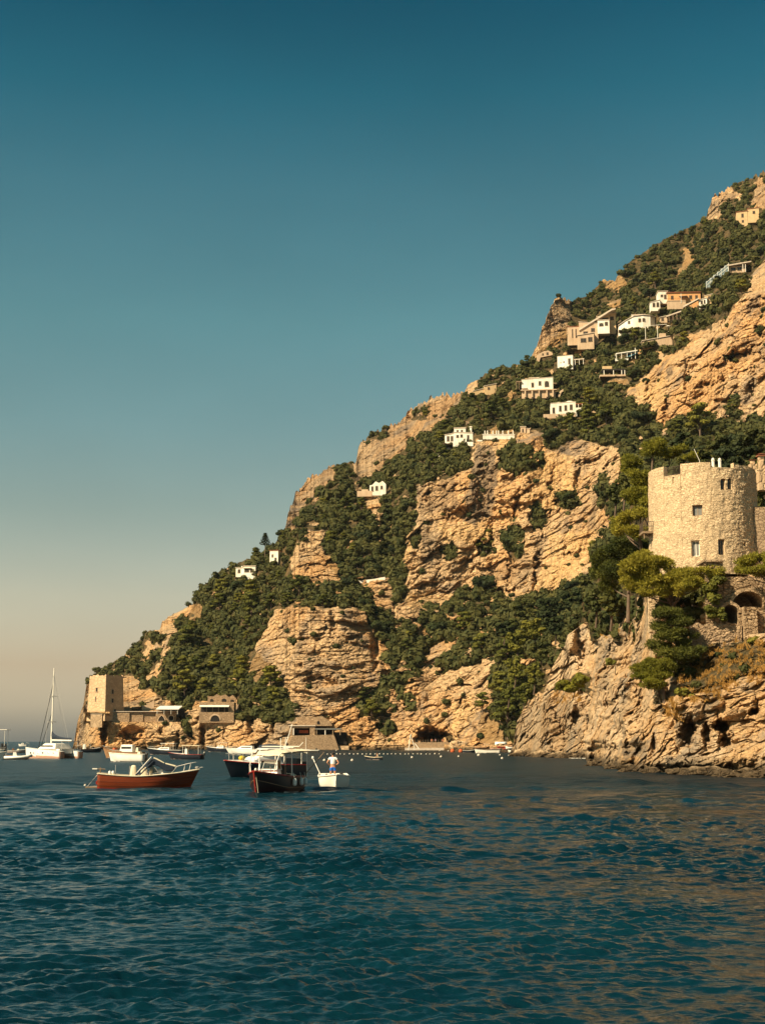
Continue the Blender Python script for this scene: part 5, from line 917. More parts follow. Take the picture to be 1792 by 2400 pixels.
m = MB(); m.box(X_(676), X_(740), -1.4, 5.2, Z_(1702)+.02, Z_(1699.5)); m.build('bar_roof', roofp, e); m = MB(); m.box(X_(687), X_(725), 2.7, 2.98, Z_(1723), Z_(1707)); m.build('back_bar', inner, e); m = MB(); m.box(X_(700), X_(722), 2.3, 2.6, Z_(1718), Z_(1711)); m.build('red_light_patch', rust, e); m = MB(); m.box(X_(687), X_(689), -.9, 2, Z_(1723), Z_(1706)-.05); m.build('white_post', white, e)  # red panel painted to stand for the red light inside the bar
m = MB(); m.prism([(X_(694), Z_(1701)), (X_(778), Z_(1701)), (X_(772), Z_(1690)), (X_(752), Z_(1677)), (X_(735), Z_(1680)), (X_(694), Z_(1680))], 5.3, 9); m.build('upper_wall', rubble, e); 
m = MB(); m.prism([(X_(741), Z_(1697)), (X_(748), Z_(1697)), (X_(747), Z_(1691)), (X_(744), Z_(1688)), (X_(741), Z_(1692))], 5.2, 5.28); m.build('upper_opening', inner, e)
m = MB(); m.box(X_(738)+.05, X_(800), -1, 5.2, Z_(1710), Z_(1707)); m.build('deck_roof', shutg, e)
for p in (742, 762, 780, 797): m = MB(); m.box(X_(p)-.14, X_(p)+.14, -.8, -.5, Z_(1723)+.02, Z_(1710)-.01); m.build('deck_post', white if p == 762 else timber, e)
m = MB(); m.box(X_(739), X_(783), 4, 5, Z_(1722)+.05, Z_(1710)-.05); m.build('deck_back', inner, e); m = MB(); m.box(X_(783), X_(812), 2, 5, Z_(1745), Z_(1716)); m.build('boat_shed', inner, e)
m = MB(); m.box(X_(784), X_(818), -2, 2, Z_(1757), Z_(1748)); m.build('landing', plast, e)
# jetty, beach
D_ = 500.; o = atv(1011, 1757, D_); s_ = D_/FPX; e = empty('stone_jetty', o, 0, 'low stone landing wall in front of the dark sea cave', 'jetty')
m = MB(); m.box(-40*s_, 40*s_, 0, 9, -2, 17*s_); m.build('wall', stone2, e); m = MB(); m.box(-62*s_, 42*s_, -1.8, -.01, -2, 4*s_); m.build('step', roofp, e)
m = MB()
for p in range(-38, 40, 6): m.tube([(p*s_, .3, 17*s_), (p*s_, .3, 17*s_+.9)], .06, 5)
m.build('bollard_row', timber, e)
e = empty('boat_crane', atv(956, 1757, 494), 0, 'pair of tall slanting white poles at the left end of the stone landing', 'poles'); s_ = 494/FPX
m = MB(); m.tube([(0, 0, -1), (6*s_, 0, 34*s_)], .16, 6); m.build('pole', white, e); m = MB(); m.tube([(16*s_, .5, 0), (6*s_, .2, 36*s_)], .14, 6); m.tube([(16*s_, .5, 14*s_), (25*s_, 0, 2*s_)], .12, 6); m.build('strut', white, e)
nb = 90; gx, gy = np.meshgrid(np.linspace(1040, 1226, 120), np.linspace(0, 1, 40)); Db = np.interp(gx, [1040, 1090, 1226], [470, 392, 372])*(1-gy)+500*gy
bx, _, _ = at(gx, gx*0+1755, Db); bz = -.7+2.6*gy**.8+.5*fbm(bx, Db, bx*0, 6., 4)*sst(0, .2, gy)+.5*blocks((bx/2.5).astype(np.float32), (Db/4).astype(np.float32), 4)[0]*sst(.05, .3, gy); ix = np.arange(4800).reshape(40, 120)
ob = npmesh('beach', np.stack([bx, Db, bz], -1).reshape(-1, 3), np.stack([ix[:-1, :-1], ix[:-1, 1:], ix[1:, 1:], ix[1:, :-1]], -1).reshape(-1, 4), rockM); tag(ob, 'pebbly cove beach at the foot of the gully', 'beach', kind='structure')
def boulder(px, py, D, r, label, seed):
    b = bmesh.new(); bmesh.ops.create_icosphere(b, subdivisions=5, radius=1); V = np.array([v.co[:] for v in b.verts]); 
    bl, ck = blocks((V[:, 0]*2+V[:, 1]+seed).astype(np.float32), (V[:, 2]*2+V[:, 1]).astype(np.float32), seed, 1.); k = 1+.25*fbm(V[:, 0]+seed, V[:, 1], V[:, 2], 1., 4)+.10*bl-.10*(1-sst(0, .15, ck))
    for v, q in zip(b.verts, k): v.co = Vector((v.co.x*r[0], v.co.y*r[1], v.co.z*r[2]))*float(q)
    me = bpy.data.meshes.new('boulder'); b.to_mesh(me); b.free(); me.materials.append(rockN); o = bpy.data.objects.new('boulder', me); col.objects.link(o); o.location = atv(px, py, D); tag(o, label, 'boulder')
boulder(1072, 1750, 470, (2.9, 2.6, 2.), 'rounded grey boulder right of the stone landing wall', 3); boulder(1062, 1757, 462, (1.6, 1.4, .8), 'flat low rock at the waterline between landing wall and rowboat', 8)
boulder(1218, 1766, 350, (1.8, 1.6, 1.2), 'small rock at the right end of the cove beach', 12)

# boulders and foam at the foot of the near cliff
def rock_at(px, D, r, seed, label, group):
    b = bmesh.new(); bmesh.ops.create_icosphere(b, subdivisions=4, radius=1); V = np.array([v.co[:] for v in b.verts]); bl, ck = blocks((V[:, 0]*2+V[:, 1]+seed).astype(np.float32), (V[:, 2]*2+V[:, 1]).astype(np.float32), seed, 1.4); k = 1+.25*fbm(V[:, 0]+seed, V[:, 1], V[:, 2], .8, 4)+.16*bl-.1*(1-sst(0, .15, ck))
    for v, q in zip(b.verts, k): v.co = Vector((v.co.x*r[0], v.co.y*r[1], v.co.z*r[2]))*float(q)
    me = bpy.data.meshes.new('boulder'); b.to_mesh(me); b.free(); me.materials.append(rockN); o = bpy.data.objects.new('boulder', me); col.objects.link(o); o.location = wat(px, D, .05); tag(o, label, 'boulder', group)
for i, (px, D, r) in enumerate(((1222, 292, 1.7), (1250, 284, 1.3), (1276, 276, 1.6), (1300, 268, 1.2), (1325, 262, 1.5), (1350, 256, 1.1))): rock_at(px, D, (r*1.3, r, r*.7), 40+i, 'rounded brown boulder in the water along the foot of the grey boulder headland', 'boulders under the grey headland')
for i, (px, D, r) in enumerate(((1395, 178, .9), (1440, 158, .8), (1475, 142, .9), (1530, 136, .7), (1600, 130.5, .9), (1655, 127, 1.1), (1700, 125, .8), (1745, 122.5, 1.), (1785, 120.5, .9))): rock_at(px, D, (r*1.5, r, r*.65), 60+i, 'wet brown boulder at the waterline of the near cliff below the tower', 'boulders under the near cliff')
V, F = [], []; nv = 0; rs = np.random.RandomState(12)
for px, D, L_ in ((1358, 246, 2.2), (1432, 164, .7), (1650, 127, .6), (1765, 121, .6)):
    c = wat(px, D)
    for i in range(40):
        x, y = c.x+rs.normal()*L_*.5, c.y+rs.normal()*.25; q = rs.uniform(.05, .16); n = 6; ring_ = [(x+q*1.6*math.cos(a)*rs.uniform(.6, 1.2), y+q*math.sin(a), .10+rs.uniform(0, .08)) for a in np.linspace(0, 2*math.pi, n, endpoint=False)]
        V += ring_+[(x, y, .20)]; F += [(nv+t, nv+(t+1) % n, nv+n) for t in range(n)]; nv += n+1
fo = npmesh('foam', V, F, white); tag(fo, 'little white foam where the swell meets the rocks', 'foam', kind='stuff')
# ---------- boats ----------
class Hull:
    def __init__(s, L_, B, fs, fm, fb, dr=.35, rake=.5, tw=.8, full=2.6, bp=2.2, wide=.45):
        s.L, s.B, s.fs, s.fm, s.fb, s.dr, s.rk, s.tw, s.full, s.bp, s.wide = L_, B, fs, fm, fb, dr, rake, tw, full, bp, wide
    def sheer(s, t): return s.fm+(s.fs-s.fm)*max(0, (1-t/.45))**1.6+(s.fb-s.fm)*max(0, (t-.4)/.6)**1.8
    def beam(s, t):
        h = s.B/2
        if t < s.wide: return h*(s.tw+(1-s.tw)*(1-(1-t/s.wide)**2))
        return max(.012, h*(1-((t-s.wide)/(1-s.wide))**s.bp))
    def pt(s, t, u, shrink=1., floor=None):
        b = s.beam(t)*shrink; sh = s.sheer(t); zk = -s.dr; a = abs(u); k = float(sst(.55, 1., t))
        p = s.full+(1.25-s.full)*k; q = 1.9+(1.-1.9)*k
        y = b*(1-(1-a)**p)*(1 if u >= 0 else -1); z = zk+(sh-zk)*a**q
        if floor is not None: z = max(z, floor)
        x = t*(s.L-s.rk)+s.rk*((z-zk)/(s.fb-zk))*float(sst(.5, 1, t)); return (x, y, z)
    def build(s, root, top, bottom=None, bz=.06, gun=None, deck=None, floor=.12, fore=None, gr=.035, band=None, n=26, m=10, inner_from=.0):
        mb = MB(); us = [i/m for i in range(-m, m+1)]; ts = [1-(1-i/n)**1.25 for i in range(n+1)]
        P = [[s.pt(t, u) for u in us] for t in ts]; mb.grid(P)
        tr = len(mb.v); mb.v += [p for p in P[0]]; mb.f.append(tuple(range(tr, tr+len(us)))); mb.m.append(0)
        sl = []
        for f in mb.f:
            z = sum(mb.v[i][2] for i in f)/len(f); sh = s.fm
            sl.append(1 if z < bz else (2 if band and z > s.sheer(min(1, sum(mb.v[i][0] for i in f)/len(f)/s.L))-band else 0))
        mb.m = sl; mb.m[-1] = 0
        h = mb.build('hull', [top, bottom or boot, fore or top], root, smooth=True)
        g = MB(); ring_ = [s.pt(t, 1) for t in ts]; g.tube([(x, y+gr*.4, z+gr*.3) for x, y, z in ring_], gr, 6); g.tube([(x, -y-gr*.4, z+gr*.3) for x, y, z in ring_], gr, 6); g.tube([s.pt(0, 1), s.pt(0, -1)], gr, 6); g.build('gunwale', gun or wood, root)
        if deck:
            d = MB(); d.grid([[s.pt(t, u, .93, floor) for u in us] for t in ts[:-1]]); d.build('deck', deck, root, smooth=False)
    def foredeck(s, root, t0, m, dz=.0, camber=.06, t1=1., name='foredeck', w=.96):
        d = MB(); d.grid([[(s.pt(t, 1)[0], s.pt(t, 1)[1]*w*v, s.pt(t, 1)[2]+dz+camber*(1-v*v)*s.beam(t)) for v in np.linspace(-1, 1, 9)] for t in np.linspace(t0, t1, 12)]); return d.build(name, m, root, solid=.03)
def fr(x0, x1, y, z0, X0, X1, Y, z1):
    return [(x0, -y, z0), (x1, -y, z0), (x1, y, z0), (x0, y, z0), (X0, -Y, z1), (X1, -Y, z1), (X1, Y, z1), (X0, Y, z1)], [(3, 2, 1, 0), (4, 5, 6, 7), (0, 1, 5, 4), (1, 2, 6, 5), (2, 3, 7, 6), (3, 0, 4, 7)]
def boat(name, px, D, head, label, cat='boat', group=None):
    p = wat(px, D); return empty(name, (p.x, p.y, 0.), head, label, cat, group)
def tubes(root, name, m, L_, r=.018): 
    q = MB()
    for pts in L_: q.tube(pts, r, 6)
    return q.build(name, m, root)
def outboard(root, x, y, z, m=blackp, k=1.):
    o = MB(); o.box(x-.32*k, x+.04, y-.16*k, y+.16*k, z, z+.38*k); b = o.build('outboard_motor', m, root, bevel=.06*k)
    o = MB(); o.box(x-.16*k, x-.02, y-.05*k, y+.05*k, z-.75*k, z-.002); o.box(x-.35*k, x+.02, y-.14*k, y+.14*k, z-.50*k, z-.47*k); o.build('motor_leg', m, b); return b
def fender(root, p, r=.12, h=.42, m=gel):
    q = MB(); q.lathe([(.02, -h/2-.04), (r*.7, -h/2), (r, -h*.3), (r, h*.3), (r*.7, h/2), (.03, h/2+.05)], 10, p); q.tube([(p[0], p[1], p[2]+h/2), (p[0], p[1]*.93, p[2]+h/2+.35)], .012, 4); return q.build('fender', m, root)
def screen(root, pts, m=None, fm=None, name='windshield', r=.02):
    """glazed frame from a polygon outline"""
    f = MB(); f.tube(pts+pts[:1], r, 5); o = f.build(name, fm or white, root); g = MB(); g.add(pts, [tuple(range(len(pts)))]); g.build('glass', m or glassm, o, solid=.008); return o
def glass_material():
    m = bpy.data.materials.new('tinted_screen'); nt = nodes(m); N = nt.nodes; L = nt.links; out = N.new('ShaderNodeOutputMaterial'); a = N.new('ShaderNodeBsdfTransparent'); a.inputs[0].default_value = (.75, .72, .66, 1); g = N.new('ShaderNodeBsdfGlossy'); g.inputs['Roughness'].default_value = .08
    fn = N.new('ShaderNodeFresnel'); fn.inputs[0].default_value = 1.45; x = N.new('ShaderNodeMixShader'); tc = N.new('ShaderNodeTexCoord'); nz = N.new('ShaderNodeTexNoise'); nz.inputs['Scale'].default_value = 4; mr = N.new('ShaderNodeMapRange'); mr.inputs[3].default_value = .05; mr.inputs[4].default_value = .14
    L.new(tc.outputs['Object'], nz.inputs[0]); L.new(nz.outputs[0], mr.inputs[0]); L.new(mr.outputs[0], g.inputs['Roughness']); L.new(fn.outputs[0], x.inputs[0]); L.new(a.outputs[0], x.inputs[1]); L.new(g.outputs[0], x.inputs[2]); L.new(x.outputs[0], out.inputs[0]); return m
glassm = glass_material()

# A: mahogany launch, nearest left
b = boat('motor_launch', 229, 93, R(9), 'reddish varnished wooden launch with folded dark bimini and cream seats, nearest boat on the left', 'launch')
H = Hull(6.35, 2.15, .92, .74, 1.15, .4, .75, .88, 3., 2.4); H.build(b, mahog, redp, .05, canvas, timber, .3, gr=.04, n=34, m=12)
H.foredeck(b, .60, gel, .01); m = MB(); m.grid([[ (H.pt(t, 1)[0], sgn*H.pt(t, 1)[1]*f_, H.pt(t, 1)[2]+.035) for f_ in (1.0, .82)] for t in np.linspace(0, .6, 16) for sgn in (1,)]); m.grid([[ (H.pt(t, 1)[0], -H.pt(t, 1)[1]*f_, H.pt(t, 1)[2]+.035) for f_ in (1.0, .82)] for t in np.linspace(0, .6, 16)]); m.build('side_deck', gel, b)
for k, (x0, w_, zt_) in enumerate(((1.95, .46, 1.42), (2.6, .5, 1.30), (3.15, .3, 1.22))):
    m = MB(); m.add(*fr(x0, x0+w_, .62 if k else .34, .42, x0+.1, x0+w_-.05, .5 if k else .26, zt_)); m.build('seat', canvas, b, bevel=.1)
m = MB(); m.add(*fr(3.55, 4.15, .55, .75, 3.7, 4.0, .45, 1.18)); m.build('console', gel, b, bevel=.05)
for s_ in (-1, 1): screen(b, [(3.1, s_*.75, .86), (3.75, s_*.75, 1.0), (3.35, s_*.7, 1.5)], fm=steel)
screen(b, [(3.75, -.75, 1.0), (3.75, .75, 1.0), (3.35, .7, 1.5), (3.35, -.7, 1.5)], fm=steel)
m = MB(); m.prism([(3.0, 1.3), (3.25, 1.72), (3.45, 1.86), (3.7, 1.74), (4.2, 1.5), (4.75, 1.34), (4.8, 1.06), (4.2, 1.05), (3.8, 1.32), (3.45, 1.45), (3.2, 1.22)], -.78, .78); m.build('folded_bimini', navycv, b, bevel=.07)
m = MB(); m.prism([(3.45, 1.92), (3.75, 1.80), (4.15, 1.57), (4.1, 1.50), (3.7, 1.70), (3.45, 1.84)], -.7, .3); m.build('canvas_fold', canvas, b, bevel=.03)
m = MB(); m.prism([(4.2, 1.56), (4.85, 1.40), (4.86, 1.30), (4.2, 1.47)], -.66, .5); m.build('canvas_fold', canvas, b, bevel=.03)
for q_ in ([(2.35, -.85, .82), (3.35, -.8, 1.8)], [(2.6, -.85, .82), (3.45, -.8, 1.7)], [(2.35, .85, .82), (3.35, .8, 1.8)]): tubes(b, 'dark_strut', navycv, [q_], .05)
for zf in (.52, .66, .80): tubes(b, 'plank_line', mat('plank_seam', (.07, .014, .005), None, .5), [[(H.pt(t, -zf)[0], H.pt(t, -zf)[1]-.004, H.pt(t, -zf)[2]) for t in np.linspace(.0, .96, 24)]], .008)  # thin dark lines between the hull planks
tubes(b, 'bimini_frame', steel, [[(2.3, -.85, .8), (3.3, -.8, 1.95)], [(2.3, .85, .8), (3.3, .8, 1.95)], [(3.1, -.85, .85), (2.7, -.8, 1.6)], [(3.1, .85, .85), (2.7, .8, 1.6)], [(3.3, -.8, 1.95), (3.3, .8, 1.95)], [(1.95, .8, .8), (1.95, .8, 1.35)], [(1.1, -.7, .8), (1.1, -.7, 1.45)]], .022)
for s in (-1, 1):
    yy = lambda t: s*H.beam(t)*.9
    tubes(b, 'bow_rail', steel, [[(4.55, yy(.7), .9), (4.9, yy(.75), 1.32), (5.6, yy(.88), 1.5), (6.15, s*.12, 1.6)], [(5.35, yy(.84), 1.05), (5.45, yy(.86), 1.47)], [(5.7, yy(.92), 1.1), (5.8, yy(.92), 1.53)]], .018)
m = MB(); m.ball((6.2, 0, 1.28), (.14, .05, .05), 8); m.tube([(6.1, 0, 1.22), (6.55, 0, 1.28)], .035, 6); m.build('anchor', steel, b)
tubes(b, 'boarding_ladder', steel, [[(.0, -.4, .85), (-.62, -.4, .12), (.0, -.4, .12)], [(.0, .25, .85), (-.62, .25, .12), (0, .25, .12)], [(-.62, -.4, .12), (-.62, .25, .12)], [(-.35, -.4, .42), (-.35, .25, .42)]], .018)
m = MB(); m.box(-.75, -.02, -.5, .35, .03, .09); m.build('swim_platform', timber, b); tubes(b, 'passerelle', timber, [[(-.32, .0, 1.2), (.45, 0, 1.17)], [(.15, 0, .8), (.15, 0, 1.3)]], .035)
m = MB(); m.box(-.36, -.05, -.12, .14, 1.17, 1.24); m.build('passerelle_end', white, b)
m = MB(); m.box(-.09, -.005, -.75, .7, .25, .45); m.build('rudder_board', redp, b)
for x in (.75, .95): m = MB(); m.ball((x, -.8, .98), (.09, .09, .12), 10); m.build('fender', gel, b, smooth=True)
for x in (1.35, 2.0, 2.55): m = MB(); y_ = -H.pt(x/6, .55)[1]-.015; m.ball((x, y_-.02, .33), (.09, .04, .03), 8); m.build('vent', white, b)

# B: dark canopied boat
b = boat('canopy_boat', 603, 81.5, math.atan2(-.966, -.259), 'dark maroon fishing boat under a long cream sunshade with white fenders, nearest to the camera', 'boat')
b.location = b.location-Vector((-.259, -.966, 0))*5.6
H = Hull(6.2, 2.35, .86, .92, 1.28, .4, .45, .82, 2.7, 2.3); H.build(b, maroon, white, .07, redp, timber, .35, fore=maroon, gr=.05, n=30, m=12)
m = MB(); m.tube([(H.pt(1, 0)[0]+.02, 0, -.1), H.pt(1, .5), (H.pt(1, 1)[0]+.03, 0, 1.3)], .05, 6); m.build('stem', redp, b); H.foredeck(b, .66, redp, .01)
tubes(b, 'spray_strip', tanw, [[(H.pt(t, s*.72)[0], H.pt(t, s*.72)[1]+s*.02, H.pt(t, s*.72)[2]) for t in np.linspace(0, .97, 20)] for s in (1, -1)], .02)
m = MB(); m.add(*fr(3.2, 4.0, .62, .9, 3.25, 3.85, .55, 1.32)); m.build('console', gel, b, bevel=.04)
screen(b, [(3.95, -.52, 1.33), (3.95, .52, 1.33), (3.7, .46, 1.86), (3.7, -.46, 1.86)], fm=gel, r=.05); screen(b, [(3.95, -.54, 1.33), (3.2, -.56, 1.33), (3.25, -.48, 1.86), (3.7, -.48, 1.86)], fm=gel, r=.04); screen(b, [(3.95, .54, 1.33), (3.2, .56, 1.33), (3.25, .48, 1.86), (3.7, .48, 1.86)], fm=gel, r=.04)
P = []
for i, x in enumerate(np.linspace(-1.9, 4.1, 18)): P.append([(x, y, 2.36+.06*math.sin(i*1.1)+.035*math.sin(y*5+i)-.22*float(sst(3.4, 4.2, x))-.10*(y/.95)**2) for y in np.linspace(-.95, .95, 9)])
m = MB(); m.grid(P); cno = m.build('canopy', canvas, b, smooth=True, solid=.03)
for s in (-1, 1):
    tubes(cno, 'canopy_pole', timber, [[(-2.5, s*.98, 2.30), (1.0, s*.98, 2.33), (4.0, s*.9, 2.22)]], .04)
    for x in (-.2, 2.6): tubes(cno, 'post', white, [[(x, s*1.0, .85), (x, s*.97, 2.32)]], .035)
    tubes(cno, 'front_hoop', white, [[(4.9, s*.7, 1.15), (4.75, s*.75, 1.6), (4.4, s*.82, 2.1), (4.0, s*.88, 2.3)]], .03)
    tubes(b, 'bow_rail', steel, [[(4.5, s*.85, 1.1), (4.6, s*.83, 1.6), (5.7, s*.42, 1.72), (5.85, s*.3, 1.2)], [(5.2, s*.62, 1.15), (5.25, s*.62, 1.66)]], .022)
m = MB(); m.ball((5.9, 0, 1.36), (.1, .08, .1), 8); m.build('bow_cleat', white, b)
m = MB(); rs = random.Random(8)
for i in range(14): m.ball((.4+2.4*rs.random(), -.2+1.1*(rs.random()-.3), .88+.18*rs.random()), (.26, .22, .13), 8)
m.build('net_heap', canvas, b, smooth=True)
m = MB(); m.box(.9, 1.7, -.55, .55, .7, 1.05); m.build('engine_box', wood, b); m = MB(); m.add(*fr(2.0, 2.5, .5, .9, 2.05, 2.4, .45, 1.55)); m.build('seat', blackp, b, bevel=.05)
tubes(b, 'mast', white, [[(1.3, .15, 1.0), (1.3, .15, 3.15)], [(1.3, -.15, 1.0), (1.3, -.15, 3.1)]], .025); tubes(b, 'cross_bar', white, [[(1.3, -1.3, 2.62), (1.3, 1.0, 2.62), (1.25, 1.2, 2.85)]], .03)
for i, t in enumerate((.52, .30, .12)):
    p = H.pt(t, 1); fender(b, (p[0], p[1]+.13, .62), .12, .36)
fender(b, (-.25, .75, .45), .13, .34); outboard(b, -.02, .1, .55); tubes(b, 'boom', timber, [[(.2, .95, .95), (-1.9, 1.5, 2.25)]], .025)
tubes(b, 'bow_line', rope, [[(5.95, 0, 1.25), (6.3, .25, .5), (6.5, .4, -.1)]], .015)

# C: navy cruiser with white cabin
b = boat('cabin_cruiser', 549, 117, math.atan2(-.68, -.73), 'navy cabin cruiser with white cabin and yellow bag on its bow, behind the canopied boat', 'boat')
b.location = b.location-Vector((-.73, -.68, 0))*6.6
H = Hull(7.6, 2.7, 1.0, 1.05, 1.42, .45, .95, .88, 2.8, 2.4); H.build(b, navy, boot, .05, redp, gel, .5, gr=.05, n=30); H.foredeck(b, .5, gel, .02, .22)
m = MB(); m.add(*fr(2.3, 5.9, 1.0, 1.05, 2.6, 4.7, .75, 1.72)); m.build('cabin', gel, b, bevel=.08)
for s in (-1, 1): screen(b, [(2.6, s*.8, 1.7), (3.5, s*.8, 1.72), (3.3, s*.72, 2.25), (2.5, s*.74, 2.25)], name='side_window', fm=gel, r=.045, m=glassm); screen(b, [(3.55, s*.8, 1.72), (4.35, s*.72, 1.7), (3.8, s*.64, 2.22), (3.38, s*.72, 2.25)], name='side_window', fm=gel, r=.045)
screen(b, [(4.35, -.7, 1.7), (4.5, 0, 1.74), (3.95, 0, 2.26), (3.8, -.62, 2.22)], fm=gel, r=.045); screen(b, [(4.35, .7, 1.7), (4.5, 0, 1.74), (3.95, 0, 2.26), (3.8, .62, 2.22)], fm=gel, r=.045)
m = MB(); m.add(*fr(1.6, 4.0, .85, 2.26, 1.7, 3.7, .75, 2.36)); m.build('hard_top', gel, b, bevel=.04); tubes(b, 'antenna', white, [[(1.9, .5, 2.3), (1.2, .6, 4.3)]], .03)
for s in (-1, 1): tubes(b, 'bow_rail', steel, [[(5.2, s*.95, 1.25), (5.4, s*.9, 1.85), (6.8, s*.4, 2.0), (7.45, 0, 1.95)], [(6.2, s*.65, 1.3), (6.25, s*.65, 1.92)], [(6.9, s*.3, 1.4), (6.9, s*.32, 1.98)]], .022)
m = MB(); m.ball((6.0, .2, 1.6), (.3, .26, .2), 9); m.build('yellow_bag', yellow, b, smooth=True)
m = MB(); m.add(*fr(.2, .9, .9, 1.0, .3, .8, .8, 1.55)); m.build('seat', blackp, b, bevel=.06); outboard(b, -.05, -.4, .8, k=1.3); outboard(b, -.05, .4, .8, k=1.3)
m = MB(); m.tube([(.6, -1.1, 1.1), (.6, -1.1, 2.0), (.9, -.9, 2.4), (1.3, .9, 2.4), (.6, 1.1, 2.0), (.6, 1.1, 1.1)], .04, 6); m.build('roll_bar', white, b)

# D: dinghy with the man
b = boat('dinghy', 786, 92, math.atan2(-.996, .087), 'white open dinghy carrying the standing man', 'dinghy'); b.location = b.location-Vector((.087, -.996, 0))*3.2
H = Hull(3.6, 1.95, .84, .70, .86, .25, .32, .86, 2.6, 2.3); H.build(b, white, boot, .05, white, gel, .22, gr=.045, n=24)
for x in (.5, 1.7): m = MB(); m.box(x, x+.28, -.78, .78, .46, .50); m.build('thwart', white, b)
m = MB(); m.box(.02, .4, -.8, -.25, .70, .86); m.build('stern_locker', gel, b, bevel=.03); m = MB(); m.ball((1.0, -.45, .68), (.16, .12, .2), 8); m.build('black_bag', blackp, b, smooth=True)
outboard(b, .02, .55, .62, k=.8); tubes(b, 'mooring_pole', white, [[(.15, -.80, .78), (-.35, -1.25, 1.78)]], .025)
m = MB(); m.ball((-.38, -1.28, 1.86), (.08, .08, .11), 10); m.build('pole_float', gel, b, smooth=True)
dinghy = b

# ---------- people ----------
def skin_mesh(verts, edges, radii, name, m, parent=None, sub=2):
    me = bpy.data.meshes.new(name); me.from_pydata(verts, edges, []); o = bpy.data.objects.new(name, me); col.objects.link(o)
    o.modifiers.new('skin', 'SKIN'); sv = me.skin_vertices[0].data
    for i, r in enumerate(radii): sv[i].radius = (r, r) if not hasattr(r, '__len__') else r
    sv[0].use_root = True
    s = o.modifiers.new('sub', 'SUBSURF'); s.levels = sub; s.render_levels = sub
    dg = bpy.context.evaluated_depsgraph_get(); me2 = bpy.data.meshes.new_from_object(o.evaluated_get(dg)); me2.name = name
    o.modifiers.clear(); o.data = me2; me2.materials.clear(); me2.materials.append(m); me2.polygons.foreach_set('use_smooth', [True]*len(me2.polygons))
    if parent: o.parent = parent
    return o
def chain(V, E, Rr, start, pts, rads):
    k = start
    for p, r in zip(pts, rads): V.append(p); Rr.append(r); E.append((k, len(V)-1)); k = len(V)-1
    return k
def man():
    """standing figure seen from behind, hands on hips; local -y is his back (towards the camera)"""
    e = empty('person', tuple(dinghy.location+Vector((.05, -1.55, .44))), R(4), 'person standing in the white dinghy, back turned, white t-shirt and blue shorts, hands on hips', 'person')
    V = [(0, 0, .93)]; E = []; Q = [(.15, .105)]
    ch = chain(V, E, Q, 0, [(0, 0, 1.06), (0, -.01, 1.22), (0, 0, 1.38)], [(.135, .095), (.155, .11), (.16, .105)])
    nk = chain(V, E, Q, ch, [(0, 0, 1.47), (0, .01, 1.54)], [(.075, .07), .055]); hd = chain(V, E, Q, nk, [(0, .02, 1.62), (0, .03, 1.70), (0, .025, 1.76)], [(.072, .085), (.078, .095), (.055, .065)])
    for s in (-1, 1):
        sh = chain(V, E, Q, ch, [(s*.15, 0, 1.42), (s*.20, 0, 1.40)], [.062, .058])
        wr = chain(V, E, Q, sh, [(s*.29, -.05, 1.26), (s*.37, -.09, 1.13), (s*.30, -.045, 1.06), (s*.205, .01, 1.0)], [.05, .043, .038, .028]); pm = chain(V, E, Q, wr, [(s*.175, .045, .985)], [(.038, .02)])
        lg = chain(V, E, Q, 0, [(s*.095, 0, .86), (s*.115, 0, .70), (s*.13, .01, .50), (s*.135, .005, .42), (s*.14, -.015, .32), (s*.145, 0, .10), (s*.15, 0, .055)], [.095, .088, .062, .055, .058, .040, .042])
        chain(V, E, Q, lg, [(s*.155, .08, .035), (s*.165, .17, .025)], [(.045, .03), (.04, .022)])
    skin_mesh(V, E, Q, 'body', skinm, e)
    for s in (-1, 1):   # hands closed on the hips, each finger its own chain
        for j, (dy, dz, ln) in enumerate(((.0, .02, .075), (.004, .003, .083), (.004, -.014, .078), (0, -.03, .062))):
            Vf = [(s*.178, .04, .985+dz*.8)]; Ef = []; Qf = [.0095]; chain(Vf, Ef, Qf, 0, [(s*(.168), .04+ln*.45, .985+dz), (s*.150, .04+ln*.8, .98+dz*1.1), (s*.125, .04+ln, .975+dz*1.2)], [.009, .008, .0065]); skin_mesh(Vf, Ef, Qf, 'finger', skinm, e, 1)
        Vf = [(s*.185, .02, 1.0)]; Ef = []; Qf = [.011]; chain(Vf, Ef, Qf, 0, [(s*.178, -.015, 1.012), (s*.165, -.05, 1.01)], [.0105, .008]); skin_mesh(Vf, Ef, Qf, 'thumb', skinm, e, 1)
    # hair
    m = MB(); m.ball((0, -.005, 1.70), (.092, .108, .108), 16); h = m.build('hair', hairm, e, smooth=True)
    for v in h.data.vertices:
        if v.co.z < 1.63: v.co.z = 1.63+(v.co.z-1.63)*.3
        if v.co.y > .06: v.co.y = .06+(v.co.y-.06)*.2
    m = MB(); m.ball((0, .128, 1.675), (.012, .02, .02), 8); [m.ball((s*.092, .02, 1.675), (.012, .02, .032), 8) for s in (-1, 1)]; [m.ball((s*.032, .112, 1.70), (.013, .008, .008), 6) for s in (-1, 1)]; m.box(-.025, .025, .108, .116, 1.628, 1.636); m.build('face', skinm, e, smooth=True)
    # t-shirt and shorts
    V = [(0, 0, 1.0)]; E = []; Q = [(.172, .125)]; ch = chain(V, E, Q, 0, [(0, -.005, 1.12), (0, -.01, 1.26), (0, 0, 1.39)], [(.165, .12), (.178, .13), (.178, .12)]); chain(V, E, Q, ch, [(0, 0, 1.47)], [(.085, .078)])
    for s in (-1, 1): chain(V, E, Q, ch, [(s*.16, 0, 1.425), (s*.215, -.005, 1.39), (s*.275, -.035, 1.29)], [.078, .078, .078])
    skin_mesh(V, E, Q, 't_shirt', shirt, e)
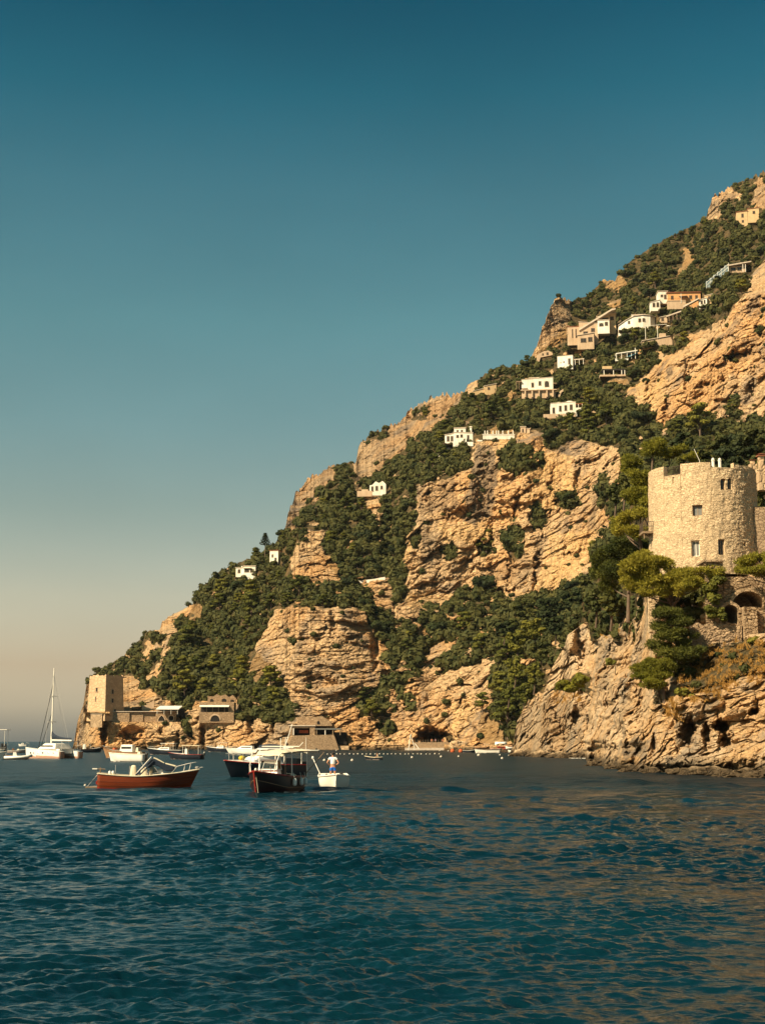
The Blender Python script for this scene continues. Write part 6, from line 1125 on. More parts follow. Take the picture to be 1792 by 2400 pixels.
    V = [(0, 0, .95)]; E = []; Q = [(.168, .125)]; hp = chain(V, E, Q, 0, [(0, 0, .89)], [(.165, .125)])
    for s in (-1, 1): chain(V, E, Q, hp, [(s*.095, 0, .80), (s*.115, 0, .70), (s*.125, .005, .60)], [.108, .105, .105])
    skin_mesh(V, E, Q, 'shorts', blues, e)
man()
def sitter(loc, rz, label, cloth, lean=.1, legs=True):
    e = empty('person', loc, rz, label, 'person'); V = [(0, 0, .1)]; E = []; Q = [(.15, .12)]
    ch = chain(V, E, Q, 0, [(lean*.3, 0, .28), (lean*.8, 0, .5)], [(.13, .14), (.10, .17)]); nk = chain(V, E, Q, ch, [(lean, 0, .6), (lean, 0, .68)], [.06, .055]); chain(V, E, Q, nk, [(lean+.02, 0, .76), (lean+.02, 0, .84)], [.085, .075])
    for s in (-1, 1):
        a = chain(V, E, Q, ch, [(lean*.8, s*.19, .52), (.12, s*.26, .32), (.32, s*.22, .22)], [.055, .045, .035]); chain(V, E, Q, a, [(.38, s*.2, .2), (.43, s*.18, .19)], [.03, .02])
        chain(V, E, Q, 0, [(.2, s*.11, .12), (.42, s*.13, .14), (.48, s*.13, -.2), (.58, s*.13, -.25)], [.085, .065, .05, .04])
    skin_mesh(V, E, Q, 'body', skinm, e, 1); m = MB(); m.ball((lean, 0, .83), (.1, .09, .09), 10); m.build('hair', hairm, e, smooth=True)
    m = MB(); m.add(*fr(-.14, .12, .17, .16, lean*.8-.12, lean*.8+.12, .2, .54)); m.build('top', cloth, e, bevel=.05); return e

# other boats
def small_boat(name, px0, px1, D, left, hullm, label, fs=.7, fm=.6, fb=1., B=None, gun=None, deck=gel, bottom=None, cat='boat', group=None, yaw=0., dr=.3, rake=.4, floor=.15, fore=.55, extra=None, tw=.85):
    """boat lying across the view between two photo columns; left = bow points left"""
    k = D/FPX/CT; L_ = (px1-px0)*k/math.cos(yaw); b = boat(name, px1 if left else px0, D, (math.pi+yaw) if left else yaw, label, cat, group)
    H = Hull(L_, B or min(2.6, L_*.34), fs, fm, fb, dr, rake, tw); H.build(b, hullm, bottom or boot, .05, gun or white, deck, floor, gr=.04, n=20, m=8)
    if fore: H.foredeck(b, fore, deck, .01, .12)
    if extra: extra(b, H, L_)
    return b
def ttop(x0, x1, w_, z0, z1, m=white, pm=white):
    def f(b, H, L_):
        q = MB(); q.box(x0*L_, x1*L_, -w_, w_, z1, z1+.09); c = q.build('canopy', m, b, bevel=.03)
        for x in (x0+.04, x1-.04):
            for s in (-1, 1): tubes(c, 'post', pm, [[(x*L_, s*w_*.85, z0), (x*L_, s*w_*.85, z1)]], .03)
    return f
def cabin(x0, x1, w_, z0, z1, m=gel, slant=.5):
    def f(b, H, L_):
        q = MB(); q.add(*fr(x0*L_, x1*L_, w_, z0, x0*L_+.1, x1*L_-slant, w_*.8, z1)); c = q.build('cabin', m, b, bevel=.05)
        for s in (-1, 1):
            q = MB(); zz = z0+(z1-z0)*.45; yy = w_*(1-.2*.55)+.012; q.box(x0*L_+.3, x1*L_-slant*.9-.1, s*yy-.012, s*yy+.012, zz, zz+(z1-z0)*.28); q.build('cabin_window', dark, c)
    return f
def rails(x0, x1, w_, z0, h):
    def f(b, H, L_):
        for s in (-1, 1): tubes(b, 'rail', steel, [[(x0*L_, s*w_, z0), (x0*L_, s*w_, z0+h), ((x0+x1)/2*L_, s*w_, z0+h), (x1*L_, s*w_*.25, z0+h+.12)], [((x0+x1)/2*L_, s*w_, z0), ((x0+x1)/2*L_, s*w_, z0+h)]], .022)
    return f
def motor(k=1.):
    def f(b, H, L_): outboard(b, -.02, 0, H.fs-.15, k=k)
    return f
def seatp(x, m=canvas, w_=.5, h=.6):
    def f(b, H, L_): q = MB(); q.add(*fr(x*L_, x*L_+.6, w_, H.fm-.2, x*L_+.1, x*L_+.5, w_*.85, H.fm+h)); q.build('console', m, b, bevel=.06)
    return f
def many(*fs):
    def f(b, H, L_):
        for g in fs: g(b, H, L_)
    return f
small_boat('motorboat', 344, 429, 329, True, navy, 'white decked motorboat with dark hull and small top, left of the red-rimmed boat', .95, 1., 1.5, gun=white, yaw=-.25, rake=.9, extra=many(ttop(.2, .6, .9, 1.0, 2.45), cabin(.35, .75, .8, 1.0, 1.6, slant=1.2), rails(.7, .97, .6, 1.25, .5), motor(1.1)))
small_boat('motorboat', 394, 475, 243, True, navy, 'dark blue fishing boat with red rim and cream canopy, beyond the reddish launch', .75, .78, 1.12, gun=redp, yaw=-.2, rake=.6, extra=many(ttop(.05, .58, .8, .8, 2.2, canvas), seatp(.42, gel, .4, 1.0), seatp(.6, navycv, .4, .35), motor(1.1)))
small_boat('motorboat', 252, 341, 214, True, gel, 'low white boat with broad flat white top deck, right behind the reddish launch', 1.05, 1.05, 1.3, gun=white, yaw=-.3, rake=.5, fore=.0, bottom=navy, extra=many(rails(.75, .97, .5, 1.25, .4), motor(1.), seatp(.1, canvas, .4, .4)))
small_boat('wooden_fishing_boat', 239, 335, 262, True, tanw, 'tan wooden fishing boat with orange-red cover and white wheelhouse, behind the flat white boat', 1.0, 1.05, 1.85, gun=wood, deck=timber, yaw=-.25, rake=.8, extra=many(cabin(.22, .55, .75, 1.0, 2.35, slant=.3), seatp(.08, canvas, .6, .8), seatp(.66, rust, .7, .75), rails(.85, 1.02, .4, 1.7, .35)))
small_boat('motorboat', 188, 234, 394, False, navy, 'dark hulled boat with a white cover moored at the foot of the square tower headland', .9, .9, 1.4, yaw=.4, gun=wood, extra=many(seatp(.15, white, .85, 1.3), ttop(.1, .5, .8, .9, 2.5, navycv), seatp(.55, blackp, .6, .6)))
small_boat('motorboat', 482, 541, 420, True, navy, 'white decked speedboat with arched rail and dark hull, left of the long white boat', 1.0, 1.0, 1.55, gun=white, yaw=-.3, rake=1.1, extra=many(cabin(.25, .6, .8, 1.0, 1.7, slant=1.), ttop(.1, .5, .8, 1.0, 2.5, steel), rails(.7, .97, .6, 1.3, .5)))
small_boat('motor_yacht', 528, 616, 329, True, gel, 'long low white motor yacht just behind the navy cabin cruiser', 1.1, 1.15, 1.55, gun=white, yaw=-.25, rake=1.3, bottom=navy, extra=many(cabin(.25, .72, .9, 1.15, 1.95, slant=1.6), rails(.7, .98, .6, 1.35, .4)))
small_boat('covered_boat', 605, 677, 470, False, gel, 'boat hidden under a dark navy tarpaulin left of the beach bar wall', .9, .9, 1.2, yaw=.15, extra=lambda b, H, L_: (lambda q: (q.grid([[(x*L_, y*H.beam(x)*.98, H.sheer(x)+.05+1.15*(1-y*y)*math.sin(math.pi*min(1, x*1.1+.08))**.5) for y in np.linspace(-1, 1, 9)] for x in np.linspace(.02, .88, 12)]), q.build('tarpaulin', navycv, b, smooth=True, solid=.03)))(MB()))
small_boat('sailing_dinghy', 706, 748, 429, True, white, 'small white sailing dinghy with bare mast in front of the beach bar wall', .5, .5, .8, yaw=.1, extra=many(lambda b, H, L_: tubes(b, 'mast', white, [[(L_*.72, 0, .4), (L_*.72, 0, 4.1)]], .07), lambda b, H, L_: tubes(b, 'shroud', rope, [[(L_*.72, 0, 4.0), (L_*.1, 0, .6)]], .03), seatp(.1, blackp, .4, .5)))
rb = small_boat('rowboat', 855, 896, 235, True, navy, 'small dark rowboat with a seated person beside the line of floats', .45, .38, .62, B=1.25, gun=canvas, deck=timber, yaw=-.1, fore=0, rake=.25, extra=lambda b, H, L_: [(lambda q: (q.box(x, x+.22, -.5, .5, .3, .34), q.build('thwart', timber, b)))(MB()) for x in (.7, 1.5)])
sitter(tuple(rb.matrix_basis @ Vector((.75, 0, .30))), rb.rotation_euler.z, 'person sitting in the small dark rowboat by the float line', canvas)
# left edge craft
def rib(px0, px1, D, label, left=True, yaw=0.):
    k = D/FPX/CT; L_ = (px1-px0)*k; b = boat('inflatable_boat', px1 if left else px0, D, (math.pi+yaw) if left else yaw, label, 'inflatable boat'); q = MB()
    for s in (-1, 1): q.tube([(0, s*.75, .35), (L_*.6, s*.75, .38), (L_*.85, s*.5, .5), (L_*.99, 0, .62)], .23, 10)
    q.build('tube', gel, b, smooth=True); q = MB(); q.add(*fr(.05, L_*.85, .3, -.15, .05, L_*.9, .6, .3)); q.build('hull', boot, b); q = MB(); q.add(*fr(L_*.3, L_*.48, .28, .3, L_*.32, L_*.42, .22, 1.15)); q.build('console', gel, b, bevel=.04); q = MB(); q.box(L_*.08, L_*.25, -.4, .4, .3, .7); q.build('seat', wood, b, bevel=.05); outboard(b, 0, 0, .55, k=1.1); return b
rib(11, 72, 240, 'white inflatable tender with console floating under the catamaran bow', False, .15)
small_boat('motorboat', 14, 60, 372, False, boot, 'small pale motorboat with black engine just left of the catamaran', .7, .65, .95, yaw=.1, extra=many(motor(1.5), seatp(.3, wood, .5, .5), seatp(.55, canvas, .4, .4)))
small_boat('motorboat', 45, 62, 900, True, gel, 'tiny white motorboat near the horizon left of the catamaran', 1.1, 1., 1.5, yaw=.2, extra=cabin(.3, .7, .9, 1., 2.))
small_boat('motor_yacht', -120, 11, 214, False, gel, 'white motor yacht cut off at the left edge under its high flat top', 1.1, 1.05, 1.45, yaw=.0, rake=1.2, extra=many(cabin(.2, .75, 1.1, 1.1, 2.3, slant=1.2), ttop(.35, 1.03, 1.1, 2.3, 4.55, white), rails(.7, .98, .6, 1.3, .6)))
small_boat('motorboat', -50, 17, 330, False, gel, 'boat with black folded cover at the left edge below the flat top', .9, .9, 1.3, yaw=0, extra=many(seatp(.75, blackp, .5, 1.6), seatp(.86, blackp, .4, 1.5), seatp(.3, canvas, .6, 1.)))

# E: catamaran
b = boat('sailing_catamaran', 122, 259, math.atan2(.6, -.8), 'white sailing catamaran with tall bare mast and navy sail cover, left of the headland', 'catamaran')
for s, nm in ((1, 'hull'), (-1, 'hull')):
    hp = empty('hull_side', (0, 0, 0)) if False else None
    H = Hull(9.6, 1.5, 1.15, 1.5, 1.95, .4, .35, .8, 2.6, 2.0)
    mb = MB(); us = [i/9 for i in range(-9, 10)]; ts = [i/26 for i in range(27)]; P = [[(p[0]-5.0, p[1]+s*2.1, p[2]) for p in (H.pt(t, u) for u in us)] for t in ts]; mb.grid(P); mb.f.append(tuple(range(len(us)))); mb.m.append(0)
    mb.m = [1 if sum(mb.v[i][2] for i in f)/len(f) < .42 else 0 for f in mb.f]; ho = mb.build('hull', [gel, pinkp], b, smooth=True)
    d = MB(); d.grid([[(H.pt(t, 1)[0]-5., s*2.1+H.pt(t, 1)[1]*v, H.pt(t, 1)[2]+.02) for v in (-1, 0, 1)] for t in ts]); d.build('deck', gel, ho)
    for x, rr_ in ((-3.6, .16), (-2.3, .14), (-.9, .2), (.4, .14), (1.7, .16), (2.7, .2)):
        q = MB(); q.ball((x, s*2.1+(-s if s < 0 else s)*0+ (H.pt((x+5)/9.6, .8)[1])*(1), .95), (rr_, .05, rr_*.8), 9); q.ball((x, s*2.1-(H.pt((x+5)/9.6, .8)[1]), .95), (rr_, .05, rr_*.8), 9); q.build('porthole', dark, ho)
    tubes(ho, 'pulpit', steel, [[(3.2, s*2.5, 1.9), (3.2, s*2.5, 2.6), (4.4, s*2.2, 2.7), (4.4, s*2.2, 1.95)], [(-4.6, s*2.5, 1.2), (-4.6, s*2.5, 2.2), (-3., s*2.6, 2.2), (-3., s*2.6, 1.4)]], .03)
m = MB(); m.box(-3.8, 2.0, -1.6, 1.6, .85, 1.62); m.build('bridge_deck', gel, b); m = MB(); m.add(*fr(-3.0, 1.6, 2.0, 1.63, -2.6, .3, 1.5, 2.6)); cb = m.build('cabin', gel, b, bevel=.15)
m = MB(); m.add(*fr(-2.3, .9, 1.84, 2.0, -2.2, .55, 1.74, 2.25)); m.build('cabin_window', dark, cb)
m = MB(); m.box(3.6, 3.8, -1.5, 1.5, 1.55, 1.7); m.build('front_beam', steel, b); m = MB(); m.tube([(.3, 0, 1.6), (.2, 0, 15.8)], .15, 10, .09); mast = m.build('mast', white, b)
for z in (6.3, 10.8): tubes(mast, 'spreader', white, [[(.2, -1.0, z), (.25, 0, z+.1), (.2, 1.0, z)]], .05)
P = []
for i, x in enumerate(np.linspace(.15, -4.9, 14)): t = i/13; P.append([(x, .18*math.sin(q)*(1-.5*t), 3.2+.16+(.62-.40*t**.5)*.5*(1+math.cos(q))*(1.5*(1-t)**3+.8)) for q in np.linspace(0, 2*math.pi, 9)])
m = MB(); m.grid(P); m.build('sail_cover', navycv, b, smooth=True); m = MB(); m.tube([(.1, 0, 3.15), (-5.1, 0, 3.05)], .11, 8); m.build('boom', white, b)
tubes(b, 'forestay', blackp, [[(3.7, 0, 1.7), (.22, 0, 13.2)]], .055); tubes(b, 'forestay', blackp, [[(2.9, .2, 1.7), (.24, 0, 8.2)]], .055)
for s in (-1, 1): tubes(b, 'shroud', steel, [[(-1.2, s*2.6, 1.5), (.2, s*1., 10.8), (.2, 0, 14.8)]], .018)
tubes(b, 'backstay', steel, [[(-4.8, 0, 1.5), (.2, 0, 15.6)]], .016); m = MB(); m.tube([(-4.6, -1.8, 1.4), (-4.6, -1.8, 2.9), (-4.6, 1.8, 2.9), (-4.6, 1.8, 1.4)], .06, 6); m.build('davit_frame', steel, b)

# floats and mooring buoys
fl = MB(); fl.ball((0, 0, .12), (.27, .27, .25), 12); fl.tube([(0, 0, .3), (0, 0, .42)], .05, 6); f0 = fl.build('float', buoym, None, smooth=True); first = True
G = 'floats of the swimming line'
rs = random.Random(4)
for i in range(27):
    px = 768+i*10.0+rs.uniform(-1.5, 1.5); o = f0 if first else f0.copy()
    if not first: col.objects.link(o)
    first = False; p = wat(px, 336+rs.uniform(-5, 5)); o.location = (p.x, p.y, 0); k = rs.uniform(.85, 1.15); k *= .66; o.scale = (k, k, k); tag(o, 'small white float in the row of floats strung across the cove', 'float', G)
for px, D, sc, lab in ((965, 262, 1, 'lone white buoy below the float line, left of the landing'), (1033, 274, 1, 'lone white buoy below the right end of the float line'), (1074, 280, .9, 'white buoy between the float line and the white beached boats'), (1121, 300, 1.4, 'larger orange-tinted buoy in front of the long white beached boat'),
    (1176, 248, 1, 'buoy standing off the right end of the cove'), (1171, 312, .8, 'little white buoy near the bow of the beached boats'), (1192, 300, .8, 'little white buoy beside the boulder headland'), (1205, 305, .8, 'rightmost white buoy against the boulder headland'), (760, 222, 1, 'white buoy left of the standing man, level with his elbow'),
    (825, 222, 1, 'white buoy right of the standing man'), (788, 470, 1, 'small buoy directly behind the head of the standing man'), (1030, 455, .9, 'buoy just under the stone landing wall'), (1050, 440, .9, 'buoy off the boulder beside the landing wall'), (615, 470, 1., 'buoy behind the canopied boat'), (200, 97, .42, 'white mooring buoy off the stern ladder of the reddish launch'), (479, 380, .9, 'buoy at the bow of the arched-rail speedboat'), (412, 300, 1.1, 'white float at the waterline between the two dark boats')):
    o = f0.copy(); o.name = 'buoy'; col.objects.link(o); p = wat(px, D); o.location = (p.x, p.y, 0); o.scale = (.85*sc,)*3; tag(o, lab, 'buoy')
for px, py, D, lab in ((1060, 1762, 405, 'orange buoy at the stern of the dark beached rowboat'), (1079, 1761, 400, 'big orange-red ball beside the dark beached rowboat')):
    m = MB(); m.ball((0, 0, .3), .62, 14); o = m.build('buoy', rust, None, smooth=True); o.location = wat(px, D); tag(o, lab, 'buoy')
# boats drawn up in the cove
small_boat('rowboat', 1084, 1115, 388, False, navy, 'dark rowboat drawn up between orange buoys and long white boat', .6, .5, .9, deck=timber, fore=0)
small_boat('beached_boat', 1113, 1171, 372, True, white, 'long white open boat at the water edge, longest of the beached boats', .75, .7, .95, bottom=navy, B=1.5, fore=0, deck=timber, gun=white)
def hull_on(px0, px1, py, D, m, label, over=False, B=.9, h=.45, name='canoe', cat='canoe', rz=.1):
    k = D/FPX/CT; L_ = (px1-px0)*k; p = atv((px0+px1)/2, py, D); e = empty(name, p, rz, label, cat); H = Hull(L_/2, B, h*.7, h*.7, h, .05, .1, 1.)
    mb = MB(); us = [i/6 for i in range(-6, 7)]
    for s in (1, -1): mb.grid([[(s*H.pt(t, u)[0], H.pt(t, u)[1], (h-H.pt(t, u)[2]) if over else H.pt(t, u)[2]+.05) for u in us] for t in np.linspace(0, 1, 12)])
    mb.build('hull', m, e, smooth=True, solid=.03)
    if not over: mb = MB(); mb.grid([[(x*L_/2, y*H.beam(abs(x))*.9, h*.6) for y in (-1, 1)] for x in np.linspace(-.85, .85, 8)]); mb.build('deck', m, e)
    return e
hull_on(1184, 1214, 1756, 368, white, 'upper white boat at the right end of the beached boats', name='beached_boat', cat='boat', B=1.3, h=.7); hull_on(1190, 1214, 1764, 340, white, 'lower white boat at the right end of the beached boats', name='beached_boat', cat='boat', B=1.2, h=.6)
hull_on(1159, 1187, 1746, 400, gel, 'white boat turned upside down at the top of the cove', True, 1.5, .8, 'beached_boat', 'boat')
for i, (a, c, y, m_, lab) in enumerate(((1148, 1176, 1757, pinkp, 'faded pink canoe lying left on the cove stones'), (1164, 1192, 1753, redp, 'red canoe lying in the middle of the stacked canoes'), (1180, 1210, 1751, pinkp, 'pink canoe highest on the right of the stacked canoes'), (1178, 1206, 1757, redp, 'red canoe just above the upper white beached boat'))): hull_on(a, c, y, 384+i*2, m_, lab, False, .8, .4)
hull_on(1112, 1146, 1755, 402, tanw, 'tan dinghy hull above the long white beached boat', False, 1.3, .7, 'beached_boat', 'boat')
for px, lab in ((1011, 'person sitting on the left of the stone landing before the cave'), (1020, 'person sitting in the middle of the stone landing before the cave'), (1037, 'person sitting on the right of the stone landing before the cave')): sitter(atv(px, 1737, 502), R(-90), lab, (shirt, rust, blues)[(px//9) % 3])
# ---------- vegetation ----------
def leaf_mat(name, a, b_, hi, trans=.18):
    m = bpy.data.materials.new(name); nt = nodes(m); N = nt.nodes; L = nt.links; out = N.new('ShaderNodeOutputMaterial'); p = N.new('ShaderNodeBsdfPrincipled'); p.inputs['Roughness'].default_value = .75; p.inputs['Specular IOR Level'].default_value = .15
    geo = N.new('ShaderNodeNewGeometry'); oi = N.new('ShaderNodeObjectInfo'); nz = N.new('ShaderNodeTexNoise'); nz.inputs['Scale'].default_value = .22; nz.inputs['Detail'].default_value = 4; nz.inputs['Roughness'].default_value = .7; L.new(geo.outputs['Position'], nz.inputs['Vector'])
    ad = N.new('ShaderNodeMath'); ad.operation = 'MULTIPLY_ADD'; ad.inputs[1].default_value = .34; L.new(oi.outputs['Random'], ad.inputs[0]); L.new(nz.outputs[0], ad.inputs[2])
    cr = N.new('ShaderNodeValToRGB'); e = cr.color_ramp.elements; e[0].position = .42; e[0].color = (*a, 1); e[1].position = .92; e[1].color = (*hi, 1); q = e.new(.66); q.color = (*b_, 1)
    L.new(ad.outputs[0], cr.inputs[0]); L.new(cr.outputs[0], p.inputs['Base Color']); t = N.new('ShaderNodeBsdfTranslucent'); L.new(cr.outputs[0], t.inputs[0]); x = N.new('ShaderNodeMixShader'); x.inputs[0].default_value = trans
    L.new(p.outputs[0], x.inputs[1]); L.new(t.outputs[0], x.inputs[2]); L.new(x.outputs[0], out.inputs[0]); return m
leafO = leaf_mat('evergreen_leaves', (.018, .026, .012), (.034, .045, .014), (.085, .082, .020)); leafP = leaf_mat('pine_needles', (.045, .056, .013), (.098, .100, .017), (.185, .165, .024)); leafN = leaf_mat('bright_pine_needles', (.12, .12, .016), (.20, .185, .022), (.29, .245, .032), .30)
leafS = leaf_mat('scrub_leaves', (.022, .032, .013), (.046, .052, .016), (.105, .095, .028)); dry = leaf_mat('dry_grass_blades', (.26, .14, .035), (.40, .22, .055), (.50, .31, .09)); bark = mat('pine_bark', (.16, .11, .075), (.08, .055, .04), .95, 4, .5, stretch=(1, 1, .2))

def cloud(rs, lobes, leaf, dens=1.5, needle=0., core=.74, up=.0):
    V, F = [], []; nv = 0
    for c, r in lobes:
        c = np.array(c, float); r = np.array(r if hasattr(r, '__len__') else (r, r, r), float); area = 4*math.pi*(r[0]*r[1]+r[0]*r[2]+r[1]*r[2])/3; n = max(10, int(dens*area/leaf**2))
        d = rs.normal(size=(n, 3)); d /= np.linalg.norm(d, axis=1, keepdims=True); lump = 1+.22*pn(d[:, 0]*2.2+c[0], d[:, 1]*2.2+c[1], d[:, 2]*2.2+c[2]); p = c+d*r*((.80+.26*rs.rand(n, 1)) if not needle else (.62+.52*rs.rand(n, 1)**.8))*lump[:, None]
        nn = d/r; nn /= np.linalg.norm(nn, axis=1, keepdims=True); nn = nn+rs.normal(size=(n, 3))*(.42 if needle else .26); nn[:, 2] += up; nn /= np.linalg.norm(nn, axis=1, keepdims=True)
        a = np.cross(nn, rs.normal(size=(n, 3))); a /= np.linalg.norm(a, axis=1, keepdims=True); b_ = np.cross(nn, a); s = leaf*(.45+.5*rs.rand(n, 1))
        if needle: ax = d+rs.normal(size=(n, 3))*.5+np.array([0, 0, .35]); ax /= np.linalg.norm(ax, axis=1, keepdims=True); b_ = ax; a = np.cross(ax, rs.normal(size=(n, 3))); a /= np.linalg.norm(a, axis=1, keepdims=True); sa, sb = s*needle, s*1.5
        else: sa, sb = s, s*.75
        q = np.stack([p-a*sa-b_*sb*.5, p+a*sa-b_*sb*.6, p+a*sa*.5+b_*sb, p-a*sa*.6+b_*sb*.9], 1).reshape(-1, 3); V.append(q); F.append(np.arange(4*n).reshape(-1, 4)+nv); nv += 4*n
        if core:
            k, t = 6, 8; la = np.linspace(-1.45, 1.45, k); lo = np.linspace(0, 2*math.pi, t, endpoint=False); G = np.array([[math.cos(x)*math.cos(y), math.cos(x)*math.sin(y), math.sin(x)] for x in la for y in lo]); G = c+G*r*core*(.9+.2*rs.rand(len(G), 1)); V.append(G)
            F.append(np.array([(i*t+j, i*t+(j+1) % t, (i+1)*t+(j+1) % t, (i+1)*t+j) for i in range(k-1) for j in range(t)])+nv); nv += len(G)
    return np.vstack(V), np.vstack(F)
def trunk_mb(h, r, limbs, lean=(0, 0)):
    m = MB(); m.tube([(0, 0, -1.2), (lean[0]*.2, lean[1]*.2, h*.3), (lean[0]*.6, lean[1]*.6, h*.65), (lean[0], lean[1], h)], r, 7, r*.5)
    for (x, y, z), z0 in limbs: m.tube([(lean[0]*z0/h, lean[1]*z0/h, z0), (x*.5+lean[0]*.4, y*.5+lean[1]*.4, z0*.4+z*.6), (x, y, z)], r*.45, 5, r*.15)
    return m
PROTO = {}
def proto(kind, k, rs):
    if kind == 'oak':
        L_ = []
        for i in range(8+k): a = rs.uniform(0, 6.28); d = rs.uniform(.2, 1.)**.6*2.2; L_.append(((d*math.cos(a), d*math.sin(a), 2.3+rs.uniform(0, 2.4)*(1.15-d/3)), (rs.uniform(.95, 1.5),)*2+(rs.uniform(.75, 1.15),)))
        h, r, leaf, m, nm = 2.6, .28, .46, leafO, 'evergreen_tree'
    elif kind == 'pine':
        L_ = []
        for i in range(9+k): t = i/(8+k); a = i*2.4+rs.uniform(-.4, .4); d = (1.7*(1-t)+.5)*rs.uniform(.7, 1.1); L_.append(((d*math.cos(a), d*math.sin(a), 2.6+4.2*t+rs.uniform(-.3, .3)), (rs.uniform(.9, 1.4),)*2+(rs.uniform(.42, .62),)))
        h, r, leaf, m, nm = 5.6, .26, .42, leafP, 'pine_tree'
    else:
        L_ = [((rs.uniform(-.8, .8), rs.uniform(-.7, .7), .5+rs.uniform(0, .6)), rs.uniform(.55, .95)) for i in range(4)]; h, r, leaf, m, nm = .5, .09, .34, leafS, 'shrub'
    e = empty(nm, (0, 0, -50)); V, F = cloud(rs, L_, leaf, 1.5 if kind != 'shrub' else 1.3, up=.25 if kind == 'pine' else .1); c = npmesh('crown' if kind != 'shrub' else 'foliage', V, F, m, e)
    t = trunk_mb(h, r, [((l[0][0]*.8, l[0][1]*.8, l[0][2]-.2), max(.3, min(h*.8, l[0][2]*.6))) for l in L_[:6]]).build('trunk' if kind != 'shrub' else 'stem', bark, e)
    return [e, [c, t], False]
rsn = np.random.RandomState(21)
for kk in ('oak', 'pine', 'shrub'): PROTO[kk] = [proto(kk, i, rsn) for i in range(4)]
RAD = {'oak': (3.3, 6.0), 'pine': (2.9, 7.4), 'shrub': (1.5, 1.9)}
def plant(kind, loc, sc, label, cat, group, rs_=random):
    P = rs_.choice(PROTO[kind]); rz = rs_.uniform(0, 6.28)
    if not P[2]: P[2] = True; o = P[0]; o.location = loc; o.rotation_euler = (0, 0, rz); o.scale = sc
    else: o = copy_tree(P[0], P[1], loc, rz, sc)
    return tag(o, label, cat, group)

RECTS = list(SITES.values())+[(466, 552, 1628, 1700, 545), (366, 430, 1655, 1692, 552), (1112, 1205, 1008, 1036, 640), (1024, 1066, 1044, 1068, 640), (796, 904, 1350, 1369, 590), (1219, 1303, 914, 935, 700), (240, 366, 1650, 1692, 556), (1520, 1566, 757, 782, 640), (968, 1055, 1702, 1752, 620)]
def hides(px, py, rpx, hpx, D):
    for x0, x1, y0, y1, Dh in RECTS:
        if D < Dh+2 and px+rpx*.8 > x0 and px-rpx*.8 < x1 and py > y0 and py-hpx*.92 < y1-(y1-y0)*(.42 if rpx < 12 else .24): return True
    return False
def zone(px, py):
    if py > 1480 and px < 700: return 's', 'above the shore houses left of the layered cliff'
    if px < 668 and py > 1250: return 'g', 'in the dense green grove on the left shoulder of the mountain'
    if px < 960 and py > 1050 and py < 1440: return 'm', 'on the green slope between the left crag and the big cliff'
    if px < 960 and py >= 1440: return 'c', 'beside the sea cave gully'
    if py < 720 and px > 1340: return 't', 'on the wooded ridge at the upper right'
    if px > 1380 and 780 < py < 1180: return 'w', 'in the dark wood between the upper cliff and the round tower'
    if py < 1090: return 'v', 'among the white houses of the upper slope'
    return 'b', 'in the gully between the big cliff and the near sea cliff'
rnd = random.Random(99)
W = (PYM[0]-PYM[-1])*np.where(PXM[0] > 1860, 1.1, 1.); W[PXM[0] > 2050] = 0; cw = np.cumsum(W)/W.sum()
def sample():
    j = int(np.searchsorted(cw, rnd.random())); i = int(rnd.random()*PXM.shape[0]*.999); return i, j
placed = []
def far_enough(px, py, d):
    for (x, y, r) in placed:
        if abs(x-px) < d+r and abs(y-py) < d+r and (x-px)**2+((y-py)*1.15)**2 < (d+r)**2: return False
    return True
nt_, tries = 0, 0
bigs = [(1140, 1392, 1.9, 'oak', 'large dark rounded tree, biggest in the centre below the big cliff'), (1190, 1715, 1.9, 'pine', 'tall layered pine standing in the gully right of the sea cave'), (1215, 1660, 1.8, 'pine', 'layered pine half behind the grey boulder headland'), (1175, 1640, 1.5, 'pine', 'pine leaning over the gully above the cove beach'),
        (1130, 1675, 1.1, 'pine', 'small round pine above the brown rock right of the sea cave'), (870, 1690, 1.2, 'pine', 'spreading pine directly above the rocks left of the sea cave'), (855, 1655, 1.1, 'pine', 'pine at the foot of the layered cliff, right side'), (895, 1490, 1.5, 'oak', 'dark round tree at the right edge of the layered cliff'),
        (700, 1400, 1.4, 'pine', 'broad green pine at the top left of the layered cliff'), (1490, 805, 1.3, 'pine', 'wide flat pine under the white bowed villa'), (1430, 990, 1.9, 'oak', 'big dark tree right of the white house on stilts'), (1380, 960, 1.5, 'pine', 'pine immediately right of the white house on stilts'),
        (1290, 1040, 1.5, 'oak', 'dark tree hanging over the brink below the stilted white house'), (905, 1010, .9, 'oak', 'bushy tree on the crest of the left crag'), (640, 1330, .8, 'oak', 'dark tree in front of the narrow white two-storey house'), (596, 1358, .7, 'pine', 'pine touching the right side of the small white ridge house'), (1500, 1000, 1.6, 'oak', 'dark tree at the right end of the wood under the upper cliff'), (1460, 1030, 1.4, 'oak', 'dark tree at the lower edge of the wood above the round tower')]
for px, py, s, kd, lab in bigs:
    j = int(np.argmin(np.abs(PXM[0]-px))); i = int(np.argmin(np.abs(PYM[:, j]-py))); plant(kd, (XM[i, j], YM[i, j], ZM[i, j]-.3), (s, s, s*.95), lab, 'tree', None, rnd); placed.append((px, py-20*s, 15*s))
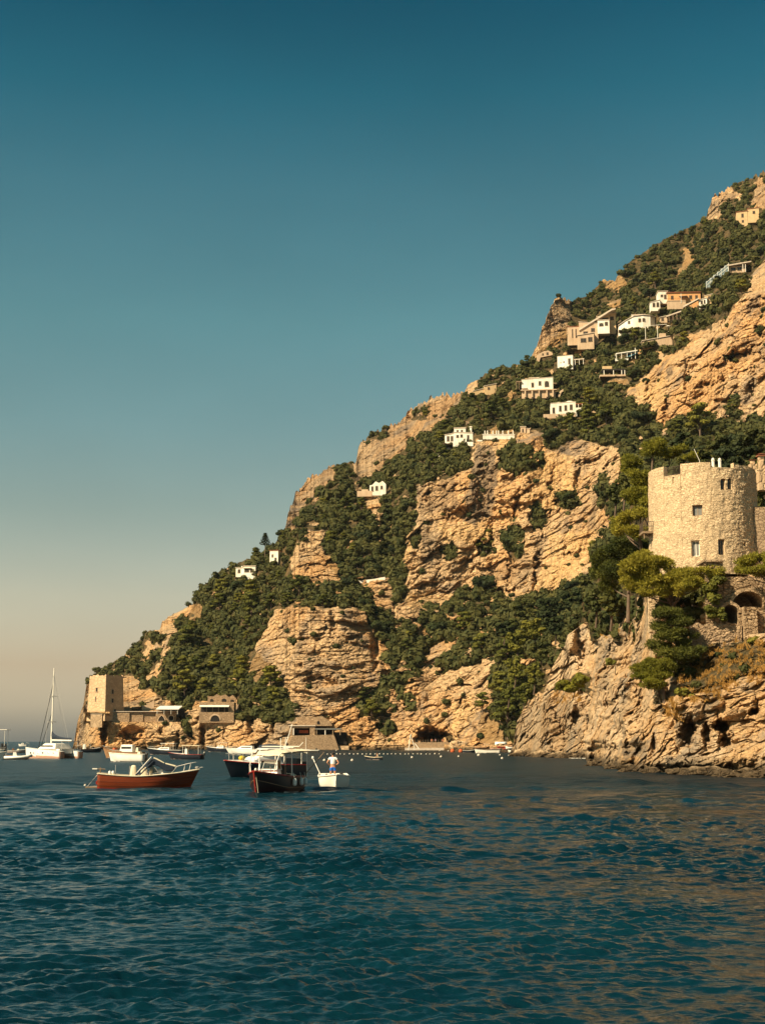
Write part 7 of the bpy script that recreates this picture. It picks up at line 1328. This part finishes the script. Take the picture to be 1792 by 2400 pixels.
while nt_ < 275 and tries < 60000:
    tries += 1; i, j = sample(); v = VM[i, j]
    if v < .7: continue
    px, py, D = PXM[i, j], PYM[i, j], YM[i, j]
    if px < 415 and py < 1650 and rnd.random() < .9: continue
    if px > 1792+30 or (px > 1230 and py > 1500) or (px > 1500 and py > 1120): continue
    zk, zt_ = zone(px, py); kd = 'pine' if rnd.random() < {'s': .75, 'g': .8, 'm': .3, 'c': .5, 't': .2, 'w': .25, 'v': .35, 'b': .3}[zk] else 'oak'
    s = rnd.choice((rnd.uniform(.55, .9), rnd.uniform(.85, 1.25), rnd.uniform(1.2, 1.65)))*(1.1 if zk in 'gsw' else .95)*(.75 if py < 1000 and px < 1100 else 1); k = FPX/D; rpx = RAD[kd][0]*s*k; hpx = RAD[kd][1]*s*k
    if PYM[-1, j] > py-14: s *= .55; rpx *= .55; hpx *= .55
    if hides(px, py, rpx, hpx, D) or not far_enough(px, py, rpx*.62): continue
    if veg.get(np.array(px-rpx*.7), np.array(py-hpx*.3)) < .3 or veg.get(np.array(px+rpx*.7), np.array(py-hpx*.3)) < .3: 
        if rnd.random() < .8: continue
    lab = ('layered olive-green pine ' if kd == 'pine' else 'rounded dark evergreen tree ')+zt_; plant(kd, (XM[i, j], YM[i, j], ZM[i, j]-.4), (s, s, s*rnd.uniform(.85, 1.1)), lab, 'tree', ('pines ' if kd == 'pine' else 'evergreens ')+zt_, rnd); placed.append((px, py, rpx*.62)); nt_ += 1
ns, tries = 0, 0; SB = []
while ns < 240 and tries < 60000:
    tries += 1; i, j = sample(); v = VM[i, j]; px, py, D = PXM[i, j], PYM[i, j], YM[i, j]
    if v < (.25 if rnd.random() < .8 else .0): continue
    if px > 1800 or (px > 1230 and py > 1500) or (px > 1500 and py > 1120) or py > 1745: continue
    s = rnd.uniform(.7, 1.5); k = FPX/D; rpx, hpx = 1.5*s*k, 1.9*s*k
    if hides(px, py, rpx, hpx, D) or not far_enough(px, py, rpx*.8): continue
    zk, zt_ = zone(px, py); plant('shrub', (XM[i, j], YM[i, j], ZM[i, j]-.2), (s, s, s), 'low rounded shrub '+zt_, 'shrub', 'shrubs '+zt_, rnd); placed.append((px, py, rpx*.8)); ns += 1
# scrub that nobody could count
TP = [cloud(np.random.RandomState(50+i), [((rnd.uniform(-.6, .6), rnd.uniform(-.5, .5), .35+rnd.uniform(0, .5)), rnd.uniform(.5, .85)) for _ in range(3)], .42, 1.15) for i in range(5)]
def scatter(name, pts, m, label):
    V, F = [], []; nv = 0
    for (x, y, z, s, k) in pts:
        v, f = TP[k % 5]; a = rnd.uniform(0, 6.28); c, s_ = math.cos(a), math.sin(a); q = np.stack([(v[:, 0]*c-v[:, 1]*s_)*s+x, (v[:, 0]*s_+v[:, 1]*c)*s+y, v[:, 2]*s*rnd.uniform(.7, 1.2)+z], 1); V.append(q); F.append(f+nv); nv += len(q)
    o = npmesh(name, np.vstack(V), np.vstack(F), m); return tag(o, label, 'scrub', kind='stuff')
pts = []; tries = 0
while len(pts) < 7900 and tries < 90000:
    tries += 1; i, j = sample(); v = VM[i, j]; px, py, D = PXM[i, j], PYM[i, j], YM[i, j]
    if v < .35 and rnd.random() > .018: continue
    if py > 1748 or (px > 1260 and py > 1560): continue
    if soil.get(np.array(px), np.array(py)) > .4 and rnd.random() < .75: continue
    s = rnd.choice((rnd.uniform(.7, 1.6), rnd.uniform(1.4, 2.5)))*(1.35 if v > .7 else .6)*(.65 if PYM[-1, j] > py-12 else 1)
    if hides(px, py, 1.2*s*FPX/D, 1.4*s*FPX/D, D): continue
    pts.append((XM[i, j], YM[i, j], ZM[i, j]-.15, s, rnd.randrange(5)))
scatter('scrub', pts, leafS, 'dense green maquis scrub covering the mountain slopes')
pts = []
for _ in range(420):
    i = rnd.randrange(PXK.shape[0]); j = rnd.randrange(PXK.shape[1]); pts.append((XK[i, j], YK[i, j], ZK[i, j]-.2, rnd.uniform(.8, 1.7), rnd.randrange(5)))
for _ in range(9000):
    i = rnd.randrange(PXN.shape[0]); j = rnd.randrange(PXN.shape[1])
    if nveg.get(np.array(PXN[i, j]), np.array(PYN[i, j])) > .45 and rnd.random() < .035 and not (PXN[i, j] > 1500 and PYN[i, j] < 1500): pts.append((XN[i, j], YN[i, j], ZN[i, j]-.1, rnd.uniform(.25, .6), rnd.randrange(5)))
scatter('underbrush', pts, leafS, 'dark undergrowth on the banks around the round tower')

# dry grass on the near cliff
DRY = [[(1594, 1545), (1650, 1508), (1720, 1500), (1800, 1500), (1800, 1600), (1740, 1600), (1690, 1640), (1620, 1650), (1590, 1610)], [(1297, 1620), (1361, 1622), (1360, 1647), (1297, 1650)], [(1400, 1460), (1460, 1430), (1450, 1500), (1410, 1500)], [(1560, 1640), (1600, 1640), (1600, 1690), (1560, 1680)]]
V, F = [], []; nv = 0; rs = np.random.RandomState(3)
cand = []
for p in DRY:
    msk = np.argwhere(inpoly(PXN, PYN, p)); cand.append(msk[rs.choice(len(msk), min(len(msk), int(len(msk)*.010)+20), replace=False)])
for i, j in np.vstack(cand):
    n = 26; s = rs.uniform(.22, .5); a = rs.uniform(0, 6.28, n); t = rs.uniform(.1, .9, n); d = np.stack([np.cos(a)*t, np.sin(a)*t, np.sqrt(1-t*t)*.9+.1], 1); w_ = np.cross(d, rs.normal(size=(n, 3))); w_ /= np.linalg.norm(w_, axis=1, keepdims=True); o_ = np.array([XN[i, j], YN[i, j]-.05, ZN[i, j]-.05])+rs.normal(size=(n, 3))*.12
    q = np.stack([o_-w_*.03, o_+w_*.03, o_+d*s+w_*.012+np.array([0, 0, -.1*s]), o_+d*s*.9-w_*.012], 1).reshape(-1, 3); V.append(q); F.append(np.arange(4*n).reshape(-1, 4)+nv); nv += 4*n
o = npmesh('dry_grass', np.vstack(V), np.vstack(F), dry); tag(o, 'tufts of dry orange grass on the near cliff under the round tower', 'grass', kind='stuff')

# near pines built pad by pad: (photo x, photo y, half width, half height, distance)
def near_tree(name, label, root, pads, leaf, m, nsub=7, tr=.2, cat='tree', needle=.30, dens=2.1, group=None):
    rx, ry, rD = root; b = atv(rx, ry, rD); e = empty(name, b, 0, label, cat, group); rs = np.random.RandomState(int(rx*7+ry) % 9999); L_ = []; cen = []
    for (x, y, w_, h_, D) in pads:
        if needle: w_ *= 1.18; h_ *= 1.12
        c = atv(x, y, D)-b; k = D/FPX; W_, H_ = w_*k, h_*k; cen.append(c)
        n = max(nsub, int(nsub*W_*H_/1.1))
        for i in range(min(n, 16)):
            q = rs.normal(size=3); q /= np.linalg.norm(q); q *= rs.uniform(.25, .78); r = rs.uniform(.34, .52); L_.append(((c.x+q[0]*W_, c.y+q[1]*W_*.8, c.z+q[2]*H_), (max(.35, W_*r), max(.35, W_*r), max(.25, min(W_, H_)*r*.9))))
    leaf = leaf*.62 if needle else leaf; V, F = cloud(rs, L_, leaf, dens*.8 if needle else dens, needle=needle, core=.55 if needle else .7, up=.2); npmesh('crown', V, F, m, e)
    top = max(cen, key=lambda q: q.z); t = MB(); t.tube([(0, 0, -1), (top.x*.25+.2, top.y*.25, top.z*.3), (top.x*.6-.15, top.y*.6, top.z*.62), tuple(top)], tr, 8, tr*.35); t.build('trunk', bark, e)
    for c in cen:
        if c is top: continue
        z0 = max(.2, min(top.z*.8, c.z*.55)); f = z0/max(top.z, .1); s = Vector((top.x*f, top.y*f, z0)); l = MB(); mid = s*.45+c*.55+Vector((0, 0, -.12*abs(c.x))); l.tube([s, mid, c], tr*.42, 6, tr*.12); l.build('limb', bark, e)
    return e
near_tree('pine_tree', 'big bright pine rising behind the upper left edge of the round tower', (1520, 1330, 176), [(1530, 1048, 34, 20, 176), (1580, 1058, 26, 15, 178), (1615, 1070, 22, 12, 180), (1480, 1085, 24, 24, 174), (1500, 1120, 28, 20, 173), (1488, 1160, 30, 24, 172), (1515, 1180, 20, 18, 171)], .30, leafN, tr=.28)
near_tree('pine_tree', 'bright pine close against the left side of the round tower by its balcony', (1505, 1360, 170), [(1500, 1205, 22, 16, 168), (1470, 1212, 28, 18, 170), (1455, 1240, 24, 18, 171), (1490, 1245, 30, 16, 168), (1440, 1225, 12, 12, 172)], .30, leafN, tr=.25)
near_tree('pine_tree', 'darker spreading pine below the tower balcony at its left foot', (1470, 1440, 178), [(1465, 1280, 44, 22, 180), (1425, 1300, 34, 24, 184), (1500, 1290, 26, 22, 174), (1440, 1340, 44, 24, 182), (1405, 1335, 22, 22, 186), (1490, 1350, 26, 24, 176), (1430, 1375, 26, 16, 184)], .30, leafP, tr=.25)
near_tree('pine_tree', 'broad bright pine spreading across the foot of the round tower', (1600, 1475, 152), [(1495, 1325, 34, 26, 149), (1480, 1362, 30, 20, 150), (1545, 1318, 32, 20, 148), (1530, 1352, 34, 24, 149), (1575, 1348, 30, 20, 148), (1610, 1345, 30, 18, 147), (1650, 1342, 28, 15, 146.5), (1682, 1346, 20, 16, 146), (1560, 1385, 30, 20, 149), (1468, 1335, 26, 20, 150), (1515, 1385, 28, 16, 149), (1625, 1368, 34, 14, 146), (1595, 1375, 30, 20, 147.5), (1510, 1300, 24, 16, 150)], .26, leafN, tr=.22, dens=2.3)
near_tree('pine_tree', 'bright pine at the right edge over the arcade', (1830, 1420, 140), [(1745, 1318, 28, 14, 143), (1775, 1308, 30, 16, 142), (1735, 1335, 18, 12, 143), (1775, 1338, 34, 14, 141), (1815, 1320, 30, 22, 140)], .26, leafN, tr=.2)
near_tree('pine_tree', 'drooping dark pine in front of the dark arches below the tower', (1600, 1560, 146), [(1560, 1436, 32, 16, 144), (1590, 1455, 30, 16, 144), (1545, 1470, 26, 18, 145), (1575, 1490, 40, 18, 144), (1610, 1500, 26, 22, 144), (1545, 1510, 28, 16, 145), (1595, 1530, 44, 20, 143.5), (1560, 1560, 30, 18, 144)], .26, leafP, tr=.2)
near_tree('pine_tree', 'small bright pine clinging to the cliff face below the low stone wall', (1555, 1625, 141), [(1495, 1566, 22, 14, 143), (1525, 1556, 30, 18, 142), (1560, 1558, 20, 20, 141), (1510, 1584, 30, 12, 142), (1545, 1580, 28, 14, 141), (1530, 1604, 34, 14, 141)], .24, leafN, tr=.16, dens=2.3)
near_tree('ivy_thicket', 'dark ivy and brush filling the hollow between pillar and arches', (1610, 1520, 152), [(1570, 1420, 34, 34, 153), (1625, 1400, 26, 40, 153), (1620, 1450, 36, 30, 152), (1660, 1400, 16, 30, 152), (1640, 1530, 40, 20, 149), (1600, 1575, 36, 22, 145)], .30, leafO, nsub=7, tr=.12, cat='thicket', needle=0)
near_tree('creeper', 'green creeper hanging over the left part of the arcade wall', (1660, 1470, 147), [(1662, 1372, 22, 22, 145.2), (1670, 1402, 20, 22, 145.2), (1660, 1432, 20, 24, 145), (1680, 1360, 20, 14, 145.2), (1688, 1440, 12, 20, 145)], .24, leafP, tr=.1, cat='creeper', needle=0, nsub=8)
near_tree('bush', 'olive bush at the right edge on the dry grass bank under the arcade', (1775, 1520, 141), [(1772, 1500, 20, 12, 141), (1790, 1512, 16, 12, 140)], .22, leafP, tr=.06, cat='bush', needle=0)
near_tree('bush', 'bright green bush on the ledge above the grey boulder headland', (1340, 1628, 240), [(1325, 1604, 26, 15, 240), (1360, 1594, 22, 18, 238), (1345, 1612, 30, 12, 239)], .34, leafN, tr=.1, cat='bush', needle=0)
near_tree('bush', 'small green bush midway down the near cliff', (1440, 1560, 168), [(1432, 1550, 12, 7, 168)], .22, leafP, tr=.06, cat='bush', needle=0)
near_tree('bush', 'green tuft on the near cliff right of the clinging pine', (1600, 1650, 139), [(1600, 1622, 18, 12, 139.5), (1625, 1640, 14, 10, 139)], .2, leafP, tr=.06, cat='bush', needle=0)
for k, (x, y, w_, h_, D, lab) in enumerate(((1640, 1075, 60, 24, 215, 'dark olive tree mass directly behind the tower top'), (1720, 1060, 50, 34, 220, 'olive-brown tree behind the white chimney pots'), (1775, 1085, 26, 26, 200, 'dark tree behind the tall brown chimney'), (1690, 1040, 40, 26, 240, 'grey-green tree high behind the round tower'),
    (1600, 1035, 34, 22, 245, 'dark green tree left behind the flag pole'), (1770, 1030, 40, 26, 235, 'brownish green tree in the upper right behind the tower'), (1440, 1150, 22, 22, 235, 'dark tree in the gap between big cliff and bright pines'), (1430, 1410, 38, 24, 205, 'dark tree on the bank above the near cliff edge'),
    (1395, 1400, 34, 26, 235, 'bushy tree at the left end of the bank above the near cliff'), (1780, 1150, 14, 30, 178, 'dark tree squeezed between the tower and the right edge'), (1782, 1210, 12, 26, 172, 'green tree low at the right edge beside the tower'), (1460, 1130, 18, 26, 225, 'dark green tree behind the left pine of the tower'))):
    pads = [(x+w_*math.cos(a)*.5, y+h_*math.sin(a)*.5, w_*.55, h_*.55, D) for a in (0, 1.6, 3.1, 4.7)]+[(x, y+h_*.9, w_*.6, h_*.5, D)]; near_tree('evergreen_tree', lab, (x, y+h_*2.2, D+2), pads, .42, leafO if k not in (1, 5) else leafS, tr=.2, needle=0, nsub=5)
# gully thicket between the cliffs: individual trees
for k, (x, y, w_, h_, D, m_) in enumerate(((1230, 1425, 34, 24, 420, 0), (1285, 1420, 38, 28, 400, 0), (1340, 1400, 36, 28, 370, 0), (1390, 1370, 34, 26, 330, 0), (1300, 1460, 34, 24, 370, 0), (1250, 1470, 34, 24, 390, 1), (1355, 1445, 30, 20, 340, 0), (1210, 1500, 30, 26, 390, 1), (1265, 1520, 30, 26, 370, 0), (1180, 1470, 26, 20, 430, 0), (1250, 1575, 28, 26, 365, 1), (1205, 1560, 28, 26, 385, 1), (1225, 1620, 26, 26, 372, 1), (1190, 1610, 22, 24, 392, 1))):
    pads = [(x+w_*math.cos(a)*.5, y+h_*math.sin(a)*.5, w_*.5, h_*.45, D) for a in (.3, 2.0, 3.6, 5.2)]+[(x, y+h_*.8, w_*.55, h_*.4, D)]
    near_tree('pine_tree' if m_ else 'evergreen_tree', 'layered pine stepping down the gully left of the near cliff' if m_ else 'dark leafy tree in the gully left of the near cliff top', (x, y+h_*1.7, D+4), pads, .55, (leafO, leafP)[m_], tr=.25, needle=0, nsub=4, group='gully pines' if m_ else 'gully evergreens')
# monkey-puzzle like conifer on the left ridge
b = atv(621, 1300, 640); e = empty('conical_conifer', b, 0, 'slim conical conifer with tiered branches standing above the left ridge', 'tree'); kx = 640/FPX; Ht = 52*kx
m = MB(); m.tube([(0, 0, -1), (0, 0, Ht)], .22, 7, .05); m.build('trunk', bark, e); V, F = [], []; nv = 0; rs = np.random.RandomState(2)
for t in range(8):
    z = Ht*(.45+.55*t/8); R_ = 13*kx*(1-t/8.6)
    for q in range(7): a = q*.9+t*.5; v, f = cloud(rs, [((R_*.5*math.cos(a)*u, R_*.5*math.sin(a)*u, z+.12*u*u), (.30, .30, .16)) for u in np.linspace(.3, 2.0, 5)], .26, 1.3, core=0); V.append(v); F.append(f+nv); nv += len(v)
npmesh('crown', np.vstack(V), np.vstack(F), leafO, e)
for k, l in PROTO.items():
    for P in l:
        if not P[2]:
            for c in P[1]: bpy.data.objects.remove(c)
            bpy.data.objects.remove(P[0])
